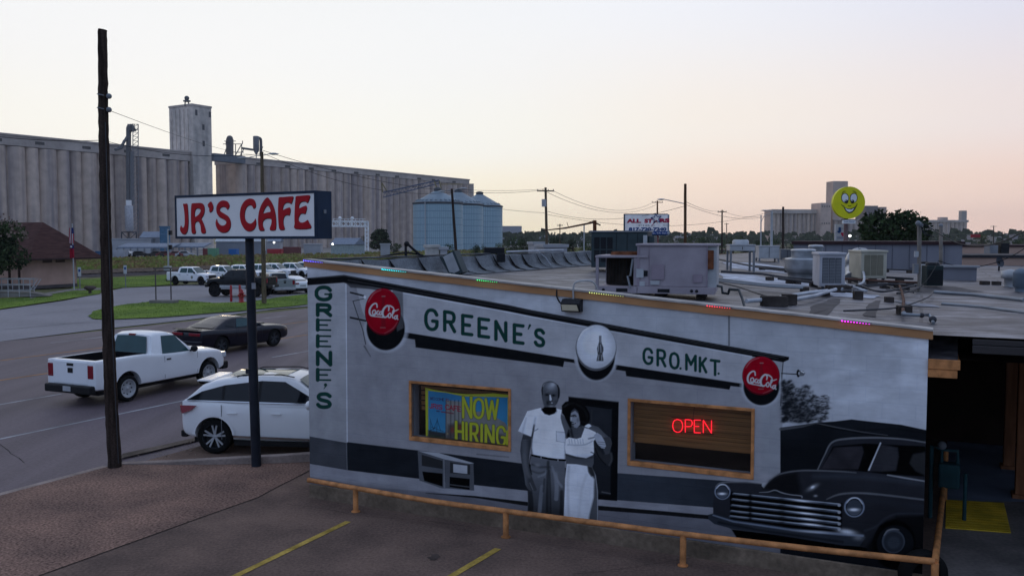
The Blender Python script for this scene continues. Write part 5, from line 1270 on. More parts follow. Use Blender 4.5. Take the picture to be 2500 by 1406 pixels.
wa, wb_ = G(300, 980, -.126), G(500, 938, -.126)   # near side wheels
hd_ = math.atan2((wb_-wa).y, (wb_-wa).x)
cx = (wa+wb_)/2 + Vector((.08,.03,0)) - Vector((math.cos(hd_), math.sin(hd_), 0)) * .13 + Vector((-math.sin(hd_), math.cos(hd_), 0)) * .86
tk = pickup('white single cab pickup with black bumper driving along the road behind the tall wooden pole', None, cx, hd_, PW, False, L_=5.25, Wd=.98, H=1.88, r=.38, glassm=GLT, rimm=LGREY, rearm=TRIM, bumperm=TRIM)
tk.scale = (1.0, 1, 1)
mb = MB(); mb.box((.2, -.2, 1.93), (.5, .2, 1.955))
cb_ = -5.25/2; 
mb = MB(); mb.box((5.25/2-1.45-1.75+.13, -.13, 1.76), (5.25/2-1.45-1.75+.19, .13, 1.83)); mb.build('brake_light', TL, tk)
mb = MB(); mb.box((-1.0, -.5, .70), (-.45, .1, .98)); mb.build('bed_toolbag', M('blue_tarp', (.02,.09,.3), .7), tk)
def coupe(label, loc, rz, paint, kind, group=None, cat='car', name='coupe_car', L_=5.02, Wd=.96, H=1.42, r=.36, rimm=BLACK, glassm=GLD, xf=None, xr=None, stn=None, cab=None, scale=(1,1,1)):
    t = thing(name, loc, label, cat, rz=rz, group=group); CH[t.name] = []
    hl = L_/2
    loft_body(stn, 'body', paint, t, (xf, xr), r*1.13, sub=2, ww=1.2)
    cabin(cab, t, paint)
    for x in (xf, xr):
        for s in (1, -1): make_wheel(t, x, s*(Wd-.12), r, .25, rimm, 'spokes', s, n=5, rimr=.72)
    mb = MB(); mb.box((-hl+.4, -Wd*.72, .2), (hl-.4, Wd*.72, .42)); mb.build('chassis', TRIM, t)
    return t
DK = carpaint('dark_blue_black_paint', (.003,.003,.010), rough=.25, coat=.25)
hl = 2.5
stn = [(-hl, .80, .42, .86, 0), (-hl+.05, .88, .34, 1.00, .0), (-hl+.35, .94, .27, 1.03, .01), (-1.52, .965, .23, 1.00, .02), (-.7, .955, .22, .96, .02), (.3, .95, .22, .93, .03), (.95, .955, .22, .94, .05), (1.5, .965, .24, .93, .06), (2.1, .93, .28, .88, .05), (2.38, .86, .34, .80, .03), (2.49, .76, .42, .70, .01)]
cab = dict(zb=.95, zr=1.41, wb=.86, wr=.62, xs=[-1.98, -1.75, -.98, -.62, -.1, .15, .85, .98], zs=[.98, 1.03, 1.34, 1.41, 1.415, 1.38, 1.0, .94])
pr = G(548, 863, -.126); pf = G(668, 845, -.126); hd2 = math.atan2((pf-pr).y, (pf-pr).x)
fw = Vector((math.cos(hd2), math.sin(hd2), 0)); lf = Vector((-fw.y, fw.x, 0))
cc = (pr + pf)/2 + lf*.9 - fw*.05
ch = coupe('black muscle coupe driving on the road beyond the white pickup', cc, hd2, DK, 'coupe', xf=1.48, xr=-1.5, stn=stn, cab=cab, Wd=.96, rimm=DGREY)
end_glass(cab, ch, -1.75, 1.04, -.66, 1.40, GLD, 'rear_window', .82); end_glass(cab, ch, .88, 1.0, .16, 1.385, GLD, 'windshield', .84)
side_window(cab, ch, [(.62,1.02),(.12,1.335),(-.45,1.35),(-.62,1.02)], GLT); side_window(cab, ch, [(-.70,1.03),(-.56,1.34),(-.78,1.32),(-1.15,1.10)], GLD)
for s in (1, -1):
    mb = MB(); mb.box((-2.53, s*.48-.30, .80), (-2.42, s*.48+.30, .92)); mb.build('tail_light', TL, ch, bevel=.02)
    mb = MB(); mb.cyl((2.36, s*.62, .68), (2.49, s*.62, .68), .085, n=14); mb.build('headlight', HLM, ch)
    mirror(ch, .55, s*.86, 1.05, DK, s, .8)
    mb = MB(); mb.box((-.68, s*.955, .5), (-.672, s*.962, .98)); mb.box((.72, s*.952, .45), (.728, s*.962, .92)); mb.build('door_gap', BLACK, ch)
mb = MB(); mb.box((-2.56, -.70, 1.045), (-2.30, .70, 1.07)); mb.build('spoiler', BLACK, ch, bevel=.01)
mb = MB(); mb.box((1.0, -.25, .955), (1.6, .25, 1.01)); mb.build('bonnet_scoop', DK, ch, bevel=.02)
mb = MB(); mb.box((-2.54, -.85, .34), (-2.40, .85, .60)); mb.build('rear_bumper', DK, ch, bevel=.04)
hs_ = R(-5.5)
L5 = 4.72; hl = L5/2
stn = [(-2.2, .74, .60, 1.10, 0), (-2.16, .86, .40, 1.16, 0), (-2.0, .92, .31, 1.18, .0), (-1.5, .955, .28, 1.17, .0), (-1.0, .955, .27, 1.13, .0), (-.5, .93, .25, 1.12, .0), (.5, .93, .25, 1.09, .0), (1.05, .95, .26, 1.09, .03), (1.5, .95, .30, 1.04, .06), (2.0, .90, .36, .96, .07), (2.28, .78, .44, .84, .03)]
cab = dict(zb=1.11, zr=1.66, wb=.89, wr=.64, xs=[-2.12, -2.04, -1.74, -1.45, -1.0, -.4, .1, .35, 1.12, 1.22], zs=[1.14, 1.20, 1.47, 1.57, 1.63, 1.665, 1.655, 1.60, 1.10, 1.04])
wr_ = G(527, 1106, -.09)
fw = Vector((math.cos(hs_), math.sin(hs_), 0)); lf = Vector((-fw.y, fw.x, 0))
cc = wr_ + fw*1.40 + lf*.86
sv = coupe('white pearl crossover with tinted windows parked in front of the cafe corner', cc, hs_, PWP, 'suv', cat='car', name='crossover_car', L_=L5, Wd=.95, r=.38, rimm=LGREY, xf=1.36, xr=-1.40, stn=stn, cab=cab)
for o in kids(sv):
    if o.name.startswith('wheel'): pass
side_window(cab, sv, [(-2.04,1.165),(-1.72,1.34),(-1.22,1.475),(-.4,1.575),(.12,1.56),(.90,1.17),(.96,1.125)], TRIM, 'window_trim', off=.004); side_window(cab, sv, [(-1.96,1.185),(-1.70,1.33),(-1.26,1.455),(-1.24,1.17)], GLD); side_window(cab, sv, [(-1.19,1.165),(-1.19,1.475),(-.44,1.56),(-.44,1.145)], GLD); side_window(cab, sv, [(-.38,1.145),(-.38,1.565),(.12,1.55),(.86,1.18),(.92,1.135)], GLD)
mb = MB()
for s in (1, -1):
    y = lambda z: s*(cab['wz'](z)+.018)
    mb.prism([(-2.04,y(1.17),1.17),(.98,y(1.13),1.13),(.98,y(1.11),1.11),(-2.0,y(1.15),1.15)], (0,-s*.01,0))
mb.build('belt_trim', PCH, sv)
end_glass(cab, sv, -2.06, 1.19, -1.76, 1.45, GLT, 'rear_window', .88); end_glass(cab, sv, 1.12, 1.12, .40, 1.59, GLT, 'windshield', .86)
mb = MB(); mb.add([], [])
mb.grid(lambda i, j: Vector((lerp(-1.2, .1, i), lerp(-.52, .52, j), 1.692 + .004 - .05*abs(lerp(-1,1,i))**3*0 - .03*(lerp(-1,1,j)**2))), 6, 6)
mb.build('glass_roof', GLT, sv)
mb = MB(); mb.box((-1.93, -.58, 1.45), (-1.60, .58, 1.49)); mb.v = [(p[0], p[1]*(1 if p[0] > -2.2 else .88), p[2] + (.07 if p[0] > -2.2 else 0)) for p in mb.v]; mb.build('spoiler', PWP, sv, bevel=.025)
for s in (1, -1):
    mb = MB(); mb.tube([(-1.0, s*.60, 1.64),(-.85, s*.60, 1.69),(0, s*.60, 1.705),(.3, s*.60, 1.65)], .013, 6); mb.build('roof_rail', BLACK, sv)
    mb = MB(); ys = s*.955
    mb.prism([(-2.23, s*.70, 1.04),(-2.17, s*.88, 1.05),(-1.76, ys, 1.06),(-1.90, ys, .95),(-2.10, s*.93, .88),(-2.24, s*.72, .89)], (-.012, s*.012, 0)); mb.build('tail_light', TL, sv)
    mb = MB(); mb.ball((1.98, s*.82, .82), .13, 8); mb.v = [(1.98+(p[0]-1.98)*1.8, p[1], p[2]) for p in mb.v]; mb.build('headlight', HLM, sv)
    mirror(sv, .78, s*.93, 1.13, PWP, s, 1.15)
    for xd in (-.98, .0):
        mb = MB(); mb.box((xd-.11, s*.948, .885), (xd+.11, s*.975, .92)); mb.build('door_handle', PWP, sv, bevel=.01)
    mb = MB()
    for xd in (-1.22, -.39): mb.box((xd-.005, s*.94, .33), (xd+.005, s*.956, 1.08))
    mb.build('door_gap', MGREY, sv)
    mb = MB(); mb.bar((-.95, s*.962, .40), (.95, s*.962, .36), .02, .05); mb.build('side_trim', PCH, sv)
    mb = MB(); mb.box((-.95, s*.87, .20), (.95, s*.935, .29)); mb.build('sill', TRIM, sv)
    for xa in (1.36, -1.40):
        mb = MB(); n = 20; vs = []
        for i in range(n+1):
            a = math.pi*(.03 + .94*i/n); vs += [(xa+math.cos(a)*.425, s*.93, .39+math.sin(a)*.425), (xa+math.cos(a)*.425, s*.962, .39+math.sin(a)*.425), (xa+math.cos(a)*.485, s*.962, .39+math.sin(a)*.475)]
        mb.add(vs, [(3*i+a, 3*i+3+a, 3*i+4+a, 3*i+1+a) for i in range(n) for a in range(2)], 0, False); mb.build('arch_trim', PWP, sv)
mb = MB(); mb.box((-2.22, -.80, .33), (-2.06, .80, .48)); mb.build('rear_valance', TRIM, sv, bevel=.03)
fl = [(470,695,'white double cab pickup with a round door seal, nearest the mown verge'),
      (545,690,'second white pickup in the far row, behind the black lifted truck cab'),
      (594,687,'third white pickup in the far row, behind the roof of the black lifted truck'),
      (640,684,'fourth white pickup in the far row, half hidden by the cafe sign post'),
      (672,681,'fifth white pickup in the far row, just right of the lamp pole'),
      (716,679,'sixth white pickup in the far row, showing its whole cab and black nose'),
      (752,675,'last white pickup of the far row, cut off by the corner of the cafe')]
hd3 = R(-14)
first = None
for k, (u, v, lb) in enumerate(fl):
    p = G(u, v, -.112)
    if first is None:
        first = pickup(lb, 'white pickups parked in the far row', p, hd3, PW, True, L_=5.4, Wd=.97, H=1.82, r=.40, rimm=TRIM, rearm=TRIM, decal=True, glassm=GLT, rimstyle='spokes'); first.scale = (.85,1,1)
    else:
        copy_tree(first, p, hd3 + random.uniform(-.03,.03), lb)
bt_ = pickup('black lifted crew cab truck with huge tyres parked beside the red hydrant', None, G(580, 726, -.112) + Vector((.0,1.1,0)), math.pi + R(-12), PBK, True, L_=5.9, Wd=1.0, H=1.92, r=.56, lift=.42, rimm=TRIM, rearm=TRIM, rimstyle='spokes')
for s in (1, -1):
    mb = MB(); mb.box((-1.0, s*.985, .80), (1.5, s*1.012, 1.02)); mb.build('rocker_panel', LGREY, bt_)
    mb = MB(); mb.tube([(-1.0, s*1.08, .72),(1.3, s*1.08, .72)], .045, 8); mb.build('side_step', PCH, bt_)
bt_.scale = (.9,1,.94)
st_ = pickup('silver pickup seen from behind, parked right of the lamp pole', None, G(672, 718, -.112) + Vector((-.5,1.4,0)), R(125), PSV, True, L_=5.3, Wd=.96, H=1.80, r=.38, rimm=STEEL, rearm=LGREY, rimstyle='spokes')
hl = 2.4
stn = [(-hl, .72, .50, .90, 0), (-hl+.06, .84, .36, 1.03, 0), (-hl+.4, .90, .28, 1.04, .01), (-1.4, .92, .24, .98, .02), (-.4, .92, .22, .93, .02), (.6, .92, .22, .91, .03), (1.4, .92, .24, .88, .06), (2.0, .88, .30, .80, .05), (2.38, .74, .40, .66, .01)]
cab = dict(zb=.92, zr=1.43, wb=.83, wr=.60, xs=[-1.95,-1.8,-.95,-.45,.05,.25,1.05,1.2], zs=[1.0,1.05,1.36,1.43,1.43,1.40,.95,.9])
sd_ = coupe('white saloon car with red tail lights parked at the right end of the car park', G(708, 716, -.112) + Vector((-.2,1.2,0)), R(128), PW, 'saloon', name='saloon_car', L_=4.8, Wd=.92, r=.33, rimm=STEEL, xf=1.4, xr=-1.4, stn=stn, cab=cab)
end_glass(cab, sd_, -1.82, 1.06, -.5, 1.42, GLT, 'rear_window', .82); end_glass(cab, sd_, 1.06, .97, .26, 1.40, GLT, 'windshield', .84)
side_window(cab, sd_, [(.75,.98),(.2,1.35),(-.45,1.37),(-1.35,1.10),(-1.3,.98)], GLD)
for s in (1, -1):
    mb = MB(); mb.box((-2.43, s*.60-.24, .82), (-2.30, s*.60+.22, .94)); mb.build('tail_light', TL, sd_, bevel=.02)
    mb = MB(); mb.ball((2.2, s*.6, .68), .11, 6); mb.build('headlight', HLM, sd_)
    mirror(sd_, .65, s*.84, 1.0, PW, s, .75)
mb = MB(); mb.box((-2.42, -.75, .32), (-2.25, .75, .48)); mb.build('rear_bumper', TRIM, sd_, bevel=.03)
mb = MB(); mb.box((-2.425, -.25, .62), (-2.40, .25, .76)); mb.build('number_plate', LGREY, sd_)
def jitter_pole(pts, rad, n=14, sides=14, amp=.012):
    P = catmull(pts, n); m = len(P)
    rs = [lerp(rad[0], rad[1], i/(m-1))*(1+random.uniform(-.03,.03)) for i in range(m)]
    return [p + Vector((random.uniform(-amp,amp), random.uniform(-amp,amp), 0))*.5 for p in P], rs
b0 = G(281, 1139); Yp = b0.y
t = thing('wooden_pole', b0, 'tall bare weathered wooden utility pole in the foreground at the kerb corner', 'utility pole')
mid = [D(270.5, 960, Yp), D(262.5, 740, Yp), D(257, 500, Yp), D(252, 250, Yp), D(250.5, 73, Yp)]
P_, rs = jitter_pole([b0] + mid, (.131, .082))
mb = MB(); mb.tube(P_, rs, 16); mb.build('shaft', WOODP, t, world=True)
for v in (236, 269):
    mb = MB(); c = D(264, v, Yp); mb.ball(c + Vector((.03,-.03,0)), .055, 6); mb.tube([D(243,v-4,Yp)+Vector((0,-.1,0)), D(252,v-2,Yp)+Vector((0,-.13,0)), c], .012, 6)
    mb.build('insulator', MGREY, t, world=True)
mb = MB(); c = b0 + Vector((.1,-.12,1.0)); mb.tube([b0 + Vector((.11,-.09,.1)), D(268,740,Yp)+Vector((.06,-.09,0)), D(262,300,Yp)+Vector((.0,-.09,0))], .008, 5); mb.build('ground_wire', DGREY, t, world=True)
pb = G(626, 1137); Yp = pb.y
s_dir = Vector((math.cos(R(-31)), math.sin(R(-31)), 0)); s_n = Vector((s_dir.y, -s_dir.x, 0))      # face normal towards the viewer
sc_ = D(608, 520, Yp) ; sc_.z = 0
sp_ = Vector((sc_.x, sc_.y, 0)) + s_n*.21 
def SF(u, v, off=0.0): return onplane(u, v, sp_ + s_n*off, s_n)
t = thing('cafe_sign', pb, "white box sign reading JR'S CAFE in red on a dark steel post", 'sign')
mb = MB(); mb.tube([pb, D(618, 900, Yp), D(612, 700, Yp), Vector((sc_.x, sc_.y, 4.62))], [.098,.094,.088,.085], 18); pass
z9 = D(612, 905, Yp); mb.cyl(z9 + Vector((0,0,-.05)), z9 + Vector((0,0,.05)), .102, n=18)
mb.build('post', M('sign_post_paint', (.018,.022,.032), .5, var=.3, bump=.2), t, world=True)
tl, tr_, br_, bl = SF(427, 483), SF(772, 459), SF(772, 579), SF(429, 587)
ax = lambda p: (p - sp_).dot(s_dir)
xl, xr_ = (ax(tl)+ax(bl))/2, (ax(tr_)+ax(br_))/2; zt, zb_ = (tl.z+tr_.z)/2, (bl.z+br_.z)/2
Fm = frame(sp_, s_dir)
def fbox(mb, x0, x1, z0, z1, d0, d1, mi=0): mb.box((x0, z0, d0), (x1, z1, d1), mi, M=Fm)
NAVY = M('sign_case_navy', (.010,.024,.050), .45, var=.3, scale=1.5)
mb = MB(); dp = .42
fbox(mb, xl, xr_, zb_, zt, -dp, -.02)
for a in ((xl, xr_, zt-.05, zt), (xl, xr_, zb_, zb_+.05), (xl, xl+.045, zb_+.0501, zt-.0501), (xr_-.045, xr_, zb_+.0501, zt-.0501)): fbox(mb, *a, -.018, .012)
mb.build('case', NAVY, t, world=True, bevel=.006)
mb = MB(); fbox(mb, xl+.045, xr_-.045, zb_+.05, zt-.05, -.018, -.002); mb.build('face', M('sign_face_white', (.80,.79,.77), .5, var=.07, scale=1.2, fine=.03), t, world=True)
mb = MB(); q = frame(sp_ + s_dir*xr_, -s_n)
mb.box((xr_+.001, zt-.42, -.25), (xr_+.02, zt-.35, -.19), M=Fm); mb.build('switch_box', MGREY, t, world=True)
RL = M('letter_red', (.42,.003,.012), .5, var=.1); BLs = M('letter_shadow', (.012,.012,.012), .6)
def L1(pts): return [(420 + x/9.375, 450 + y/9.375) for x, y in pts]
def L2(pts): return [(580 + x/9.375, 445 + y/9.375) for x, y in pts]
GL = {
 'j': (L1([(258,455),(300,450),(350,445),(362,520),(375,700),(380,850),(370,1000),(350,1080),(315,1130),(275,1140),(225,1115),(195,1060),(190,1010),(205,960),(215,945),(225,975),(245,992),(275,985),(290,940),(298,850),(292,700),(278,560)]), []),
 'r': (L1([(455,450),(490,437),(560,432),(650,428),(705,445),(738,490),(748,560),(742,640),(715,720),(675,780),(705,850),(745,950),(775,1100),(680,1108),(660,960),(625,870),(595,845),(560,855),(530,900),(528,980),(545,1110),(462,1115),(445,950),(438,750),(442,560)]), [L1([(595,545),(640,560),(662,595),(655,630),(620,690),(560,735),(525,742),(522,680),(530,610),(555,560)])]),
 'q': (L1([(890,398),(920,425),(945,490),(945,555),(920,610),(870,640),(862,600),(848,610),(858,575),(850,530),(828,515),(835,490),(818,475),(850,430)]), []),
 's': (L1([(1275,575),(1235,530),(1185,512),(1130,525),(1100,560),(1098,600),(1140,640),(1210,680),(1285,730),(1330,800),(1348,890),(1335,990),(1290,1065),(1225,1100),(1150,1100),(1075,1060),(1025,990),(1003,900),(1012,840),(1030,795),(1045,850),(1085,910),(1140,945),(1200,940),(1240,905),(1250,865),(1225,825),(1165,785),(1090,745),(1040,680),(1020,600),(1025,510),(1065,430),(1130,380),(1200,372),(1265,395),(1308,445),(1318,500)]), []),
 'c': (L2([(375,598),(355,580),(340,545),(310,520),(265,525),(215,565),(180,640),(165,740),(172,820),(205,895),(255,938),(310,945),(360,915),(395,870),(410,830),(425,880),(428,960),(400,1040),(350,1095),(285,1118),(215,1105),(150,1050),(95,950),(65,830),(60,700),(85,570),(140,465),(210,400),(290,375),(360,390),(405,440),(422,510),(415,570)]), []),
 'a': (L2([(685,350),(740,400),(800,490),(845,610),(875,760),(885,900),(885,1000),(865,1088),(755,1095),(745,1050),(770,980),(785,900),(775,840),(740,825),(680,825),(620,850),(585,900),(578,960),(590,1020),(618,1095),(512,1100),(485,1010),(475,900),(480,780),(500,660),(545,530),(610,420)]), [L2([(690,530),(715,545),(745,600),(762,650),(750,680),(700,688),(640,705),(598,718),(590,695),(620,620),(655,560)])]),
 'f': (L2([(955,350),(1050,340),(1262,325),(1275,370),(1235,490),(1190,468),(1130,465),(1075,500),(1048,560),(1038,625),(1060,632),(1110,605),(1165,585),(1205,582),(1218,630),(1210,690),(1190,752),(1140,745),(1090,765),(1060,820),(1050,900),(1060,980),(1080,1075),(970,1080),(945,950),(935,800),(932,600),(940,450)]), []),
 'e': (L2([(1345,325),(1450,310),(1645,298),(1658,345),(1610,468),(1560,440),(1490,440),(1435,475),(1412,530),(1410,585),(1430,595),(1490,565),(1560,540),(1580,545),(1590,590),(1575,660),(1550,722),(1500,710),(1450,722),(1410,780),(1398,850),(1420,900),(1470,925),(1540,910),(1590,875),(1615,865),(1640,920),(1678,1050),(1325,1062),(1312,950),(1308,780),(1318,550),(1330,400)]), []),
}
def solid_letter(name, outer, holes, off, th, mat, du=0, dv=0):
    cu = bpy.data.curves.new(name, 'CURVE'); cu.dimensions = '2D'; cu.fill_mode = 'BOTH'; cu.extrude = th/2
    inv = Fm.inverted()
    for lp in [outer] + holes:
        pts = catmull([(x, y, 0) for x, y in lp], 3, closed=True)
        sp = cu.splines.new('POLY'); sp.points.add(len(pts)-1); sp.use_cyclic_u = True
        for k, q in enumerate(pts):
            w_ = inv @ SF(q.x + du, q.y + dv); sp.points[k].co = (w_.x, w_.y, 0, 1)
    o = bpy.data.objects.new(name, cu); COL.objects.link(o)
    dg = bpy.context.evaluated_depsgraph_get(); dg.update()
    me = bpy.data.meshes.new_from_object(o.evaluated_get(dg)); bpy.data.objects.remove(o, do_unlink=True)
    me.transform(PM(t).inverted() @ Fm @ Matrix.Translation((0,0,off))); me.materials.clear(); me.materials.append(mat)
    o = bpy.data.objects.new(name, me); COL.objects.link(o); o.parent = t; CH.setdefault(t.name, []).append(o)
    return o
for k_, (o_, h_) in GL.items():
    solid_letter('letter_shadow', o_, h_, .0015, .002, BLs, .5, 1.7); solid_letter('letter', o_, h_, .006, .005, RL)
def street_pole(label, ub, vb, ut, vt, Y=None, r0=.14, r1=.10, mat=WOODL, name='utility_pole', cat='utility pole', zb=None, group='utility poles along the streets'):
    b = G(ub, vb) if Y is None else Vector((D(ub, vb, Y).x, Y, 0 if zb is None else zb))
    if zb is not None: b.z = zb
    tp = D(ut, vt, b.y)
    t = thing(name, b, label, cat, group=group)
    mb = MB(); P_, rs = jitter_pole([b, b.lerp(tp, .33), b.lerp(tp, .66), tp], (r0, r1), 5, 10, .01)
    mb.tube(P_, rs, 10); mb.build('shaft', mat, t, world=True)
    return t, b, tp
def crossarm(t, tp, dz, L_, ang=0.0, ins=True, mat=None, n=4):
    c = tp + Vector((0,0,dz)); d = Vector((math.cos(ang), math.sin(ang), 0))
    mb = MB(); mb.bar(c - d*L_/2, c + d*L_/2, .1, .12); mb.build('crossarm', mat or WOODL, t, world=True)
    if ins:
        for k in range(n):
            f = -.46 + .92*k/(n-1); mb = MB(); q = c + d*L_*f; mb.lathe(q + Vector((0,0,.06)), [(.02,0),(.05,.03),(.03,.07),(.05,.1),(.01,.14)], n=8); mb.build('insulator', MGREY, t, world=True)
def cobra(t, base, pts, mat=LGREY, r=.03, hs=1.0):
    P_ = catmull([base] + pts, 5); mb = MB(); mb.tube(P_, r, 6); mb.build('lamp_arm', mat, t, world=True)
    e = P_[-1]; d = (P_[-1] - P_[-2]); d.z = 0; d.normalize(); sx = Vector((-d.y, d.x, 0))
    mb = MB(); mb.grid(lambda i, j: e + d*(-.05+.75*hs*i) + sx*(.17*hs*math.sin(math.pi*min(1,i*.9+.15))*math.cos(2*math.pi*j)) + Vector((0,0,.08*hs*math.sin(2*math.pi*j)*math.sin(math.pi*min(1,i*.9+.1)))), 8, 10)
    mb.build('lamp_head', mat, t, world=True)
t, b, tp = street_pole('wooden pole with two lamp arms standing in the grass island behind the cafe sign', 645, 740, 639, 371, r0=.17, r1=.11, mat=M('pole_wood_brown', (.13,.10,.065), .9, var=.4, scale=3, st=(6,6,.5), fine=.2, fscale=10))
cobra(t, tp + Vector((0,0,-.25)), [D(625, 381, b.y), D(602, 386, b.y)]); cobra(t, tp + Vector((0,0,-.25)), [D(650, 378, b.y), D(658, 376, b.y)])
mb = MB(); mb.tube([tp + Vector((0,-.1,.1)), tp + Vector((.1,-.1,.35))], .04, 6); mb.build('photocell', DGREY, t, world=True)
mb = MB(); c = D(651, 695, b.y-.3); mb.box((c.x-.2, c.y, c.z-.55), (c.x+.2, c.y+.02, c.z+.55)); 
tag_ = thing('notice_board', D(619.5, 698, 17.4), 'small white notice fixed to the dark cafe sign post', 'notice')
mb = MB(); c = D(621, 698, 17.4); mb.box((-.04,-.012,-.06),(.04,.0,.06)); mb.build('plate', M('notice_grey', (.3,.3,.32), .6), tag_)
fp = G(400, 737)
t = thing('empty_sign_frame', fp, 'empty two-post sign frame on a pale slab in the grass island', 'sign frame')
a, c = D(381, 737, fp.y), D(418, 737, fp.y); a.z = c.z = -.06
mb = MB()
for q, vt in ((a, 655), (c, 655)): mb.bar(q, Vector((q.x, q.y, D(400, vt, fp.y).z)), .07)
zt_ = D(400, 655, fp.y).z; mb.bar(Vector((a.x-.15, a.y, zt_)), Vector((c.x+.1, c.y, zt_)), .07, .09)
mb.build('frame', M('frame_rust', (.10,.085,.08), .7, var=.3), t, world=True)
mb = MB(); mb.box((a.x-.35, fp.y-.4, -.08), (c.x+.4, fp.y+.4, .14)); mb.build('slab', CONC, t, world=True, bevel=.03)
RD = M('hydrant_red', (.34,.012,.016), .4, var=.2, coat=.3)
hp = G(590, 736); t = thing('fire_hydrant', Vector((hp.x, hp.y, -.06)), 'red fire hydrant at the edge of the grass island', 'hydrant')
mb = MB(); mb.lathe((0,0,0), [(.22,0),(.22,.06),(.15,.08),(.14,.62),(.19,.64),(.19,.70),(.15,.72),(.13,.84),(.05,.92),(.04,.98),(.001,.98)], n=18); mb.build('barrel', RD, t)
for s in (-1, 1):
    mb = MB(); mb.cyl((0,0,.5), (s*.24,0,.5), .075, n=12); mb.cyl((s*.24,0,.5), (s*.28,0,.5), .05, n=8); mb.build('outlet_cap', RD, t)
mb = MB(); mb.cyl((0,0,.46), (0,-.26,.46), .10, n=12); mb.build('outlet_cap', RD, t)
for k, (u, v) in enumerate(((564.5, 734), (586, 733))):
    q = G(u, v); t = thing('bollard', Vector((q.x, q.y, -.06)), ('red bollard left of the hydrant', 'red bollard just behind the hydrant')[k], 'bollard', group='red bollards guarding the hydrant')
    mb = MB(); mb.lathe((0,0,0), [(.085,0),(.085,1.12),(.06,1.18),(.001,1.2)], n=14); mb.build('post', RD, t)
for k, (u, vt, vb) in enumerate(((195.5, 652, 704), (307, 647, 700))):
    q = G(u, vb); t = thing('parking_sign', Vector((q.x, q.y, -.07)), ('left small white and blue parking sign beside the depot flagpole', 'right small white and blue parking sign on the mown verge')[k], 'sign', group='small white and blue parking signs')
    z1 = D(u, vt, q.y).z; mb = MB(); mb.bar((0,0,0), (0,0,z1-.0), .06); mb.build('post', MGREY, t)
    mb = MB(); mb.box((-.15,-.05,z1-.75), (.15,-.032,z1+.05)); mb.build('panel', M('sign_panel_white', (.5,.52,.52), .5), t)
    mb = MB(); mb.box((-.09,-.056,z1-.36), (.09,-.051,z1-.12)); mb.build('symbol', M('sign_blue', (.02,.08,.25), .5), t)
C0 = G(77, 704, 0); 
RW = math.atan2(E2.y, E2.x)
dep = thing('depot_building', Vector((C0.x, C0.y, -.06)), 'old pink railway depot with a wide brown hipped roof', 'building', rz=RW)
PK = M('pink_stucco', (.48,.31,.25), .9, var=.12, scale=.8, bump=.3); BRF = M('brown_shingles', (.075,.038,.034), .9, var=.3, scale=1.2, st=(1,1,6), bump=.6)
Lx, Ly, hw_ = 4.6, 16.0, 3.0
mb = MB(); mb.box((0, 0, .3), (Lx, 5.0, hw_)); mb.build('wall', PK, dep)
mb = MB(); mb.box((2.0, 5.0, .3), (Lx, Ly, hw_)); mb.build('wall', PK, dep, label='recessed pink wall behind the porch')
mb = MB(); mb.box((-.04, -.04, 0), (Lx+.04, 5.04, .3)); mb.box((-.6, 5.05, 0), (Lx+.04, Ly, .28)); mb.build('base', M('depot_base', (.10,.085,.085), .9), dep)
ov = 1.1; zr1 = 6.1; x0, x1, y0, y1 = -ov, Lx+2.2, -ov, Ly+ov; rx = (x0+x1)/2
mb = MB(); za = hw_-.25
v = [(x0,y0,za),(x1,y0,za),(x1,y1,za),(x0,y1,za),(rx,y0+3.3,zr1),(rx,y1-3.3,zr1)]
mb.add(v, [(0,1,4),(1,2,5,4),(2,3,5),(3,0,4,5)]); mb.add([(x0,y0,za),(x1,y0,za),(x1,y1,za),(x0,y1,za)], [(3,2,1,0)]); mb.build('roof', BRF, dep)
mb = MB(); 
for a, c in (((x0,y0),(x1,y0)),((x0,y0),(x0,y1)),((x1,y0),(x1,y1))): mb.bar((a[0],a[1],za-.06), (c[0],c[1],za-.06), .06, .14)
mb.build('eave_board', M('eave_brown', (.05,.03,.03), .8), dep)
for k in range(2):
    mb = MB(); mb.box((1.15+k*1.3, -.03, 2.35), (2.1+k*1.3, -.004, 2.72)); mb.build('vent', M('vent_brown', (.10,.065,.055), .8), dep)
for y in (1.0, 2.4, 5.2, 7.0, 8.8, 10.8, 12.8):
    mb = MB(); mb.box((-.55, y-.08, .28), (-.39, y+.08, za+.05)); mb.build('porch_post', M('post_brown', (.045,.025,.022), .8), dep)
for y in (6.0, 9.0, 12.0):
    mb = MB(); mb.box((1.96, y, .9), (1.996, y+1.1, 2.4)); mb.build('window', GLD, dep)
mb = MB(); mb.box((1.96, 7.4, .28), (1.995, 8.3, 2.3)); mb.build('door', M('depot_door', (.05,.03,.03), .6), dep)
q = G(181, 706); zt_ = D(178, 548, q.y).z
t = thing('flagpole', Vector((q.x, q.y, -.06)), 'grey flagpole at the corner of the depot with two limp flags', 'flagpole')
mb = MB(); mb.tube([(0,0,0),(0,0,zt_)], [.06,.035], 10); mb.build('pole', LGREY, t); mb = MB(); mb.ball((0,0,zt_+.05), .07, 6); mb.build('finial', LGREY, t)
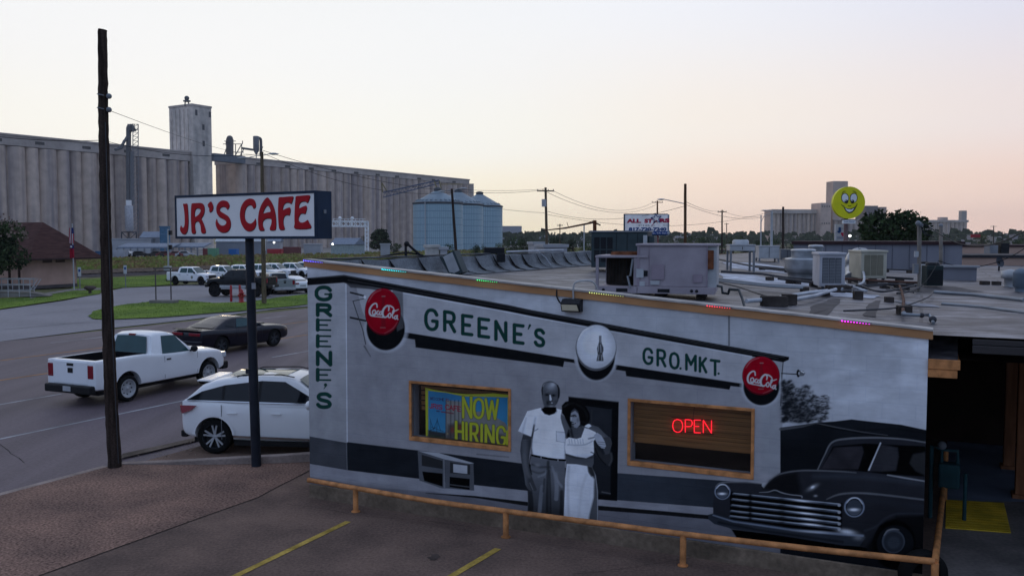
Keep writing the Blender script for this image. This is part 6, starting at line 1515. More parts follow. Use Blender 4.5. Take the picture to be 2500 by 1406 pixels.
def flag(label, u, v0, v1, wpx, kind, cat='flag'):
    top, bot = D(u, v0, q.y-.1), D(u, v1, q.y-.1); w_ = wpx*q.y/FP; H_ = top.z-bot.z
    f = thing('hanging_flag', Vector((q.x, q.y-.08, bot.z)), label, cat)
    def fold(a, z): return Vector((-.05 + (a-.5)*w_*(1.0-.25*z), -.06*math.sin(a*9+z*3)-.02, z*H_))
    if kind == 'us':
        for k in range(7):
            mb = MB(); mb.grid(lambda i, j: fold(k/7 + i/7, j*(.62 if k > 3 else 1)), 2, 10); mb.build('stripe', M('flag_red', (.33,.02,.04), .8) if k % 2 == 0 else M('flag_white', (.5,.5,.52), .8), f)
        mb = MB(); mb.grid(lambda i, j: fold(.55 + i*.45, .62 + j*.38), 4, 6); mb.build('canton', M('flag_blue', (.02,.03,.12), .8), f)
    else:
        mb = MB(); mb.grid(lambda i, j: fold(i, .72 + j*.28), 6, 6); mb.build('blue_field', M('flag_blue', (.02,.03,.12), .8), f)
        mb = MB(); mb.grid(lambda i, j: fold(i*.35, j*.72), 3, 8); mb.build('white_field', M('flag_white', (.5,.5,.52), .8), f) if False else None
        mb = MB(); mb.grid(lambda i, j: fold(i, j*.72), 6, 8); mb.build('red_field', M('flag_red2', (.30,.01,.03), .8), f)
        mb = MB(); mb.ball((-.05, -.14, H_*.86), .09, 5); mb.build('star', M('flag_white', (.5,.5,.52), .8), f)
flag('limp striped US flag on the depot flagpole', 177.5, 556, 594, 12, 'us'); flag('limp red white and blue Texas flag below the striped one', 179, 598, 630, 11, 'tx')
t = thing('access_ramp', G(20, 724), 'access ramp with pale metal handrails at the left edge', 'ramp')
WR = M('rail_white_paint', (.42,.42,.43), .5)
a, c = G(-90, 728), G(74, 724); 
mb = MB(); mb.prism([a, c, c + Vector((1.2,.6,0)), Vector((c.x+1.2,c.y+.6,.02)), c + Vector((0,0,.32)), a + Vector((0,0,.5))], Vector((-.5,1.5,0))); mb.build('deck', CONC, t, world=True)
mb = MB(); k = 6
for off in (Vector((0,0,0)), Vector((-.5,1.5,0))):
    for z in (1.4, .95, .5): mb.tube([a + off + Vector((0,0,z+.05)), c + off + Vector((0,0,z-.05))], .035, 6)
    for i in range(k+1):
        p = a.lerp(c, i/k) + off; mb.tube([p, p + Vector((0,0,1.45-.1*i/k))], .035, 6)
    e = c + off; mb.tube([e + Vector((0,0,1.35)), e + Vector((.45,.25,1.3)), e + Vector((-.05,0,.4))], .035, 6)
mb.build('handrail', WR, t, world=True)
q = G(220, 716); t = thing('stone_planter', q, 'small brown rough stone on a stem beside the footpath', 'planter')
mb = MB(); mb.lathe((0,0,0), [(.12,0),(.12,.2),(.42,.38),(.48,.5),(.35,.6),(.001,.62)], n=9); mb.v = [(x*random.uniform(.8,1.2), y*random.uniform(.8,1.2), z) for x, y, z in mb.v]; mb.build('stone', M('brown_stone', (.10,.075,.07), .95, bump=.8), t)
LEAFM = {}
def leafmat(k, c, c2):
    if k not in LEAFM: LEAFM[k] = M('foliage_'+k, c, .85, scale=.5, c2=c2, fine=.45, fscale=3.0, pos=True, lo=.4, hi=.6)
    return LEAFM[k]
BARK = M('bark', (.05,.038,.03), .95, bump=.8, bscale=10)
def tree(label, base, H, cr, cz, rz_, n=2500, leaf=.3, lm=None, trunk=True, name='leafy_tree', cat='tree', group=None, lobes=7, rs=1):
    r = np.random.RandomState(rs); rr = random.Random(rs)
    t = thing(name, base, label, cat, group=group)
    lb = []
    for k in range(lobes):
        a = rr.uniform(0, 6.28); d = rr.uniform(.15, .62); hz = rr.uniform(-.55, .6)
        lb.append((cr*d*math.cos(a), cr*d*math.sin(a), cz + rz_*hz, cr*rr.uniform(.34,.55), rz_*rr.uniform(.3,.48)))
    lb.append((0,0,cz,cr*.6,rz_*.7))
    P = []
    while len(P) < n:
        l = lb[r.randint(len(lb))]; v = r.normal(size=3); v /= np.linalg.norm(v); q = .55 + .5*r.rand()**.7
        P.append((l[0]+v[0]*l[3]*q, l[1]+v[1]*l[3]*q, max(l[2]+v[2]*l[4]*q, .1)))
    P = np.array(P); sz = leaf*r.uniform(.5,1.3,n)
    A = r.normal(size=(n,3)); A /= np.linalg.norm(A,axis=1)[:,None]; B = np.cross(A, r.normal(size=(n,3))); B /= np.linalg.norm(B,axis=1)[:,None]
    V = np.stack([P-A*sz[:,None]*.7, P+B*sz[:,None]*.4, P+A*sz[:,None]*.7, P-B*sz[:,None]*.45], 1).reshape(-1,3)
    me = bpy.data.meshes.new('crown'); me.from_pydata(V.tolist(), [], np.arange(4*n).reshape(-1,4).tolist()); me.materials.append(lm)
    o = bpy.data.objects.new('crown', me); COL.objects.link(o); o.parent = t; CH.setdefault(t.name, []).append(o)
    if trunk:
        mb = MB(); mb.tube([(0,0,-.1),(.1,0,cz*.5),(0,.1,cz)], [cr*.09,cr*.06,cr*.03], 8)
        for l in lb[:5]: mb.tube([(.05,0,cz*.5), (l[0]*.5,l[1]*.5,(cz*.5+l[2])*.55), (l[0],l[1],l[2])], [cr*.045,cr*.03,cr*.012], 6)
        mb.build('trunk', BARK, t)
    return t
LDK = leafmat('dark', (.035,.055,.022), (.014,.024,.012)); LMD = leafmat('mid', (.055,.085,.03), (.022,.038,.016)); LOL = leafmat('olive', (.085,.095,.035), (.04,.05,.022))
LFL = leafmat('flowering', (.05,.07,.03), (.015,.026,.013))
q = G(8, 722)
tr1 = tree('broad dark flowering tree in front of the depot porch at the left edge', Vector((q.x-.3, q.y-1, -.06)), 6.5, 2.8, 3.7, 2.6, 13000, .20, LFL, lobes=18, rs=5)
r = np.random.RandomState(3); mb = MB()
for k in range(260):
    a = r.normal(size=3); a /= np.linalg.norm(a); p = Vector((a[0]*2.6, a[1]*2.6, 4.5+abs(a[2])*2.2*(.6+.4*r.rand()))); s_ = .07
    mb.add([p+Vector((-s_,0,-s_)), p+Vector((s_,0,-s_)), p+Vector((s_,.02,s_)), p+Vector((-s_,.02,s_))], [(0,1,2,3)])
mb.build('blossom', M('blossom_pale', (.22,.16,.13), .9), tr1)['kind'] = 'stuff'
def RG(u, v):                     # point of the roof surface under a pixel
    p = G(u, v, 3.5)
    for _ in range(12): p = G(u, v, rz(p))
    return p
LILAC = M('faded_lilac_paint', (.345,.30,.325), .6, var=.16, scale=2.2, fine=.05, bump=.08); LILD = M('faded_lilac_patch', (.29,.235,.27), .65)
RUSTM = M('rust_brown', (.16,.06,.03), .85, var=.5, scale=6); COIL = M('coil_dark_brown', (.03,.024,.020), .8, var=.4, scale=6, bump=.6, bscale=60)
PAPER = M('label_paper', (.42,.43,.44), .7)
def unit(label, p, ang, cat='air conditioner', name='rooftop_unit', group=None):
    return thing(name, p, label, cat, rz=ang, group=group)
cR = RG(1740, 736); 
d_ = Vector((math.cos(R(-9)), math.sin(R(-9)), 0)); scl = cR.y/FP
Wt = (1752-1453)*scl*.985; O = RG(1457, 716); ang = math.atan2((cR-O).y*1.0, (cR-O).x)
ang = math.atan2(cR.y - D(1457, 700, cR.y*1.035).y, cR.x - D(1457, 700, cR.y*1.035).x)
t = unit('large faded lilac air conditioner with a rusty open fan bay near the roof front', Vector((cR.x, cR.y, cR.z)), ang, name='packaged_air_conditioner')
def ux(u): return -(1740-u)*scl*1.01
zt = D(1740, 597, cR.y).z - cR.z; z0 = .12; dpt = 1.15
mb = MB(); mb.box((ux(1560), 0, z0+.12), (ux(1727), dpt, zt-.03)); mb.build('cabinet', LILAC, t, bevel=.012)
mb = MB(); mb.box((ux(1553), -.03, zt-.029), (ux(1752), dpt+.04, zt+.012)); mb.build('lid', LILAC, t, bevel=.01)
mb = MB(); mb.box((ux(1727)+.001, .04, z0+.12), (ux(1748), dpt-.02, zt-.035)); mb.build('end_panel', LGREY, t)
mb = MB(); mb.box((ux(1727)+.002, -.012, zt-.42), (ux(1741), .036, zt-.10)); mb.build('filter_panel', RUSTM, t)
mb = MB(); mb.box((ux(1557), -.018, z0+.12), (ux(1562), -.001, zt-.03)); mb.box((ux(1724), -.018, z0+.12), (ux(1727), -.001, zt-.03)); mb.box((ux(1585), -.006, z0+.12), (ux(1587), -.001, zt-.03)); mb.build('seams', LILD, t)
mb = MB(); mb.box((ux(1558), -.05, z0), (ux(1745), dpt, z0+.119)); mb.box((ux(1453), -.05, z0), (ux(1557), dpt, z0+.119)); mb.build('base_rail', LILAC, t, bevel=.006)
mb = MB()
for a, c in ((1506,1534),(1608,1637)): mb.box((ux(a), -.056, z0+.025), (ux(c), -.051, z0+.085))
for a in (1474, 1690, 1702): mb.cyl((ux(a), -.056, z0+.055), (ux(a), -.051, z0+.055), .028, n=12)
mb.build('fork_slot', BLACK, t)
zc = zt - (625-597)*scl*1.0
mb = MB(); mb.box((ux(1452), -.02, zc-.04), (ux(1584), dpt, zc)); mb.build('fan_deck', LILAC, t, bevel=.006)
for x, y in ((1453.5, -.01), (1453.5, dpt-.05)):
    mb = MB(); mb.box((ux(x), y, z0+.12), (ux(x)+.05, y+.05, zc-.041)); mb.build('corner_post', LILAC, t)
mb = MB(); mb.cyl((ux(1512), .55, z0+.13), (ux(1512), .55, zc-.05), .30, n=24); mb.build('coil', COIL, t)
mb = MB()
for k in range(30):
    a = 2*math.pi*k/30; mb.bar((ux(1512)+.305*math.cos(a), .55+.305*math.sin(a), z0+.13), (ux(1512)+.305*math.cos(a), .55+.305*math.sin(a), zc-.05), .008)
mb.build('coil_fins', BLACK, t)['kind'] = 'stuff'
mb = MB(); mb.cyl((ux(1517), .5, zc+.002), (ux(1517), .5, zc+.05), .27, .25, n=24)
for k in range(10):
    a = math.pi*k/10; mb.bar((ux(1517)-.26*math.cos(a), .5-.26*math.sin(a), zc+.06), (ux(1517)+.26*math.cos(a), .5+.26*math.sin(a), zc+.06), .008)
mb.build('fan_guard', RUSTM, t)
mb = MB(); mb.box((ux(1548), -.005, z0+.13), (ux(1559), .3, zc-.045)); mb.build('side_panel', LILAC, t)
mb = MB(); mb.tube([(ux(1546), -.03, zc-.06), (ux(1541), -.04, zc-.35), (ux(1534), -.05, z0+.3), (ux(1541), -.06, z0+.1)], .018, 8); mb.build('cable', MGREY, t)
for a, c, e, f, m_ in ((1555,1573,658,680,PAPER),(1563,1576,689,701,PAPER),(1590,1612,687,697,PAPER),(1573,1583,662,676,BLACK),(1592,1623,646,684,LILD),(1693,1715,670,690,LILD)):
    ze = zt-(e-597)*scl; zf = zt-(f-597)*scl
    mb = MB(); mb.box((ux(a), -.026, zf), (ux(c), -.019, ze)); mb.build('rating_plate' if m_ is PAPER else ('service_box' if m_ is BLACK else 'faded_patch'), m_, t)
mb = MB()
for x in (1470, 1540, 1600, 1700): mb.box((ux(x), .05, 0), (ux(x)+.14, dpt-.05, z0-.001))
mb.build('sleeper', M('timber_dark', (.03,.024,.02), .9), t)
q0, q1 = D(1742, 697, cR.y-.05), D(1816, 752, 13.6)
t = thing('bent_pipe', q1, 'dark bent drain pipe from the lilac unit down to the front coping', 'pipe')
mb = MB(); Y2 = 14.4; mb.tube([D(1740,696,cR.y+.1), D(1762,700,15.3), D(1764,715,15.2), D(1778,717,15.1), D(1781,706,15.0), D(1804,708,14.7), D(1812,728,14.4), RG(1818,754)+Vector((0,0,.02))], .022, 8); mb.build('pipe', M('pipe_dark_green', (.05,.06,.065), .6, .4), t, world=True)
p = RG(1450, 662); Yb = p.y; s_ = Yb/FP
t = unit('dark green-grey packaged unit with louvred coil at the far end of the parapet', D(1443, 660, Yb), R(-14), name='packaged_air_conditioner'); t.location.z = p.z; MW[t.name] = Matrix.Translation(t.location) @ Matrix.Rotation(R(-14), 4, 'Z')
DG_ = M('dark_green_grey_paint', (.045,.065,.07), .6, var=.2, scale=2); hh = D(1450, 567, Yb).z - p.z
mb = MB(); mb.box((0, 0, .1), (1.46, 1.3, hh)); mb.build('cabinet', DG_, t, bevel=.015)
mb = MB(); mb.box((-.03, -.03, hh), (1.49, 1.33, hh+.04)); mb.build('lid', MGREY, t)
mb = MB()
for i in range(3):
    for j in range(2): mb.box((.08+i*.17, -.012, .25+j*(hh-.35)/2), (.22+i*.17, -.004, .25+(j+.9)*(hh-.35)/2))
mb.build('louvre_panel', BLACK, t)
for x in (.65, .93, 1.2):
    mb = MB(); mb.box((x, -.008, .12), (x+.012, -.003, hh-.03)); mb.build('panel_seam', BLACK, t)
mb = MB(); mb.box((1.461, .1, .3), (1.62, 1.1, hh-.1)); mb.build('intake_hood', DG_, t, bevel=.02)
mb = MB(); mb.box((1.36, -.14, hh-.32), (1.45, -.02, hh-.08)); mb.build('tag', LGREY, t)
def plain_unit(label, u0, u1, vt, vb, ang=-8, mat=LGREY, dep_=1.0, stand=0, Y=None, name='rooftop_unit', panels=2):
    p = RG((u0+u1)/2, vb) if Y is None else D((u0+u1)/2, vb, Y); Yb = p.y; w_ = (u1-u0)*Yb/FP; h_ = (vb-vt)*Yb/FP
    t = thing(name, p, label, 'air conditioner', rz=R(ang), group='small grey rooftop units')
    mb = MB(); mb.box((-w_/2, 0, .06+stand), (w_/2, dep_, h_)); mb.build('cabinet', mat, t, bevel=.015)
    mb = MB(); mb.box((-w_/2-.02, -.02, h_+.001), (w_/2+.02, dep_+.02, h_+.035)); mb.build('lid', mat, t)
    for k in range(1, panels):
        x = -w_/2 + w_*k/panels; mb = MB(); mb.box((x-.01, -.008, .1+stand), (x+.01, -.002, h_-.03)); mb.build('panel_seam', DGREY, t)
    for x in (-w_/2, w_/2-.06):
        for y in (0, dep_-.06):
            mb = MB(); mb.box((x, y, 0), (x+.06, y+.06, .059+stand)); mb.build('leg', MGREY, t)
    return t, w_, h_
t, w_, h_ = plain_unit('pale round-topped condenser on tall legs behind the lilac unit', 1782, 1842, 600, 664, stand=.55, mat=LGREY)
mb = MB(); mb.lathe((0,.5,h_+.036), [(w_*.34,0),(w_*.34,.10),(w_*.28,.14),(.001,.14)], n=20); mb.build('fan_cowl', LGREY, t)
t, w_, h_ = plain_unit('grey two-panel unit standing on black blocks to the right of the lilac unit', 1853, 1902, 602, 640, mat=LGREY, stand=.08)
mb = MB(); mb.box((-w_/2+.06, -.012, h_*.60), (-w_/2+.25, -.003, h_*.85)); mb.build('rating_plate', PAPER, t)
plain_unit('low pale unit peeking out behind the two-panel unit', 1906, 1938, 611, 634, mat=MGREY)
GALV = M('spun_aluminium', (.42,.44,.46), .38, .75, var=.25, scale=3, bump=.1)
def exhaust(label, u0, u1, vt, vb, sc=1.0):
    p = RG((u0+u1)/2, vb); Yb = p.y; r = (u1-u0)/2*Yb/FP; h_ = (vb-vt)*Yb/FP
    t = thing('exhaust_fan', p, label, 'exhaust fan', group='round metal kitchen exhaust fans')
    mb = MB(); mb.lathe((0,0,0), [(r*.82,0),(r*.82,h_*.12),(r*.9,h_*.16)], n=32); mb.build('curb', GALV, t)
    mb = MB(); mb.lathe((0,0,0), [(r*.80,h_*.13),(r*.98,h_*.28),(r,h_*.34),(r,h_*.62),(r*1.01,h_*.66),(r*.97,h_*.67),(r*.66,h_*.70)], n=32); mb.build('shroud', GALV, t)
    mb = MB(); mb.lathe((0,0,0), [(r*.66,h_*.66),(r*.66,h_*.90),(r*.70,h_*.92),(r*.70,h_*.95),(r*.6,h_*.985),(.001,h_)], n=32); mb.build('motor_cap', GALV, t)
    mb = MB(); mb.box((r*.5, -r*.95, h_*.36), (r*.66, -r*.80, h_*.46)); mb.build('junction_box', DGREY, t)
exhaust('big spun metal exhaust fan in front of the white evaporative cooler', 1917, 2003, 607, 678)
exhaust('second metal exhaust fan half hidden behind the big one', 1965, 2016, 597, 668)
def cooler(label, u0, u1, vt, vb, mat, slm, n=3, ang=-10, dep_=.95):
    p = RG((u0+u1)/2, vb+8); Yb = p.y; s_ = Yb/FP; w_ = (u1-u0)*s_; zb_ = 8*s_; h_ = (vb-vt)*s_
    t = thing('evaporative_cooler', p, label, 'evaporative cooler', rz=R(ang), group='boxy evaporative coolers')
    mb = MB(); mb.box((-w_/2, 0, zb_), (w_/2, dep_, zb_+h_)); mb.build('cabinet', mat, t, bevel=.02)
    mb = MB(); mb.box((-w_/2-.025, -.025, zb_+h_-.03), (w_/2+.025, dep_+.025, zb_+h_+.03)); mb.build('lid', mat, t, bevel=.015)
    pw = w_*.78/n
    for k in range(n):
        x = -w_*.37 + k*w_*.76/n + w_*.0; mb = MB()
        for j in range(16): 
            z = zb_+h_*.12 + j*h_*.74/16; mb.box((x, -.012, z), (x+pw*.84, -.003, z+h_*.03))
        mb.build('louvre', slm, t)
        mb = MB(); mb.box((x-.01, -.002, zb_+h_*.11), (x+pw*.85, .0, zb_+h_*.88)); mb.v = [(q[0], q[1]-.0005, q[2]) for q in mb.v]; mb.build('louvre_back', DGREY if slm is MGREY else slm, t)
    for x in (-w_/2+.05, w_/2-.1):
        for y in (.03, dep_-.1): mb = MB(); mb.box((x, y, 0), (x+.06, y+.06, zb_)); mb.build('leg', DGREY, t)
    return t
cooler('white evaporative cooler with dark vertical louvres, tilted near the exhaust fans', 2001, 2061, 620, 700, M('cooler_white', (.44,.44,.47), .5), MGREY)
cooler('beige evaporative cooler with beige louvres and a white bracket underneath', 2102, 2164, 614, 680, M('cooler_beige', (.46,.43,.34), .5), M('louvre_beige', (.24,.22,.16), .7), ang=-2)
p = RG(2080, 680); t = thing('duct_elbow', p, 'shiny metal duct elbow between the two evaporative coolers', 'duct'); Yb = p.y
mb = MB(); mb.tube(catmull([RG(2078,682), D(2079,655,Yb+.3), D(2082,632,Yb+.3), D(2092,622,Yb+.4), D(2110,622,Yb+.5)], 5), .19, 18); mb.build('elbow', GALV, t, world=True)
for pts in ((D(2078,650,Yb+.3),D(2078,646,Yb+.3)),(D(2094,622,Yb+.4),D(2098,622,Yb+.4))):
    mb = MB(); mb.cyl(pts[0], pts[1], .21, n=18); mb.build('band', STEEL, t, world=True)
def rpipe(label, pts, r, mat, name='roof_pipe', lift=.10, sm=False, group='pipes lying across the roof', nb=0):
    P_ = [RG(u, v) + Vector((0,0,lift if len(p_) == 2 else p_[2])) for p_ in [p for p in pts] for (u, v) in [p_[:2]]]
    t = thing(name, P_[0], label, 'pipe', group=group)
    mb = MB(); mb.tube(catmull(P_, 5) if sm else P_, r, 8); mb.build('pipe', mat, t, world=True)
    for k in range(nb):
        f = (k+.5)/nb*(len(P_)-1); i_ = int(f); q = P_[i_].lerp(P_[min(i_+1, len(P_)-1)], f-i_); z_ = rz(q); s_ = random.uniform(.06,.12)
        MB().box((q.x-s_,q.y-.07,z_), (q.x+s_,q.y+.07,q.z-r*.6)).build('support_block', BKM, t, world=True)
    return t
BKM = M('wood_block', (.06,.05,.045), .9, var=.4, scale=4, bump=.4)
PVC = M('white_pvc', (.45,.47,.5), .5); GPI = M('galv_pipe', (.26,.28,.30), .5, .4); DPI = M('dark_pipe', (.04,.04,.045), .6); BRP = M('rusty_pipe', (.11,.06,.045), .8, var=.4)
rpipe('white plastic pipe kinked in front of the white cooler', [(2013,681,.5),(2066,706),(2115,722),(2055,719),(2062,702)], .025, PVC)
rpipe('white curved plastic pipe in front of the beige cooler', [(2085,683,.3),(2105,685,.28),(2108,698,.1),(2080,706,.06)], .03, PVC, sm=True)
rpipe('grey conduit running from the front coping to the white cooler', [(1822,750),(1880,745),(1970,728),(2020,722)], .035, PVC)
rpipe('pale conduit along the coping towards the right', [(1940,745),(1990,735),(2040,718)], .035, PVC)
rpipe('long pair of grey conduits left of the coolers', [(1700,684),(1800,697),(1880,707),(1965,712)], .022, GPI); rpipe('lower of the two long grey conduits', [(1700,690),(1800,702),(1880,711),(1960,715)], .022, GPI)
rpipe('dark gas pipe running behind the exhaust fans', [(1760,672),(1860,678),(1920,688),(2000,694),(2060,700)], .03, DPI)
rpipe('dark conduit under the condenser legs', [(1756,640),(1800,650),(1870,664),(1950,672)], .03, DPI)
rpipe('thin black cable lying across the front of the roof', [(2060,775),(2120,772),(2190,766),(2240,750),(2270,735),(2278,722)], .014, DPI, sm=True)
rpipe('rusty gas pipe rising towards the mast', [(2204,779),(2206,745),(2201,722),(2196,708)], .026, BRP); 
t = rpipe('galvanised gas pipe with valve ending at the right front corner', [(2203,783),(2240,786),(2268,785),(2279,792,.02)], .024, GPI)
mb = MB(); mb.ball(RG(2277, 790) + Vector((0,0,.06)), .055, 6); mb.build('valve', DPI, t, world=True); mb = MB(); mb.ball(RG(2206, 782) + Vector((0,0,.1)), .04, 6); mb.build('elbow', GPI, t, world=True); mb = MB(); mb.ball(RG(2250, 786) + Vector((0,0,.1)), .038, 6); mb.build('union', DPI, t, world=True)
rpipe('dark conduit from the mast towards the coolers', [(2240,706),(2190,718),(2150,724),(2120,716),(2080,700)], .022, DPI, sm=True)
rpipe('black drain hose left of the mast', [(2245,712),(2225,722),(2190,728)], .02, DPI)
rpipe('black conduit crossing behind the white cooler to the twin mast', [(1900,690),(1985,700),(2075,712),(2160,704),(2235,708)], .03, DPI, nb=6)
rpipe('dark gas line running back from the exhaust fans to the condenser', [(1830,656),(1925,666),(2020,672),(2130,684),(2230,690)], .03, DPI, nb=6)
rpipe('rusty line with blocks passing under the beige cooler', [(2060,690),(2120,694),(2190,698),(2240,700)], .03, BRP, nb=4)
rpipe('thin black cable looping in front of the beige cooler', [(2070,708),(2110,712),(2160,708),(2186,716),(2230,726)], .014, DPI, sm=True)
rpipe('pale flashing strip along the roof right of the masts', [(2280,716),(2370,722),(2500,736)], .04, GPI, lift=.03)
rpipe('second pale flashing strip nearer the right edge', [(2300,744),(2400,752),(2520,768)], .03, GPI, lift=.02)
rpipe('black cable running from the lilac unit to the long timber block', [(1752,700),(1800,712),(1850,730),(1888,742)], .014, DPI, sm=True)
rpipe('dark line along the back of the roof left of the dark condenser', [(1935,672),(2040,662),(2150,664),(2250,668)], .025, DPI, nb=5)
bl_ = [(1890,748,.42,.17,'long weathered timber block by the front coping'),(1928,744,.20,.18,'square timber block beside the long one on the coping side'),(2095,731,.16,.16,'dark block right of the crossed white pipes'),(2171,738,.15,.10,'small black block alone on the middle of the roof'),(2013,722,.16,.12,'dark block in front of the white cooler left foot'),(2208,768,.20,.14,'dark block under the rusty gas pipe'),(1880,686,.14,.10,'block under the gas pipe behind the fans'),(2196,706,.22,.12,'dark block where the pipes meet left of the mast'),(1946,694,.14,.12,'black block under the dark pipe at the exhaust fan'),(2040,715,.36,.16,'wide dark block under the white cooler'),(2067,714,.16,.14,'block beside the cooler foot on the right'),(1965,713,.12,.10,'block at the end of the grey conduits'),(2405,695,.2,.1,'left black vent cap near the low far wall'),(2433,696,.2,.1,'right black vent cap near the low far wall')]
for (u, v, w_, h_, lb) in bl_:
    p = RG(u, v); t = solo('timber_block', MB().box((-w_/2,-.08,0),(w_/2,.12,h_)), BKM, lb, 'block', 'blocks propping pipes on the roof', bevel=.008); t.location = p; t.rotation_euler = (0,0,random.uniform(-.3,.3))
p = CA + E2*3.95 + PN*.62; p.z = rz(p)
t = thing('leaning_panel', p, 'dark metal box leaning against the parapet with a pale face', 'metal box', rz=R(-20))
Ml = Matrix.Rotation(R(-24), 4, 'Y'); mb = MB(); mb.box((-.05,-.02,.0),(.24,.28,.50), M=Ml); mb.build('box', DG_, t); mb = MB(); mb.box((-.04,-.032,.06),(.19,-.021,.48), M=Ml); mb.build('face', LGREY, t)
mb = MB(); mb.tube([(-.32,.05,.42),(-.1,0,.1),(.15,-.05,.0)], .03, 6); mb.build('prop', DG_, t)
p = CA + E2*3.1 + PN*-.02; p.z = 4.19
t = thing('wire_tripod', p, 'tangled black bracket standing on the street side parapet', 'bracket')
mb = MB(); mb.tube([(-.5,-.2,.02),(-.15,0,.08),(.05,0,.10),(.35,.1,.04)], .02, 6); mb.tube([(0,0,0),(0,0,.26),(.02,0,.30),(.12,0,.2),(.28,.05,.06)], .03, 6); mb.ball((.02,0,.28), .06, 5); mb.build('bracket', BLACK, t)
p = CA + E2*6.9 + PN*-.02; p.z = 4.2
t = thing('roof_lamp', p, 'black floodlight with a dangling flap on top of the street side parapet', 'floodlight')
mb = MB(); mb.box((-.22,-.1,0),(.28,.15,.16)); mb.build('housing', BLACK, t, bevel=.02); mb = MB(); mb.box((.1,-.16,-.2),(.3,-.11,.02)); mb.build('flap', BLACK, t, bevel=.02)
rp0 = [CA + E2*7.7 + PN*-.05, CA + E2*11.2 + PN*-.05]
t = thing('white_pipe', rp0[0] + Vector((0,0,4.24)), 'thin white pipe lying on the parapet top', 'pipe'); mb = MB(); mb.tube([q + Vector((0,0,4.24)) for q in rp0], .03, 6); mb.tube([CA+E2*9.4+PN*.0+Vector((0,0,4.24)), CA+E2*9.5+PN*.2+Vector((0,0,4.05)), CA+E2*9.6+PN*.3+Vector((0,0,3.85))], .016, 6); mb.build('pipe', PVC, t, world=True)
p = RG(2244, 712); Ym = p.y
t = thing('service_mast', p, 'twin grey conduit mast with drooping weatherheads on the roof', 'service mast')
for du, vt in ((-2.5, 545), (3.5, 549)):
    mb = MB(); tp = D(2244+du, vt, Ym); mb.tube([Vector((D(2244+du*.2,700,Ym).x, Ym, p.z)), tp], .028, 8); mb.build('conduit', M('conduit_tan', (.22,.19,.16), .7, var=.3, scale=3), t, world=True)
    mb = MB(); mb.ball(tp + Vector((0,0,.0)), .06, 6); mb.build('weatherhead', MGREY, t, world=True)
for pts in ([(2250,545),(2262,549),(2268,560),(2256,566)],[(2256,550),(2270,556),(2280,562)],[(2250,560),(2262,572),(2280,578)],[(2248,552),(2258,575),(2272,572)]):
    mb = MB(); mb.tube(catmull([D(u, v, Ym-.1) for u, v in pts], 4), .011, 5); mb.build('drip_loop', BLACK, t, world=True)
mb = MB(); q = D(2240, 622, Ym); mb.cyl(q + Vector((-.05,-.05,-.05)), q + Vector((-.05,-.05,.08)), .05, n=8); mb.build('clamp', LGREY, t, world=True)
mb = MB(); q = D(2240, 655, Ym); mb.box((q.x-.12, q.y-.1, q.z-.12), (q.x-.02, q.y, q.z+.1)); mb.build('meter_socket', MGREY, t, world=True)
p2 = RG(2297, 672); t2 = thing('service_mast', p2, 'single rust-streaked conduit mast right of the twin mast', 'service mast')
mb = MB(); mb.tube([p2, D(2297, 551, p2.y)], .06, 8); mb.build('conduit', M('conduit_tan', (.22,.19,.16), .7), t2, world=True); mb = MB(); mb.ball(D(2297, 551, p2.y), .07, 6); mb.build('cap', MGREY, t2, world=True)
def wire(label, a, b_, sag, r=.012, group='overhead wires', n=14):
    P_ = []
    for i in range(n+1):
        k = i/n; q = a.lerp(b_, k); q.z -= sag*4*k*(1-k); P_.append(q)
    return solo('overhead_wire', MB().tube(P_, r, 5), BLACK, label, 'wire', group)
wire('thick black service wire sweeping from the twin mast up to the right edge', D(2282,563,Ym-.1), D(2680,400,Ym-6), .75, .013)
wire('thin wire from behind the coolers up to the lower right edge', D(2200,700,Ym-.4), D(2290,640,Ym+.5), .3, .01)
wire('wire from the single mast rising to the right edge', D(2290,636,p2.y), D(2640,480,p2.y-3), .9, .013)
def cond(label, u0, u1, vt, vb, mat, ang=-6):
    p = RG((u0+u1)/2, vb); s_ = p.y/FP; w_ = (u1-u0)*s_; h_ = (vb-vt)*s_
    t = thing('condenser_unit', p, label, 'air conditioner', rz=R(ang))
    mb = MB(); mb.box((-w_/2,0,.05),(w_/2,w_,h_)); mb.build('cabinet', mat, t, bevel=.02)
    mb = MB()
    for k in range(12): mb.box((-w_/2+.02,-.012,.1+k*(h_-.2)/12),(w_/2-.02,-.002,.1+k*(h_-.2)/12+.02))
    mb.build('louvre', BLACK, t)
    mb = MB(); mb.lathe((0,w_/2,h_), [(w_*.42,.001),(w_*.42,.05),(w_*.36,.07),(.001,.07)], n=18); mb.build('fan_guard', BLACK, t)
cond('dark green condenser at the foot of the single mast', 2263, 2302, 648, 703, M('condenser_green', (.022,.034,.034), .6))
cond('light grey condenser just behind the dark green one', 2249, 2272, 645, 688, LGREY)
p = RG(2491, 712); r_ = 17*p.y/FP; t = thing('roof_vent', p, 'short blue-grey round roof vent at the right edge', 'vent')
mb = MB(); mb.lathe((0,0,0), [(r_*.7,0),(r_*.7,.1),(r_,.12),(r_,.42),(r_*1.05,.44),(r_*.6,.52),(.001,.55)], n=20); mb.build('drum', M('vent_blue_grey', (.16,.20,.24), .6), t)
p = RG(2466, 700); t = thing('roof_vent', p, 'pale round roof vent beside the blue-grey one', 'vent'); mb = MB(); mb.lathe((0,0,0), [(.14,0),(.14,.2),(.22,.22),(.22,.4),(.001,.45)], n=18); mb.build('drum', LGREY, t)
WM = M('white_roof_coating', (.50,.51,.55), .8, var=.35, scale=2, pos=True, fine=.12, fscale=8)
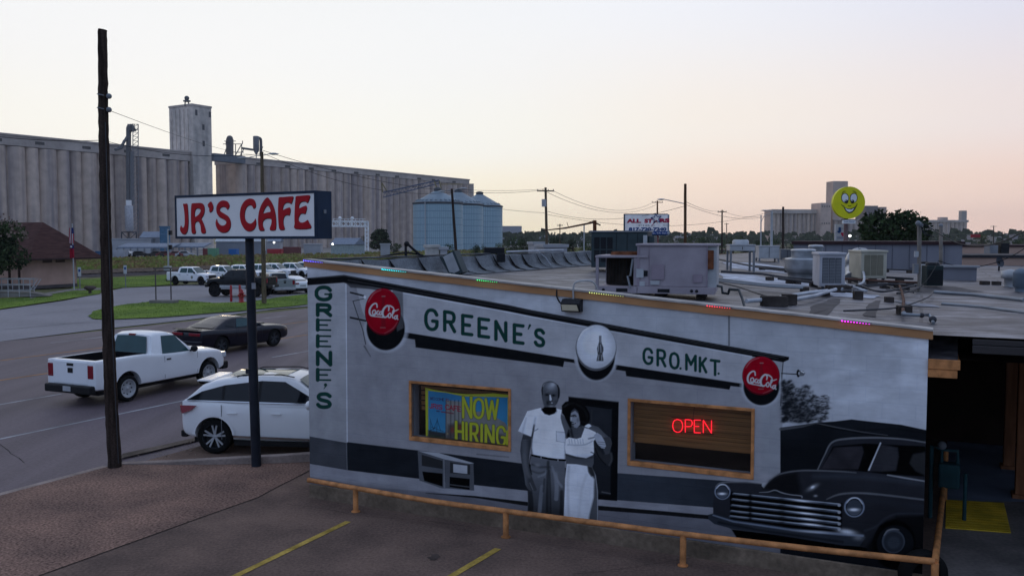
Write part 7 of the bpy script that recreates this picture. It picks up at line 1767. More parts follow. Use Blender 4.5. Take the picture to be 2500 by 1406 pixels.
def patch(pts, lift=.006, mat=WM, name='roof_patch'):
    P_ = [RG(*q) + Vector((0,0,lift)) for q in pts]; P2 = rough_edge(P_, .05, 4)
    for q in P2: q.z = rz(q) + lift
    mb = MB(); mb.poly([PM(cafe).inverted() @ q for q in P2]); return mb.build(name, mat, cafe)
patch([(1760,640),(1840,642),(1915,652),(1925,668),(1860,664),(1790,655)]); patch([(1755,668),(1840,672),(1920,684),(1990,690),(1980,700),(1880,694),(1770,684)], .008)
patch([(1985,708),(2075,716),(2150,722),(2130,730),(2040,724)], .01); patch([(2180,735),(2280,745),(2305,752),(2230,748)], .012, M('grey_roof_coating', (.30,.30,.32), .8, pos=True))
DK_ = M('tar_patch', (.06,.055,.058), .7, var=.4, scale=2, pos=True)
patch([(1560,690),(1700,700),(1690,712),(1560,700)], .007, DK_); patch([(1990,745),(2035,728),(2060,732),(2010,770),(1975,772)], .007, DK_); patch([(2100,770),(2130,735),(2150,735),(2130,775)], .009, DK_); patch([(2180,690),(2330,700),(2400,712),(2260,716),(2160,708)], .006, DK_)
def Wp(u, v, y=0): s_, z = W(u, v); return Vector((s_, y, z))
c = W(1400, 744); t = thing('wall_floodlight', CA + W1*c[0] + Vector((0,0,c[1])), 'black wall pack floodlight fixed to the painted wall above the shop sign', 'floodlight', rz=WA)
mb = MB(); a = W(1378, 746)[0]-c[0]; e = W(1424, 746)[0]-c[0]; zt_ = W(1400, 729)[1]-c[1]; zb_ = W(1400, 760)[1]-c[1]
mb.prism([(a,-.005,zt_),(a,-.10,zt_),(a,-.17,zt_-.065),(a,-.13,zb_),(a,-.005,zb_)], (e-a,0,0)); mb.build('housing', BLACK, t, bevel=.008)
mb = MB(); mb.add([(a+.02,-.176,zt_-.08),(e-.04,-.176,zt_-.08),(e-.02,-.144,zb_+.02),(a+.02,-.144,zb_+.02)], [(3,2,1,0)]); mb.build('lens', M('lens_warm', (.62,.56,.40), .4), t)
mb = MB(); q = W(1362, 700); mb.tube(catmull([(q[0]-c[0], -.02, W(1361,702)[1]-c[1]), (q[0]-c[0]+.0, -.045, W(1364,722)[1]-c[1]), (W(1370,738)[0]-c[0], -.045, W(1370,738)[1]-c[1]), (a+.02, -.06, .0)], 5), .012, 6); mb.build('cable', BLACK, t)
mb = MB(); z1 = W(1404, 727)[1]-c[1]; x1 = W(1403, 727)[0]-c[0]; mb.tube(catmull([(x1,-.05,z1-.02),(x1+.0,-.05,z1+.16),(x1+.04,-.03,z1+.24),(x1+.2,.05,z1+.26),(x1+.27,.12,z1+.22),(x1+.29,.2,z1+.12)], 5), .014, 6); mb.build('conduit', LGREY, t)
for nm, u0, u1, c_, st in (('blue',747,796,(.12,.10,1.0),5),('cyan',938,1000,(.02,.85,.95),3.2),('green',1170,1222,(.05,.9,.2),2.6),('yellow',1443,1530,(.75,.85,.25),1.8),('red',1729,1790,(1.0,.05,.08),3.2),('magenta',2057,2130,(.85,.02,.9),5)):
    s0, s1 = W(u0, 640)[0], W(u1, 640)[0]; v_ = None
    for k in range(4):
        s0 = W(u0, 703-FP*0 + 0)[0] if False else s0
    def s_at(u):
        s_ = 0
        for _ in range(6):
            z = ztop(s_); pz = proj((CA.x+W1.x*s_, CA.y+W1.y*s_, z))[1]; s_ = W(u, float(pz))[0]
        return s_
    s0, s1 = s_at(u0), s_at(u1)
    t = thing('light_strip', CA + W1*s0 + Vector((0,0,ztop(s0))), 'glowing %s stretch of the string of lights along the roof edge' % nm, 'light strip', rz=WA, group='coloured stretches of the string of lights')
    mb = MB(); n = max(6, int((s1-s0)/.035)); em = M('led_'+nm, c_, .4, emit=c_, estr=st*.8)
    for k in range(n):
        f = k/n; s_ = s0 + (s1-s0)*f; r_ = .014*(1 - .55*f) 
        mb.ball((s_-s0, -.062, ztop(s_)-ztop(s0)-.002), r_*.6, 4)
    mb.build('bulbs', em, t)['kind'] = 'stuff'
    mb = MB(); mb.tube([(0,-.052,.008),(s1-s0,-.052,ztop(s1)-ztop(s0)+.008)], .006, 5); mb.build('cable', BLACK, t)
def rl(u, v, off=-.42): 
    q = onplane(u, v, WP + W2*off, W2); return q
rt = thing('pipe_railing', rl(758, 1172), 'orange painted pipe railing in front of the painted wall', 'railing')
PR = [rl(753,1171,-.25), rl(868,1191,-.36), rl(1050,1222), rl(1235,1247), rl(1450,1275), rl(1668,1303), rl(1980,1339), rl(2283,1370)]
mb = MB(); mb.tube(catmull(PR, 4), .042, 12); mb.build('top_rail', ORANGE, rt, world=True)
for (u, v) in ((868,1191),(1235,1247),(1668,1303),(2283,1370)):
    q = rl(u, v, -.42 if u != 868 else -.36); mb = MB(); mb.tube([Vector((q.x,q.y,-.02)), q + Vector((0,0,-.02))], .045, 12); mb.cyl((q.x,q.y,0), (q.x,q.y,.012), .075, n=12); mb.build('post', ORANGE, rt, world=True)
q = rl(2283, 1370); e = q + E2*4.6; e.z = .50
e_ = G(2306, 1222); e = Vector((e_.x, e_.y, D(2308, 1150, e_.y).z))
mb = MB(); mb.tube([q, e], .042, 12); mb.build('return_rail', ORANGE, rt, world=True)
mb = MB(); mb.tube([Vector((e.x,e.y,0)), Vector((e.x,e.y,D(2312,1100,e.y).z))], .042, 10); mb.build('end_post', ORANGE, rt, world=True)
q = [G(2310,1221,.014), G(2451,1229,.014), G(2468,1301,.014), G(2308,1289,.014)]
mb = MB(); mb.prism(q, (0,0,.018)); 
YM_ = M('tactile_yellow', (.80,.54,.05), .85, var=.25, scale=3, pos=True, fine=.12)
tg_ = thing('tactile_mat', q[0], 'yellow tactile warning mat on the walkway at the porch entrance', 'mat'); mb.build('mat', YM_, tg_, world=True)
mb = MB(); nx_ = 22; ny_ = 12
for i in range(nx_):
    for j in range(ny_):
        a = q[0].lerp(q[1], (i+.5)/nx_); b_ = q[3].lerp(q[2], (i+.5)/nx_); c_ = a.lerp(b_, (j+.5)/ny_); mb.box((c_.x-.014,c_.y-.014,c_.z+.0181),(c_.x+.014,c_.y+.014,c_.z+.024))
mb.build('studs', YM_, tg_, world=True)['kind'] = 'stuff'
p = G(2282, 1205); p = CBp + W2*3.4 + W1*.30; p.z = 0
TQ = M('turquoise_pipe', (.02,.07,.08), .6, var=.3)
t = thing('gas_meter', p, 'turquoise gas meter with pipes against the porch side wall', 'gas meter', rz=WA)
mb = MB(); mb.box((-.1,-.15,.55),(.22,.12,.95)); mb.build('meter_body', TQ, t, bevel=.04)
mb = MB(); mb.tube([(-.05,0,.95),(-.05,0,1.15),(.18,0,1.15),(.18,0,.95)], .03, 8); mb.tube([(-.2,.02,0),(-.2,.02,1.2),(-.05,0,1.15)], .035, 8); mb.tube([(.3,.0,0),(.3,0,.8)], .03, 8); mb.build('pipework', TQ, t)
mb = MB(); mb.ball((-.05,0,1.22), .07, 6); mb.build('regulator', MGREY, t)
p = W(2240, 1390); q = onplane(2262, 1396, WP + W2*-.2, W2)
t = thing('old_tyre', Vector((q.x, q.y, .0)), 'black tyre end lying by the corner post of the orange railing', 'tyre'); mb = MB(); mb.lathe((0,.1,.29), [(.18,-.1),(.26,-.11),(.30,-.06),(.30,.06),(.26,.11),(.18,.1)], (0,1,0), 28); mb.build('tread', BLACKR, t)
CE = M('elevator_concrete', (.47,.375,.31), .9, var=.12, scale=.42, st=(1,1,.03), fine=.14, fscale=.35, c2=(.30,.255,.245), pos=True, lo=.36, hi=.56)
CE2 = M('elevator_tower_concrete', (.60,.52,.45), .9, var=.3, scale=.16, st=(1,1,.14), fine=.15, fscale=.5, c2=(.28,.265,.25), pos=True)
CED = M('elevator_gallery', (.44,.38,.34), .9, var=.2, scale=.08, pos=True, fine=.1, fscale=.6)
nt = CE.node_tree; bs = nt.nodes['Principled BSDF']; lk = bs.inputs['Base Color'].links[0]; src = lk.from_socket
oi = nt.nodes.new('ShaderNodeObjectInfo'); mr = nt.nodes.new('ShaderNodeMapRange'); mr.inputs[3].default_value = .84; mr.inputs[4].default_value = 1.08
nt.links.new(oi.outputs['Random'], mr.inputs[0]); sc2 = nt.nodes.new('ShaderNodeVectorMath'); sc2.operation = 'SCALE'; nt.links.new(src, sc2.inputs[0]); nt.links.new(mr.outputs[0], sc2.inputs['Scale']); nt.links.new(sc2.outputs[0], bs.inputs['Base Color'])
HE = 38.0
def topY(v, z): return (z - HC) * FP / (580 - v)
PA = D(0, 330, topY(330, HE)); PB = D(1145, 441, topY(441, HE))
ED = Vector((PB.x-PA.x, PB.y-PA.y, 0)); EL = ED.length; ED.normalize(); EN = Vector((-ED.y, ED.x, 0))
EO = Vector((PA.x, PA.y, 0))
def eu(u):                 # station along the elevator face seen at column u
    a = (u-1250)/FP; return (a*EO.y - EO.x)/(ED.x - a*ED.y)
ER = math.atan2(ED.y, ED.x)
def ed_(s, u):
    a = (u-1250)/FP; p = EO + ED*s; return (a*p.y - p.x)/(EN.x - a*EN.y)
def bank(label, s0, s1, H, pitch, zt_cyl, dep_=22.0):
    t = thing('grain_elevator', EO + ED*s0 + Vector((0,0,-.16)), label, 'grain elevator', rz=ER, group='concrete grain elevator banks')
    n = max(1, round((s1-s0)/pitch)); p_ = (s1-s0)/n; r = p_*.54
    base = None
    wd = [random.Random(k*7+n).uniform(.72,1.28) for k in range(n)]; sw_ = sum(wd); acc = 0
    for k in range(n):
        wk = wd[k]/sw_*(s1-s0); x = acc + wk/2; acc += wk
        if base is None:
            mb = MB(); mb.lathe((0,0,0), [(r,0),(r,zt_cyl)], n=28); base = mb.build('silo', CE, t); o = base
        else:
            o = base.copy(); COL.objects.link(o); o.parent = t
        o.location = (x, r*.8, 0); o.scale = (wk/p_, 1, 1)
    L_ = s1-s0
    mb = MB(); mb.box((0, r*.45, 0), (L_, dep_, zt_cyl+.2)); mb.build('core_wall', CE, t)
    mb = MB(); mb.box((-.3, -.25, zt_cyl+.21), (L_+.3, dep_+.4, H)); mb.build('gallery', CED, t)
    mb = MB(); mb.box((-.6, -.6, H+.01), (L_+.6, dep_+.8, H+.6)); mb.build('roof_slab', CED, t)
    rr = random.Random(int(L_)); m_ = M('gallery_window_dark', (.10,.095,.09), .8)
    for k in range(int(L_/16)):
        mb = MB(); x = 8+k*16+rr.uniform(-2,2); mb.box((x, -.31, H-2.2), (x+3.2, -.26, H-1.2)); mb.build('window', m_, t)
    return t
eA0, eA1 = -60, eu(469)
bank('long concrete grain elevator with round silos running off the left edge', eA0, eA1-.2, HE, 5.2, HE-3.4)
sg0, sg1 = eu(588), eu(1145)
bank('second long concrete grain elevator right of the headhouse tower', sg0, sg1, HE-.0, 5.0, HE-2.6, ed_(sg0, 531))
DST = M('duct_dark', (.09,.09,.10), .7)
TY = (EO + ED*eu(470)).y; TD_ = ed_(eu(470), 421)
t = thing('headhouse_tower', EO + ED*(eu(470)) + Vector((0,0,-.16)), 'tall square concrete headhouse tower rising above the left elevator', 'tower', rz=ER)
tw = eu(517)-eu(470); zT = D(470, 258, TY).z
mb = MB(); mb.box((0, -1.6, 0), (tw*.985, TD_, zT)); mb.build('shaft', CE2, t)
mb = MB(); mb.box((-.2, -1.8, zT+.01), (tw*.985+.2, TD_+.2, zT+.8)); mb.build('parapet', CED, t)
for k in range(5):
    mb = MB(); y_ = TD_*(.06+k*.2); mb.box((-.3, y_, HE+1.2), (-.01, y_+1.2, zT-1)); mb.build('pilaster', CE2, t)
for x, z in ((tw*.5, zT-9), (tw*.15, zT-3.6), (tw*.5, HE+3), (tw*.85, zT-3.6)):
    mb = MB(); mb.box((x, -1.67, z), (x+1.1, -1.61, z+2.2)); mb.build('window', M('tower_window', (.08,.08,.085), .5), t)
q = MB(); xq = .5; q.tube([(xq-1,2,zT),(xq-.7,2,zT+2.4)], .25, 6); q.tube([(xq+1,2,zT),(xq+.7,2,zT+2.4)], .25, 6); q.ball((xq,2,zT+3.2), .95, 8); q.box((xq-1,1,zT+1.8),(xq+1,3,zT+2.4)); q.build('leg_head', M('machine_grey', (.13,.13,.135), .7), t)
MG_ = M('machine_grey', (.13,.13,.135), .7); 
def at(u, v, dY=0, ref=None):
    s_ = eu(u); Y = (EO + ED*s_).y + dY; return D(u, v, Y)
def lattice(mb, p, q, w, n=6, r=.10, dirv=None):
    dv = dirv or ED
    a0, a1 = p + dv*(-w/2), p + dv*(w/2); b0_, b1_ = q + dv*(-w/2), q + dv*(w/2)
    mb.bar(a0, b0_, r); mb.bar(a1, b1_, r)
    for k in range(n):
        c0, c1 = a0.lerp(b0_, k/n), a1.lerp(b1_, (k+1)/n); mb.bar(c0, c1, r*.7); mb.bar(a0.lerp(b0_, k/n), a1.lerp(b1_, k/n), r*.7)
t = thing('bucket_elevator', at(320, 614, -6), 'grey bucket elevator leg with spouts rising in front of the left elevator', 'elevator leg')
mb = MB(); mb.bar(at(314,560,-5), at(314,312,-5), 1.5, 1.2); mb.ball(at(319,313,-5), 1.5, 6); mb.build('casing', MG_, t, world=True)
mb = MB(); mb.bar(at(323,500,-6), at(323,370,-6), 1.1); lattice(mb, at(331,570,-7), at(331,303,-7), 2.2, 26, .22); mb.build('ladder_frame', M('lattice_grey', (.2,.2,.21), .6), t, world=True)
for pts in ([(318,330),(303,345),(296,362),(281,366)],[(318,322),(300,352),(288,364)],[(322,318),(331,318)]):
    mb = MB(); mb.tube([at(u, v, -5) for u, v in pts], .5, 8); mb.build('spout', MG_, t, world=True)
mb = MB(); 
for v in (304, 318): mb.bar(at(312,v,-6.5), at(337,v,-6.5), .2); 
for u in (312,320,328,337): mb.bar(at(u,318,-6.5), at(u,303,-6.5), .2)
mb.build('platform', MG_, t, world=True)
t = thing('conveyor_tower', at(570, 395, 4), 'steel conveyor tower with platforms on top of the second elevator', 'conveyor tower')
mb = MB(); mb.bar(at(561,398,3), at(561,340,3), 2.4); mb.ball(at(561,339,3), 1.35, 6); mb.build('casing', MG_, t, world=True)
mb = MB()
for u0, v0, u1, v1 in ((543,392,556,352),(568,392,590,352),(545,352,592,352),(548,345,575,345),(575,352,575,395),(590,352,590,395),(570,372,595,372),(578,395,595,365),(552,355,552,344),(592,352,592,344)): mb.bar(at(u0,v0,2), at(u1,v1,2), .28)
mb.tube([at(590,362,2), at(617,366,2)], .5, 6); mb.build('frame', MG_, t, world=True)
t = thing('dust_cyclone', at(625, 395, 2), 'grey dust cyclone with a conical bottom and curved pipe on the second elevator', 'cyclone')
c = at(625, 333, 2); r_ = 7.2*c.y/FP; mb = MB(); z = lambda v: at(625, v, 2).z
mb.lathe((c.x,c.y,0), [(.001,z(332)),(r_*.9,z(333)),(r_,z(335)),(r_,z(368)),(r_*.15,z(378)),(r_*.1,z(392))], n=20); mb.build('drum', M('cyclone_grey', (.17,.18,.19), .6), t, world=True)
mb = MB(); mb.tube(catmull([at(628,338,2), at(634,338,2), at(637,346,2), at(637,382,2)], 5), .6, 8); mb.build('duct', MG_, t, world=True)
t = thing('conveyor_bridge', at(540, 392, 1), 'enclosed grey conveyor bridge joining the tower to the second elevator', 'conveyor bridge')
mb = MB(); a, c = at(516,383,-1), at(592,392,-1); a.z = c.z = (a.z+c.z)/2; mb.bar(a, c, 3.5, 3.0); mb.build('bridge', M('bridge_blue_grey', (.13,.15,.175), .7), t, world=True)
t = thing('white_tank', at(316, 614, -14), 'upright white tank on a dark steel stand in front of the left elevator', 'tank')
c = at(316, 565, -14); mb = MB(); z = lambda v: D(316, v, c.y).z; mb.lathe((c.x,c.y,0), [(.001,z(500)),(9.6*c.y/FP,z(503)),(9.6*c.y/FP,z(560)),(6*c.y/FP,z(565))], n=20); mb.build('tank', M('tank_white', (.38,.38,.40), .6), t, world=True)
mb = MB(); mb.box((c.x-.7, c.y-.7, z(503)), (c.x+.7, c.y+.7, z(489))); mb.build('hatch', WHITE, t, world=True)
mb = MB()
for u in (297, 315, 333):
    for dy in (0, 3): mb.bar(D(u,585,c.y+dy), D(u,566,c.y+dy), .3)
mb.bar(D(297,567,c.y), D(334,567,c.y), .35); mb.bar(D(297,567,c.y), D(315,585,c.y), .2); mb.bar(D(334,567,c.y), D(315,585,c.y), .2); mb.build('stand', DGREY, t, world=True)
def shed(label, u0, u1, vt, vb, Y, mat, dep_=8, roof=None, rh=0, name='low_building', rm=None, ang=None, cat='building', group=None):
    p = D((u0+u1)/2, vb, Y); p.z = -.16; w_ = (u1-u0)*Y/FP; h_ = D(u0, vt, Y).z+.16
    t = thing(name, p, label, cat, rz=R(8) if ang is None else ang, group=group)
    mb = MB(); mb.box((-w_/2,0,0),(w_/2,dep_,h_)); mb.build('wall', mat, t)
    mb = MB()
    if rh: mb.prism([(-w_/2-.3,-.3,h_+.01),(-w_/2-.3,dep_/2,h_+rh),(-w_/2-.3,dep_+.3,h_+.01)], (w_+.6,0,0))
    else: mb.box((-w_/2-.15,-.15,h_+.01),(w_/2+.15,dep_+.15,h_+.3))
    mb.build('roof', rm or roof or mat, t); return t, w_, h_
SW = M('shed_white', (.34,.35,.37), .7, var=.12, scale=.3); SG = M('shed_grey', (.20,.22,.25), .7, var=.15, scale=.3); SB = M('shed_blue', (.06,.15,.24), .7); SR = M('roof_blue_grey', (.17,.21,.27), .6)
YS = 232
t, w_, h_ = shed('long low white building in front of the left elevator', 258, 366, 585, 610, YS, SW)
t, w_, h_ = shed('raised white office block with pipe rails beside the blue tower', 345, 392, 580, 606, YS+4, SW, rh=1.6, rm=SR)
t, w_, h_ = shed('bright blue steel conveyor tower at the foot of the left elevator', 391, 409, 555, 602, YS+2, SB, dep_=3, name='blue_tower', cat='tower')
for k in range(3):
    mb = MB(); mb.box((-w_/2,-.06,h_*(.25+.25*k)),(w_/2,-.01,h_*(.26+.25*k))); mb.build('band', M('band_light_blue', (.2,.3,.4), .6), t)
def carport(label, u0, u1, v0, vb, Y, n=6):
    p = D(u0, vb, Y); p.z = -.1; a, c = D(u0, v0, Y), D(u1, v0, Y); t = thing('carport', p, label, 'carport', group='open carports below the elevators')
    mb = MB(); mb.prism([a, a + Vector((0,6,1.0)), a + Vector((0,6,1.2)), a + Vector((0,0,.3))], c - a); mb.build('roof', SR, t, world=True)
    for k in range(n+1):
        q = a.lerp(c, k/n); mb = MB(); mb.bar(Vector((q.x,q.y,-.1)), q, .3); mb.build('post', MGREY, t, world=True)
    return t
carport('long blue-roofed carport in front of the white building', 285, 420, 606, 622, 215, 8); carport('second blue-roofed carport ending at the red container', 422, 497, 605, 621, 218, 5)
def simple_car(label, p, rz_, mat, group='small cars parked under the carports'):
    t = thing('parked_car', p, label, 'car', rz=rz_, group=group)
    mb = MB(); prof = [(-2.2,.3),(-2.2,.85),(-1.6,.95),(-1.1,1.42),(.5,1.45),(1.1,.98),(2.1,.82),(2.25,.35)]
    mb.prism([(x,-.85,z) for x, z in prof], (0,1.7,0)); mb.build('body', mat, t, bevel=.06)
    mb = MB(); mb.prism([(-1.0,-.87,.98),(-.9,-.87,1.34),(.42,-.87,1.36),(.9,-.87,1.0)], (0,1.74,0)); mb.build('side_window', GLD, t)
    for x in (-1.4,1.4):
        for y in (-.86,.74):
            mb = MB(); mb.cyl((x,y,.32),(x,y+.14,.32), .32, n=14); mb.build('wheel', BLACKR, t)
for k, (u, c_, lb) in enumerate(((342,(.01,.01,.012),'black car at the left end of the long carport'),(383,(.02,.02,.02),'dark car in the middle of the long carport'),(405,(.12,.01,.01),'dark red car near the right end of the long carport'),(430,(.16,.015,.015),'red car at the left of the second carport'),(452,(.35,.36,.38),'white car under the second carport'),(308,(.4,.4,.4),'white van-like car at the left end by the white container'))):
    p = D(u, 624, 213); p.z = -.1; simple_car(lb, p, R(170 if k % 2 else 10), carpaint('far_car_%d' % k, c_))
def container(label, u0, u1, vt, vb, Y, c_, text=None):
    p = D((u0+u1)/2, vb, Y); p.z = -.1; w_ = (u1-u0)*Y/FP; h_ = D(u0, vt, Y).z
    t = thing('shipping_container', p, label, 'container', group='containers and bins in the gravel yard')
    mb = MB(); mb.box((-w_/2,0,0),(w_/2,2.4,h_)); mb.build('box', M('container_'+'_'.join(label.split()[:2]), c_, .7, var=.2, scale=.5), t)
    mb = MB(); n = int(w_/.5)
    for k in range(n): mb.box((-w_/2+.1+k*w_/n,-.05,.15),(-w_/2+.1+k*w_/n+.18,-.005,h_-.15))
    mb.build('ribs', M('container_'+'_'.join(label.split()[:2]), c_, .7), t); return t
container('white container with faint blue marks at the left of the yard', 272, 304, 610, 624, 210, (.36,.37,.40))
container('dark red container at the end of the second carport', 495, 507, 606, 619, 214, (.16,.04,.04)); container('pale green container beside the dark red one', 507, 527, 605, 619, 214, (.12,.28,.17)); container('small blue container in front of the grey shed', 558, 576, 607, 619, 214, (.02,.12,.34)); container('bright red low container right of the sign post', 652, 686, 607, 617, 222, (.36,.03,.04)); container('brown red long container behind the lamp pole', 690, 730, 602, 615, 230, (.15,.05,.05))
container('blue bin left of the long carport', 232, 243, 612, 623, 208, (.03,.08,.16))
shed('pale blue grey metal shed behind the green container', 530, 640, 590, 618, 226, SG, rh=1.4, rm=M('roof_pale', (.36,.40,.43), .5)); shed('white shed right of the cafe sign post', 640, 682, 590, 616, 240, SW, rh=1.2, rm=SR)
shed('white trailer-like block under the cafe sign corner', 742, 782, 598, 614, 236, SW); shed('small pale metal shed below the signal gantry', 806, 866, 597, 613, 215, M('shed_teal_white', (.30,.36,.36), .7), dep_=7, rh=1.6, rm=SR, ang=R(-12))
LAMP = M('yard_lamp_lit', (1,1,1), .4, emit=(1,1,.95), estr=6)
for u, v, Y, lb in ((669,592,235,'lit white yard lamp on the pale shed right of the sign post'),(812,596,212,'lit white yard lamp on the small metal shed'),(2075,576,300,'lit yellow-white lamp beside the big dark tree')):
    solo('yard_lamp', MB().ball(D(u, v, Y), .0021*Y*(.8 if u > 2000 else .6)*.8, 6), LAMP, lb, 'lamp')
WG = M('gantry_white', (.8,.8,.8), .6); Yg = 150
t = thing('signal_gantry', Vector((D(892,612,Yg).x, Yg, -.1)), 'white lattice railway signal gantry right of the cafe sign', 'signal gantry')
mb = MB()
def P(u, v): return D(u, v, Yg)
for v in (541, 553): mb.bar(P(640,v-2), P(897,v), .24)
n = 22
for k in range(n):
    u = 640 + 257*k/n; u2 = 640 + 257*(k+1)/n; mb.bar(P(u,539+ (2*k/n)), P(u2,553), .13); mb.bar(P(u,551+2*k/n), P(u2,541), .13)
mb.build('beam', WG, t, world=True)
for ul, ur in ((892,899),(640,647)):
    mb = MB(); mb.bar(P(ul,612), P(ul,540), .22); mb.bar(P(ur,612), P(ur,540), .22)
    for k in range(8): mb.bar(P(ul,612-9*k), P(ur,603-9*k), .09); mb.bar(P(ur,612-9*k), P(ul,603-9*k), .09)
    mb.build('tower', WG, t, world=True)
for u in (829, 859): mb = MB(); mb.bar(P(u,553), P(u,533), .30); mb.ball(P(u+1,533), .3, 5); mb.build('signal_head', WG, t, world=True)
mb = MB()
for k in range(9): mb.bar(P(814+9*k,541), P(814+9*k,534), .06)
mb.bar(P(812,534), P(892,535), .07); mb.build('guard_rail', WG, t, world=True)
Yq = 96; t = thing('signal_mast', Vector((D(411,655,Yq).x, Yq, 0)), 'thin railway signal mast with black signal heads left of the cafe sign', 'signal mast')
mb = MB(); mb.bar(D(411,655,Yq), D(410,560,Yq), .14); mb.build('mast', LGREY, t, world=True)
for v in (563, 598):
    mb = MB(); mb.box((D(413,v,Yq).x, Yq-.2, D(413,v+11,Yq).z), (D(420,v,Yq).x, Yq+.1, D(413,v,Yq).z)); mb.build('signal_head', BLACK, t, world=True)
mb = MB(); mb.bar(D(402,655,Yq), D(417,655,Yq), .6, .5); mb.build('case', LGREY, t, world=True)
BN = bpy.data.materials.new('corrugated_steel'); BN.use_nodes = True; nt = BN.node_tree; b_ = nt.nodes['Principled BSDF']
tc = nt.nodes.new('ShaderNodeTexCoord'); sp2 = nt.nodes.new('ShaderNodeSeparateXYZ'); nt.links.new(tc.outputs['Object'], sp2.inputs[0])
at2 = nt.nodes.new('ShaderNodeMath'); at2.operation = 'ARCTAN2'; nt.links.new(sp2.outputs['Y'], at2.inputs[0]); nt.links.new(sp2.outputs['X'], at2.inputs[1])
ml = nt.nodes.new('ShaderNodeMath'); ml.operation = 'MULTIPLY'; ml.inputs[1].default_value = 10; nt.links.new(at2.outputs[0], ml.inputs[0])
cb = nt.nodes.new('ShaderNodeCombineXYZ'); nt.links.new(ml.outputs[0], cb.inputs['X']); nt.links.new(sp2.outputs['Z'], cb.inputs['Y'])
br = nt.nodes.new('ShaderNodeTexBrick'); br.offset = 0; br.inputs['Brick Width'].default_value = .80; br.inputs['Row Height'].default_value = 2.3; br.inputs['Mortar Size'].default_value = .13; br.inputs['Mortar Smooth'].default_value = .8; br.inputs['Scale'].default_value = 1
br.inputs['Color1'].default_value = (.31,.44,.50,1); br.inputs['Color2'].default_value = (.28,.41,.47,1); br.inputs['Mortar'].default_value = (.12,.20,.25,1); nt.links.new(cb.outputs[0], br.inputs['Vector']); nt.links.new(br.outputs['Color'], b_.inputs['Base Color'])
b_.inputs['Metallic'].default_value = .15; b_.inputs['Roughness'].default_value = .6
RFB = M('bin_roof_steel', (.20,.26,.30), .55, .2, var=.15, scale=.3); DK2 = M('bin_ring_dark', (.05,.06,.07), .6)
def bin_(label, u0, u1, ve, va, Y, uc=None):
    s_ = Y/FP; r_ = (u1-u0)/2*s_; c = D((u0+u1)/2, ve, Y+r_); zE = D(u0, ve, Y+r_).z; zA = D((u0+u1)/2, va, Y+r_).z
    t = thing('steel_grain_bin', Vector((c.x, c.y, -.16)), label, 'grain bin', group='round corrugated steel grain bins')
    mb = MB(); mb.lathe((0,0,0), [(r_,0),(r_,zE)], n=64); mb.build('wall', BN, t)
    mb = MB(); mb.lathe((0,0,0), [(r_*1.02,zE),(r_*.14,zA-.5),(.001,zA-.3)], n=48, smooth=False); mb.build('roof', RFB, t)
    mb = MB(); mb.lathe((0,0,0), [(r_*1.005,zE-.5),(r_*1.03,zE-.3),(r_*1.03,zE+.1),(r_*1.0,zE+.25)], n=48); mb.build('eave_ring', DK2, t)
    mb = MB()
    for k in range(28):
        a = 2*math.pi*k/28; mb.bar((math.cos(a)*r_*.9, math.sin(a)*r_*.9, lerp(zE,zA,.1)+.25), (math.cos(a)*r_*.82, math.sin(a)*r_*.82, lerp(zE,zA,.18)+.3), .7, .3)
    mb.build('roof_vents', RFB, t)['kind'] = 'stuff'
    mb = MB(); mb.lathe((0,0,zA-.6), [(r_*.16,0),(r_*.16,1.0),(r_*.08,1.3),(.001,1.4)], n=16); mb.build('cap', DK2, t)
    mb = MB(); a0 = -2.0; mb.bar((math.cos(a0)*r_*1.02, math.sin(a0)*r_*1.02, 0), (math.cos(a0)*r_*1.02, math.sin(a0)*r_*1.02, zE), .5, .3); mb.build('ladder', LGREY, t); return t
bin_('nearest and largest corrugated steel grain bin with a conical roof', 1007, 1131, 495, 462, 300); bin_('middle corrugated steel grain bin half hidden by the nearest', 1057, 1181, 499, 465, 335); bin_('farthest corrugated steel grain bin at the right', 1114, 1228, 503, 471, 372)
t = thing('conveyor', at(936, 470, -3), 'slanting blue truss conveyor from the elevator to the steel bins', 'conveyor')
BT = M('conveyor_blue', (.10,.12,.18), .6); mb = MB(); a, c = D(936,470,325), D(1072,440,322)
mb.bar(a, c, .8, .4); mb.bar(a + Vector((0,0,-1.8)), c + Vector((0,0,-1.2)), .5, .3)
for k in range(16): mb.bar(a.lerp(c, k/16) + Vector((0,0,-1.7+.5*k/16)), a.lerp(c, (k+.5)/16), .12); mb.bar(a.lerp(c, (k+.5)/16), a.lerp(c, (k+1)/16) + Vector((0,0,-1.7+.5*k/16)), .12)
mb.build('truss', BT, t, world=True)
mb = MB()
for q0_, q1_ in ((D(1072,441,322),D(1078,462,322)),(D(1060,442,322),D(1068,462,322)),(D(1078,450,322),D(1130,450,350)),(D(934,470,325),D(932,446,325)),(D(932,446,325),D(945,468,325))): mb.bar(q0_, q1_, .4)
mb.build('support', M('support_ochre', (.22,.18,.09), .7), t, world=True)
p = at(1146, 600, 0); t, w_, h_ = shed('lower concrete end block of the second elevator behind the bins', 1143, 1157, 450, 600, PB.y+2, CED, dep_=16, name='elevator_end_block')
shed('large pale warehouse right of the steel bins', 1226, 1274, 553, 588, 620, M('warehouse_grey', (.30,.31,.34), .7), dep_=30); shed('second long low pale warehouse behind the bushes', 1276, 1340, 573, 590, 640, M('warehouse_grey', (.30,.31,.34), .7), dep_=30)
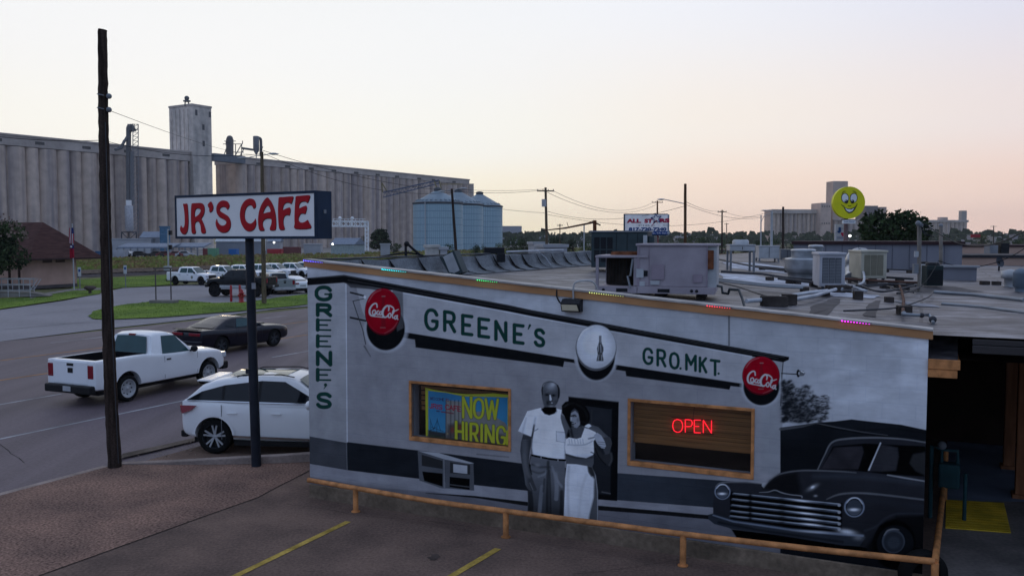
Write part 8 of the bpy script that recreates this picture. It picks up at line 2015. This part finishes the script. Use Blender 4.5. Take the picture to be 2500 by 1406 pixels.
def faru(label, u0, u1, vt, Y, mat, dep_=20, cyl=0, name='distant_elevator', parent=None, vs=None, hs=0, ang=R(4), y0=0, group='distant concrete elevators on the right'):
    p = D((u0+u1)/2, 580, Y); w_ = (u1-u0)*Y/FP; h_ = D(u0, vt, Y).z
    t = thing(name, Vector((p.x,Y,-.16)), label, 'grain elevator', rz=ang, group=group)
    mb = MB(); mb.box((-w_/2, cyl and 3, 0), (w_/2, dep_, h_)); mb.build('block', mat, t)
    if cyl:
        base = None; n = cyl; p_ = w_/n; ht = h_ - (hs or 3.5)
        for k in range(n):
            if base is None: mb = MB(); mb.lathe((0,0,0), [(p_*.52,0),(p_*.52,ht)], n=20); base = mb.build('silo', CE, t); o = base
            else: o = base.copy(); COL.objects.link(o); o.parent = t
            o.location = (-w_/2+p_*(k+.5), 3, 0)
        mb = MB(); mb.box((-w_/2-.4, -.5, ht+.01), (w_/2+.4, 3, h_)); mb.build('gallery', CED, t)
    return t
RC = M('far_concrete', (.50,.38,.32), .9, var=.2, scale=.05, st=(1,1,.2), pos=True, fine=.12, fscale=.3)
YR = 760
faru('distant grain elevator with a row of slim silos left of the smiley sign', 1884, 2003, 511, YR, RC, cyl=11)
a = faru('square windowed headhouse beside the distant silo row', 2002, 2028, 495, YR-6, RC, name='distant_headhouse')
for k in range(8):
    w_ = 26*YR/FP; h_ = D(2002,495,YR-6).z; mb = MB(); x = -w_/2 + (1+(k % 4)*2)*w_/9; z = h_*(.93-.42*(k//4)); mb.box((x,-.3,z-1.2),(x+.8,-.05,z)); mb.build('window', M('tower_window', (.08,.08,.085), .5), a)
faru('tall slim distant tower rising behind the smiley sign', 2031, 2068, 442, YR+4, RC, name='distant_headhouse', dep_=14)
faru('darker distant block right of the smiley sign', 2112, 2142, 502, YR+20, M('far_dark_concrete', (.17,.15,.155), .9, pos=True), name='distant_headhouse'); faru('small distant block with a flat cap right of the darker one', 2148, 2163, 505, YR+20, RC, name='distant_headhouse'); faru('low distant silo row under the smiley sign', 2034, 2112, 535, YR+2, RC, cyl=6, hs=1)
faru('long distant elevator right of the big dark tree', 2235, 2365, 537, 1000, RC, cyl=12, hs=2.5); faru('slim pale round tower on the distant right elevator', 2346, 2359, 514, 1004, M('pale_tower', (.34,.31,.28), .9, pos=True), name='distant_headhouse', dep_=6); faru('little cap house on the distant right elevator', 2294, 2313, 530, 1002, RC, name='distant_headhouse', dep_=6)
Ya = 72; s_ = Ya/FP
t = thing('roadside_sign', Vector((D(1606,600,Ya).x, Ya, 0)), 'white box sign reading ALL STARS with a blue star and a phone number', 'sign')
x0, x1, z0, z1 = D(1528,0,Ya).x, D(1636,0,Ya).x, D(0,575,Ya).z, D(0,522,Ya).z
mb = MB(); mb.box((x0,Ya,z0),(x1,Ya+.5,z1)); mb.build('case', M('sign_case_blue', (.015,.04,.08), .5), t, world=True, bevel=.02)
mb = MB(); mb.box((x0+.07,Ya-.02,z0+.08),(x1-.02,Ya-.002,z1-.08)); mb.build('face', M('sign_face_bright', (.62,.62,.64), .5, emit=(.8,.85,1), estr=.10), t, world=True)
mb = MB(); mb.box((x1+.001,Ya+.02,z0+.05),(x1+.12,Ya+.48,z1-.05)); mb.build('side_panel', M('side_pale', (.25,.32,.38), .5), t, world=True)
mb = MB(); mb.box((x0+.07,Ya-.026,z0+.08),(x1-.02,Ya-.021,z0+.36)); mb.build('blue_band', M('band_blue', (.02,.07,.24), .5), t, world=True)
cx = (x0+x1)/2
def ft(name, body, u, v, hpx, wpx, mat, Y=Ya, bold=.0, sz=1.0, par=None, yo=-.03):
    par = par or t; p = D(u, v, Y); sc_ = hpx*Y/FP/.73; Mm = PM(par).inverted() @ frame(Vector((p.x, Y+yo, p.z)), (1,0,0))
    o = text_mesh(name, body, sc_, Mm, mat, par, ext=.004, bold=bold)
    w0 = max(v_.co.x for v_ in o.data.vertices) - min(v_.co.x for v_ in o.data.vertices); k = (wpx*Y/FP)/w0
    c_ = sum((v_.co.x for v_ in o.data.vertices))/len(o.data.vertices); cx_ = (max(v_.co.x for v_ in o.data.vertices)+min(v_.co.x for v_ in o.data.vertices))/2
    for v_ in o.data.vertices: v_.co.x = cx_ + (v_.co.x-cx_)*k
    return o
RDM = M('text_red', (.42,.015,.06), .5); BLM = M('text_blue', (.015,.06,.20), .5); GRM = M('text_grey', (.25,.26,.28), .5)
ft('lettering', 'ALL', 1547.5, 540, 9, 35, RDM, bold=.028); ft('lettering', 'ST', 1583, 540, 9, 20, RDM, bold=.028); ft('lettering', 'RS', 1622, 539, 9, 25, RDM, bold=.028)
ft('lettering', 'FIRE', 1579, 551, 4, 40, GRM); ft('lettering', 'CO', 1627, 550, 4, 15, GRM); ft('phone_number', '817-720-7240', 1581, 560, 7.5, 92, BLM, bold=.022)
ft('address_line', 'Saginaw, TX 76179', 1604, 569.5, 4, 62, WHITE, yo=-.035)
mb = MB(); st_p = []
for k in range(10):
    a = math.pi/2 + k*math.pi/5; rr_ = (13.5 if k % 2 == 0 else 5.5)*s_; c = D(1602, 534, Ya); st_p.append((c.x+math.cos(a+.15)*rr_, Ya-.03, c.z+math.sin(a+.15)*rr_*.95))
for k in range(10):
    p, q = Vector(st_p[k]), Vector(st_p[(k+1) % 10]); mb.bar(p, q, .07, .02, up=(0,1,0))
mb.build('star', BLM, t, world=True)
mb = MB(); mb.prism([D(1590,553,Ya)+Vector((0,-.04,0)), D(1597,541,Ya)+Vector((0,-.04,0)), D(1602,537,Ya)+Vector((0,-.04,0)), D(1606,546,Ya)+Vector((0,-.04,0)), D(1601,541,Ya)+Vector((0,-.04,0))], (0,.01,0)); mb.build('star_swoosh', RDM, t, world=True)
mb = MB(); q = D(1606,600,Ya); mb.bar((q.x,Ya+.25,-.1), (q.x,Ya+.25,z1+.0), .16); mb.build('post', M('post_red', (.2,.02,.02), .6), t, world=True)
Yv = 60; c = D(2073, 495, Yv); r_ = 39*Yv/FP
t = thing('smiley_sign', Vector((c.x, Yv, 0)), 'round yellow smiling face sign high on a pole before the dark tree', 'sign')
YL = M('smiley_yellow', (.74,.70,.01), .5, var=.08, scale=1); 
mb = MB(); mb.cyl((c.x,Yv,c.z),(c.x,Yv+.35,c.z), r_, n=56, smooth=False); mb.build('disc', YL, t, world=True)
def fd(u, v): return Vector((D(u,v,Yv).x, 0, D(u,v,Yv).z))
def flat(name, pts, mat, y): 
    mb = MB(); mb.prism([Vector((p.x, Yv+y, p.z)) for p in [fd(*q) for q in pts]], (0,.008,0)); return mb.build(name, mat, t, world=True)
def elp(cx, cy, rx, ry, rot=0, n=24): return [(cx+rx*math.cos(a)*math.cos(rot)-ry*math.sin(a)*math.sin(rot), cy+rx*math.cos(a)*math.sin(rot)+ry*math.sin(a)*math.cos(rot)) for a in [2*math.pi*k/n for k in range(n)]]
for cx_, ro in ((2063, -.12), (2084, .12)):
    flat('eye_outline', elp(cx_, 483.5, 9.4, 12.2, ro), BLACK, -.012); flat('eye_white', elp(cx_, 484, 7.8, 10.6, ro), WHITE, -.022)
for cx_ in (2066, 2081): flat('pupil', elp(cx_, 492.5, 4.4, 4.6), BLACK, -.032)
for cx_ in (2064.5, 2079.5): flat('glint', elp(cx_, 490.5, 1.2, 1.2), WHITE, -.042)
flat('mouth_outline', [(2058,503),(2066,509),(2075,510),(2084,507),(2092,502),(2086,514),(2079,520),(2072,521),(2065,516)], BLACK, -.012)
flat('teeth', [(2063,508),(2069,511),(2078,511.5),(2086,508),(2080,516),(2073,518),(2067,515)], WHITE, -.022)
for pts in ([(2054,499),(2057,503),(2061,503)],[(2089,503),(2092,501),(2092,497)],[(2070,502),(2074,504),(2078,502)],[(2055,473),(2059,468),(2064,467)],[(2082,467),(2087,468),(2091,472)]):
    mb = MB(); mb.tube([Vector((fd(*p).x, Yv-.012, fd(*p).z)) for p in pts], .02, 5); mb.build('face_line', BLACK, t, world=True)
mb = MB(); mb.cyl((c.x,Yv+.5,-.1),(c.x,Yv+.5,c.z-.3), .14, n=10); mb.build('post', M('post_pinkish', (.2,.13,.13), .6), t, world=True)
mb = MB(); a, b2 = D(2057,537,Yv), D(2088,546,Yv); mb.box((a.x,Yv-.05,b2.z),(b2.x,Yv+.1,a.z)); mb.build('name_panel', WHITE, t, world=True)
mb = MB(); a, b2 = D(2055,535,Yv), D(2090,537,Yv); mb.box((a.x,Yv-.06,b2.z),(b2.x,Yv+.12,a.z)); mb.build('name_panel_cap', BLACK, t, world=True)
ft('name_lettering', 'Smile Dental', 2072.5, 541.5, 4, 25, BLM, Y=Yv, par=t, yo=-.06)
Yx = 62; t = thing('texas_sign', Vector((D(2054,585,Yx).x, Yx, 0)), 'small white sign with a red white and blue Texas outline under the smiley sign', 'sign')
mb = MB(); a, b2 = D(2040,548,Yx), D(2068,588,Yx); mb.box((a.x,Yx,b2.z),(b2.x,Yx+.2,a.z)); mb.build('panel', M('sign_face_pale', (.5,.5,.53), .5), t, world=True, bevel=.01)
mb = MB(); mb.bar(D(2054,588,Yx+.1), Vector((D(2054,588,Yx).x,Yx+.1,0)), .14); mb.build('post', MGREY, t, world=True)
def fx(pts, mat, name, y=-.02): 
    mb = MB(); P_ = [D(u,v,Yx) for u, v in pts]; mb.prism([Vector((p.x,Yx+y,p.z)) for p in P_], (0,.01,0)); mb.build(name, mat, t, world=True)
fx([(2047,555),(2053,555),(2053,562),(2053,566),(2048,570),(2043,565),(2047,563)], BLM, 'blue_shape'); fx([(2053,568),(2065,568),(2064,573),(2057,578),(2053,572)], RDM, 'red_shape')
ft('lettering', 'TEXAS', 2053, 581, 4.5, 20, BLM, Y=Yx, par=t); ft('lettering', 'DENTAL', 2059, 558, 3, 12, GRM, Y=Yx, par=t)
solo('red_roadside_sign', MB().box((D(2371,573,200).x,200,D(0,580,200).z),(D(2394,573,200).x,200.3,D(0,572,200).z)), M('far_sign_red', (.3,.02,.03), .6), 'small red rectangular sign far away at the right', 'sign', bevel=.02)
t, b, tp = street_pole('leaning dark pole in front of the steel bins', 1119, 625, 1103, 461, Y=80, r0=.16, r1=.11, mat=WOODP, zb=0)
cobra(t, tp + Vector((0,0,-.4)), [D(1112,463,80), D(1124,460,80)], r=.03); cobra(t, tp + Vector((0,0,-.3)), [D(1095,465,80), D(1086,467,80)], r=.03)
t, b, tp = street_pole('wooden pole with a transformer can and crossarm above the weeds', 1337, 612, 1332, 458, Y=90, r0=.18, r1=.12, mat=WOODL, zb=0)
crossarm(t, tp, -.35, 1.75, .1); mb = MB(); c = D(1328,487,90); c2 = D(1328,505,90); mb.cyl(c2 + Vector((0,-.2,0)), c + Vector((0,-.2,0)), .24, n=14); mb.build('transformer', M('transformer_white', (.4,.4,.4), .6), t, world=True)
c_t4 = tp
p = RG(1452, 640); Yq = 34; t = thing('broken_mast', Vector((D(1452,600,Yq).x, Yq, 3.3)), 'short brown mast with a long drooping arm behind the dark green unit', 'mast')
mb = MB(); mb.bar(D(1452,600,Yq), D(1452,538,Yq), .13); mb.build('post', RUSTM, t, world=True)
mb = MB(); mb.tube([D(1326,563,Yq+.5), D(1380,557,Yq+.3), D(1425,548,Yq), D(1450,543,Yq), D(1466,550,Yq)], [.02,.035,.04,.04,.03], 6); mb.build('arm', M('arm_dark_rust', (.07,.03,.025), .8), t, world=True)
mb = MB(); mb.tube([D(1385,556,Yq), D(1430,546,Yq), D(1452,538,Yq)], .012, 5); mb.bar(D(1388,555,Yq), D(1384,543,Yq), .02); mb.bar(D(1428,548,Yq), D(1446,545,Yq), .05, .03); mb.build('stay', RUSTM, t, world=True)
t, b, tp = street_pole('thin steel pole below the drooping arm', 1426, 612, 1426, 547, Y=110, r0=.09, r1=.08, mat=LGREY, zb=0)
t, b, tp = street_pole('tall bare brown pole with a lamp arm right of the ALL STARS sign', 1674, 610, 1673, 449, Y=66, r0=.12, r1=.10, mat=M('pole_wood_rusty', (.10,.055,.03), .9, var=.4, scale=3, st=(6,6,.5)), zb=0)
cobra(t, D(1672,500,66), [D(1668,497,66), D(1650,493,66), D(1622,487,66)], r=.035, hs=.85); c_t6 = D(1673,505,66)
for (u, vt, Y, r_, L_, lb, mt) in ((1605,490,150,.16,1.9,'far crossarm pole showing above the ALL STARS sign',RUSTM),(1763,513,140,.14,1.4,'pole with a crossarm between the brown pole and the distant elevator',WOODP),(1774,545,300,.16,1.6,'faraway small crossarm pole among the trees',WOODP),(1367,547,180,.12,1.2,'faraway crossarm pole right of the transformer pole',WOODL),(2426,551,330,.2,2.5,'distant crossarm pole near the right edge',WOODP),(2447,566,420,.2,2.5,'more distant crossarm pole at the right edge',WOODP),(1858,525,120,.10,0,'slim steel pole left of the distant elevator',LGREY),(1912,505,115,.17,0,'brown wooden pole in front of the distant elevator',WOODP),(1884,515,100,.17,0,'white steel lamp pole in front of the distant elevator',LGREY)):
    t, b, tp = street_pole(lb, u, 600, u, vt, Y=Y, r0=r_, r1=r_*.8, mat=mt, zb=0)
    if L_: crossarm(t, tp, -.3, L_, 0, mat=mt)
    if u == 1884: cobra(t, tp + Vector((0,0,-.1)), [D(1878,514,Y), D(1872,514,Y)], r=.05, hs=1.0)
    if u == 1858: cobra(t, D(1859,541,Y), [D(1866,528,Y), D(1876,522,Y), D(1882,523,Y)], r=.035, hs=.2)
P2 = D(638, 378, 61.8)
wire('wire from the tall foreground pole to the lamp pole behind the sign', D(266,270,Yp), P2, .25, .006)
mb_ = None
wire('higher wire crossing the sky at the far left', D(-250,290,60), D(250,343,60), .5, .022); wire('same line continuing from the tall pole to the lamp pole', D(255,344,60), D(638,376,61.8), .5, .018)
wire('upper wire from the lamp pole towards the transformer pole', D(642,368,61.8), D(1313,466,90), 1.2, .018); wire('lower wire from the lamp pole passing in front of the second elevator', D(645,376,61.8), D(1103,470,80), 1.0, .018)
wire('wire from the leaning pole to the transformer pole', D(1105,462,80), D(1330,462,90), .15, .016); wire('low wire from the leaning pole towards the right', D(1108,490,80), D(1334,520,90), .2, .016)
wire('wire from the transformer pole crossarm to the far crossarm pole', D(1350,466,90), D(1592,496,150), 1.6, .022); wire('second wire from the transformer pole to the far crossarm pole', D(1332,468,90), D(1606,498,150), 1.8, .022)
wire('low wire from the transformer pole behind the ALL STARS sign', D(1336,516,90), D(1673,503,66), .9, .016); wire('lowest wire behind the ALL STARS sign', D(1336,524,90), D(1900,512,115), 1.6, .018)
wire('wire from the brown pole to the crossarm pole', D(1675,493,66), D(1756,515,140), .3, .018); wire('wire from the brown pole across to the white lamp pole', D(1675,500,66), D(1884,525,100), .7, .016)
wire('wire between the crossarm pole and the brown wooden pole', D(1763,514,140), D(1912,512,115), 1.0, .02)
GW = M('grey_metal_wall', (.20,.20,.225), .7, var=.12, scale=.6, st=(3,3,.3)); CP = M('coping_maroon', (.035,.016,.018), .7)
def rwall(label, u0, v0t, v0b, u1, v1t, v1b, Y0, Y1, mat, dep_=6, cap=CP, name='rear_building', zb=None, capz=.12):
    a, c = D(u0, v0t, Y0), D(u1, v1t, Y1); zz = (a.z+c.z)/2; a.z = c.z = zz; an = math.atan2(c.y-a.y, c.x-a.x); L_ = (Vector((c.x-a.x, c.y-a.y, 0))).length
    t = thing(name, Vector((a.x, a.y, 0)), label, 'building', rz=an)
    mb = MB(); mb.box((0,0,0),(L_,dep_,zz-capz)); mb.build('wall', mat, t)
    mb = MB(); mb.box((-.08,-.08,zz-capz+.001),(L_+.08,dep_+.08,zz)); mb.build('coping', cap, t); return t, L_, zz
t, L_, zz = rwall('long grey metal-clad rear block with a dark coping behind the coolers', 1938, 587, 640, 2350, 592, 662, 34, 32, GW)
for k in range(9):
    mb = MB(); x = L_*(k+1)/10; mb.box((x-.012,-.012,2.5),(x+.012,-.002,zz-.13)); mb.build('cladding_seam', M('seam_grey', (.10,.10,.12), .7), t)
mb = MB(); mb.box((L_*.70,-.02,3.2),(L_*1.0,-.004,3.5)); mb.build('flashing', M('seam_grey', (.10,.10,.12), .7), t)
TN = M('tan_wall', (.46,.31,.24), .85, var=.12, scale=.5)
t, L_, zz = rwall('long tan building with a dark coping behind the right part of the roof', 2350, 596, 640, 2620, 600, 640, 52, 51, TN)
mb = MB(); mb.box((0,-.5,zz-1.0),(L_,-.02,zz-.75)); mb.build('awning', M('awning_dark', (.05,.04,.045), .7), t); mb = MB(); mb.box((0,-.42,zz-.75),(L_,-.02,zz-.55)); mb.build('light_band', M('band_pale', (.32,.31,.33), .7), t)
for k, (u, v) in enumerate(((2439,607),(2412,612))):
    q = D(u, v, 48); mb = MB(); mb.box((q.x-.22,q.y-.6,q.z-.3),(q.x+.22,q.y,q.z+.3)); s2 = thing('roof_box', q, ('black box on the tan building roof edge','grey box left of the black one on the tan building')[k], 'box'); mb.build('box', BLACK if k == 0 else MGREY, s2, world=True)
t, L_, zz = rwall('lower tan rear block with satellite dish to the right of the grey block', 2350, 621, 655, 2640, 625, 672, 40, 39, TN, dep_=4, cap=M('cap_dark', (.03,.03,.035), .7))
q = D(2440, 640, 33); t = thing('satellite_dish', q, 'small dark satellite dish and bracket on the low tan block', 'satellite dish')
mb = MB(); mb.lathe((0,0,0), [(.001,-.04),(.13,-.02),(.2,.03)], (.4,-1,.3), 18); mb.build('dish', DGREY, t); mb = MB(); mb.tube([(0,0,0),(.1,.2,-.3),(.1,.3,-.7)], .03, 6); mb.build('bracket', BLACK, t)
t, L_, zz = rwall('low grey parapet at the far right of the roof', 2300, 645, 690, 2385, 652, 694, 26, 25.6, GW, dep_=.3, cap=M('cap_pale', (.3,.31,.33), .7), capz=.06)
shed('small white cabin beyond the parapet left of the transformer pole', 1304, 1327, 597, 612, 95, SW, dep_=4); shed('long white trailer roof beyond the parapet', 1328, 1385, 604, 614, 88, SW, dep_=5); shed('white box trailer in the weeds left of the leaning pole', 1040, 1072, 605, 618, 95, M('trailer_white', (.42,.41,.38), .6), dep_=3); shed('small pale round-topped cart beside the white box trailer', 1075, 1092, 610, 618, 95, SW, dep_=2); shed('white slatted cattle trailer by the dark tree', 929, 952, 598, 606, 190, SW, dep_=3)
def gt(label, uc, vtop, Y, wpx, lm, n=900, name='leafy_tree', cat='tree', group='trees and bushes along the railway', leaf=None, vb=None, rs=0, lobes=7):
    H_ = D(uc, vtop, Y).z; cr = wpx/2*Y/FP; zb_ = .05*H_; x = D(uc, 600, Y).x
    return tree(label, Vector((x, Y, -.1)), H_, cr, H_*.55, H_*.47, n, leaf or cr*.13, lm, name=name, cat=cat, group=group, lobes=lobes, rs=rs, trunk=True)
gt('big dark tree behind the grey metal-clad block right of the smiley sign', 2178, 513, 62, 182, LDK, 9000, group=None, leaf=.26, rs=11, lobes=16)
gt('dark tree in front of the second elevator beside the signal gantry', 931, 553, 230, 66, LDK, 2600, rs=12); gt('small dark bush left of the gantry leg', 886, 572, 235, 26, LDK, 700, rs=13); gt('low dark bush right of the tree by the gantry', 968, 588, 232, 30, LMD, 700, rs=14)
for k, (u, vt, Y, w_, lm, lb) in enumerate(((1100,588,150,34,LMD,'green bush at the foot of the nearest steel bin'),(1158,586,170,36,LMD,'green bush between the leaning pole and the bins'),(1180,592,200,18,LDK,'small dark bush below the middle bin'),(1222,582,160,34,LMD,'green bush at the right foot of the bins'),(1250,577,170,46,LMD,'broad green bush below the pale warehouse'),(1285,578,175,50,LMD,'second broad bush right of the warehouse bush'),(1310,586,170,34,LDK,'dark bush left of the white cabin'),(1358,575,210,42,LDK,'round dark tree right of the transformer pole'),(1385,586,200,30,LMD,'low bush by the long trailer roof'),(1400,580,200,30,LDK,'dark tree above the end of the parapet'),(1425,584,190,36,LMD,'bush right of the thin steel pole'),(1445,586,185,30,LMD,'bush half hidden by the dark green unit'),
    (1690,566,170,56,LOL,'olive tree right of the tall bare brown pole'),(1725,572,175,50,LMD,'green tree second right of the brown pole'),(1655,578,165,44,LOL,'low olive tree left of the brown pole'),(1752,576,170,44,LMD,'green tree beside the crossarm pole'),(1790,578,180,44,LOL,'olive tree right of the crossarm pole'),(1822,572,175,46,LOL,'olive tree before the white lamp pole'),(1850,578,170,40,LMD,'green tree behind the slim steel pole'),(1895,578,150,50,LMD,'bushy green tree below the distant elevator'),(1930,580,150,44,LMD,'green tree at the left end of the grey block'),(1630,580,180,40,LMD,'low tree right under the ALL STARS sign'),(1600,582,180,40,LMD,'low tree behind the ALL STARS post'),(2400,566,260,30,LOL,'ragged small tree by the red far sign'),(2490,580,240,40,LMD,'green bush at the right edge'),(1990,582,150,30,LMD,'low bush at the foot of the distant headhouse'))):
    gt(lb, u, vt, Y, w_*1.12, lm, 1100, rs=20+k, leaf=w_*Y/FP*.055)
sp_ = []
r = np.random.RandomState(5); n = 9000
u = r.uniform(1180, 2560, n); Y = r.uniform(420, 1500, n); hh = 5 + 5*vnoise(u, Y*.02, .03, 17)
V = np.zeros((n,4,3)); X = (u-1250)/FP*Y; z = r.uniform(0, 1, n)*hh; s3 = r.uniform(.8, 2.4, n); a = r.uniform(0, 3.14, n)
for k, (dx, dz) in enumerate(((-1,-.4),(1,-.6),(.7,.7),(-.6,.5))): V[:,k] = np.c_[X+dx*s3*np.cos(a), Y+dx*s3*np.sin(a), z+dz*s3]
me = bpy.data.meshes.new('far_woods'); me.from_pydata(V.reshape(-1,3).tolist(), [], np.arange(4*n).reshape(-1,4).tolist()); me.materials.append(leafmat('far', (.06,.075,.045), (.035,.045,.03)))
o = bpy.data.objects.new('far_woods', me); COL.objects.link(o); tag(o, 'far band of trees along the horizon right of the steel bins', 'woods', kind='stuff')
for k in range(26):
    u = random.choice([random.uniform(1360,1640), random.uniform(1640,1880), random.uniform(2370,2500)]); Y = random.uniform(500, 900); vt = random.uniform(569, 578)
    shed('tiny pale far building on the horizon', u, u+random.uniform(8,40), vt, 590, Y, M('far_building_%d' % (k % 3), ((.40,.38,.38),(.30,.28,.30),(.36,.33,.31))[k % 3], .8), dep_=20, name='far_building', group='pale far buildings on the horizon')
hz = MB(); hz.box((-2600,-150,-1.2),(2600,2400,75)); ho = hz.build('haze', bpy.data.materials.new('haze_air')); tag(ho, 'thin evening haze filling the air over the whole place', 'haze', kind='stuff')
hm = ho.data.materials[0]; hm.use_nodes = True; nt = hm.node_tree; nt.nodes.clear(); om = nt.nodes.new('ShaderNodeOutputMaterial'); pv = nt.nodes.new('ShaderNodeVolumePrincipled')
pv.inputs['Color'].default_value = (.93,.92,.95,1); pv.inputs['Density'].default_value = .00013; pv.inputs['Anisotropy'].default_value = .2; nt.links.new(pv.outputs[0], om.inputs['Volume'])
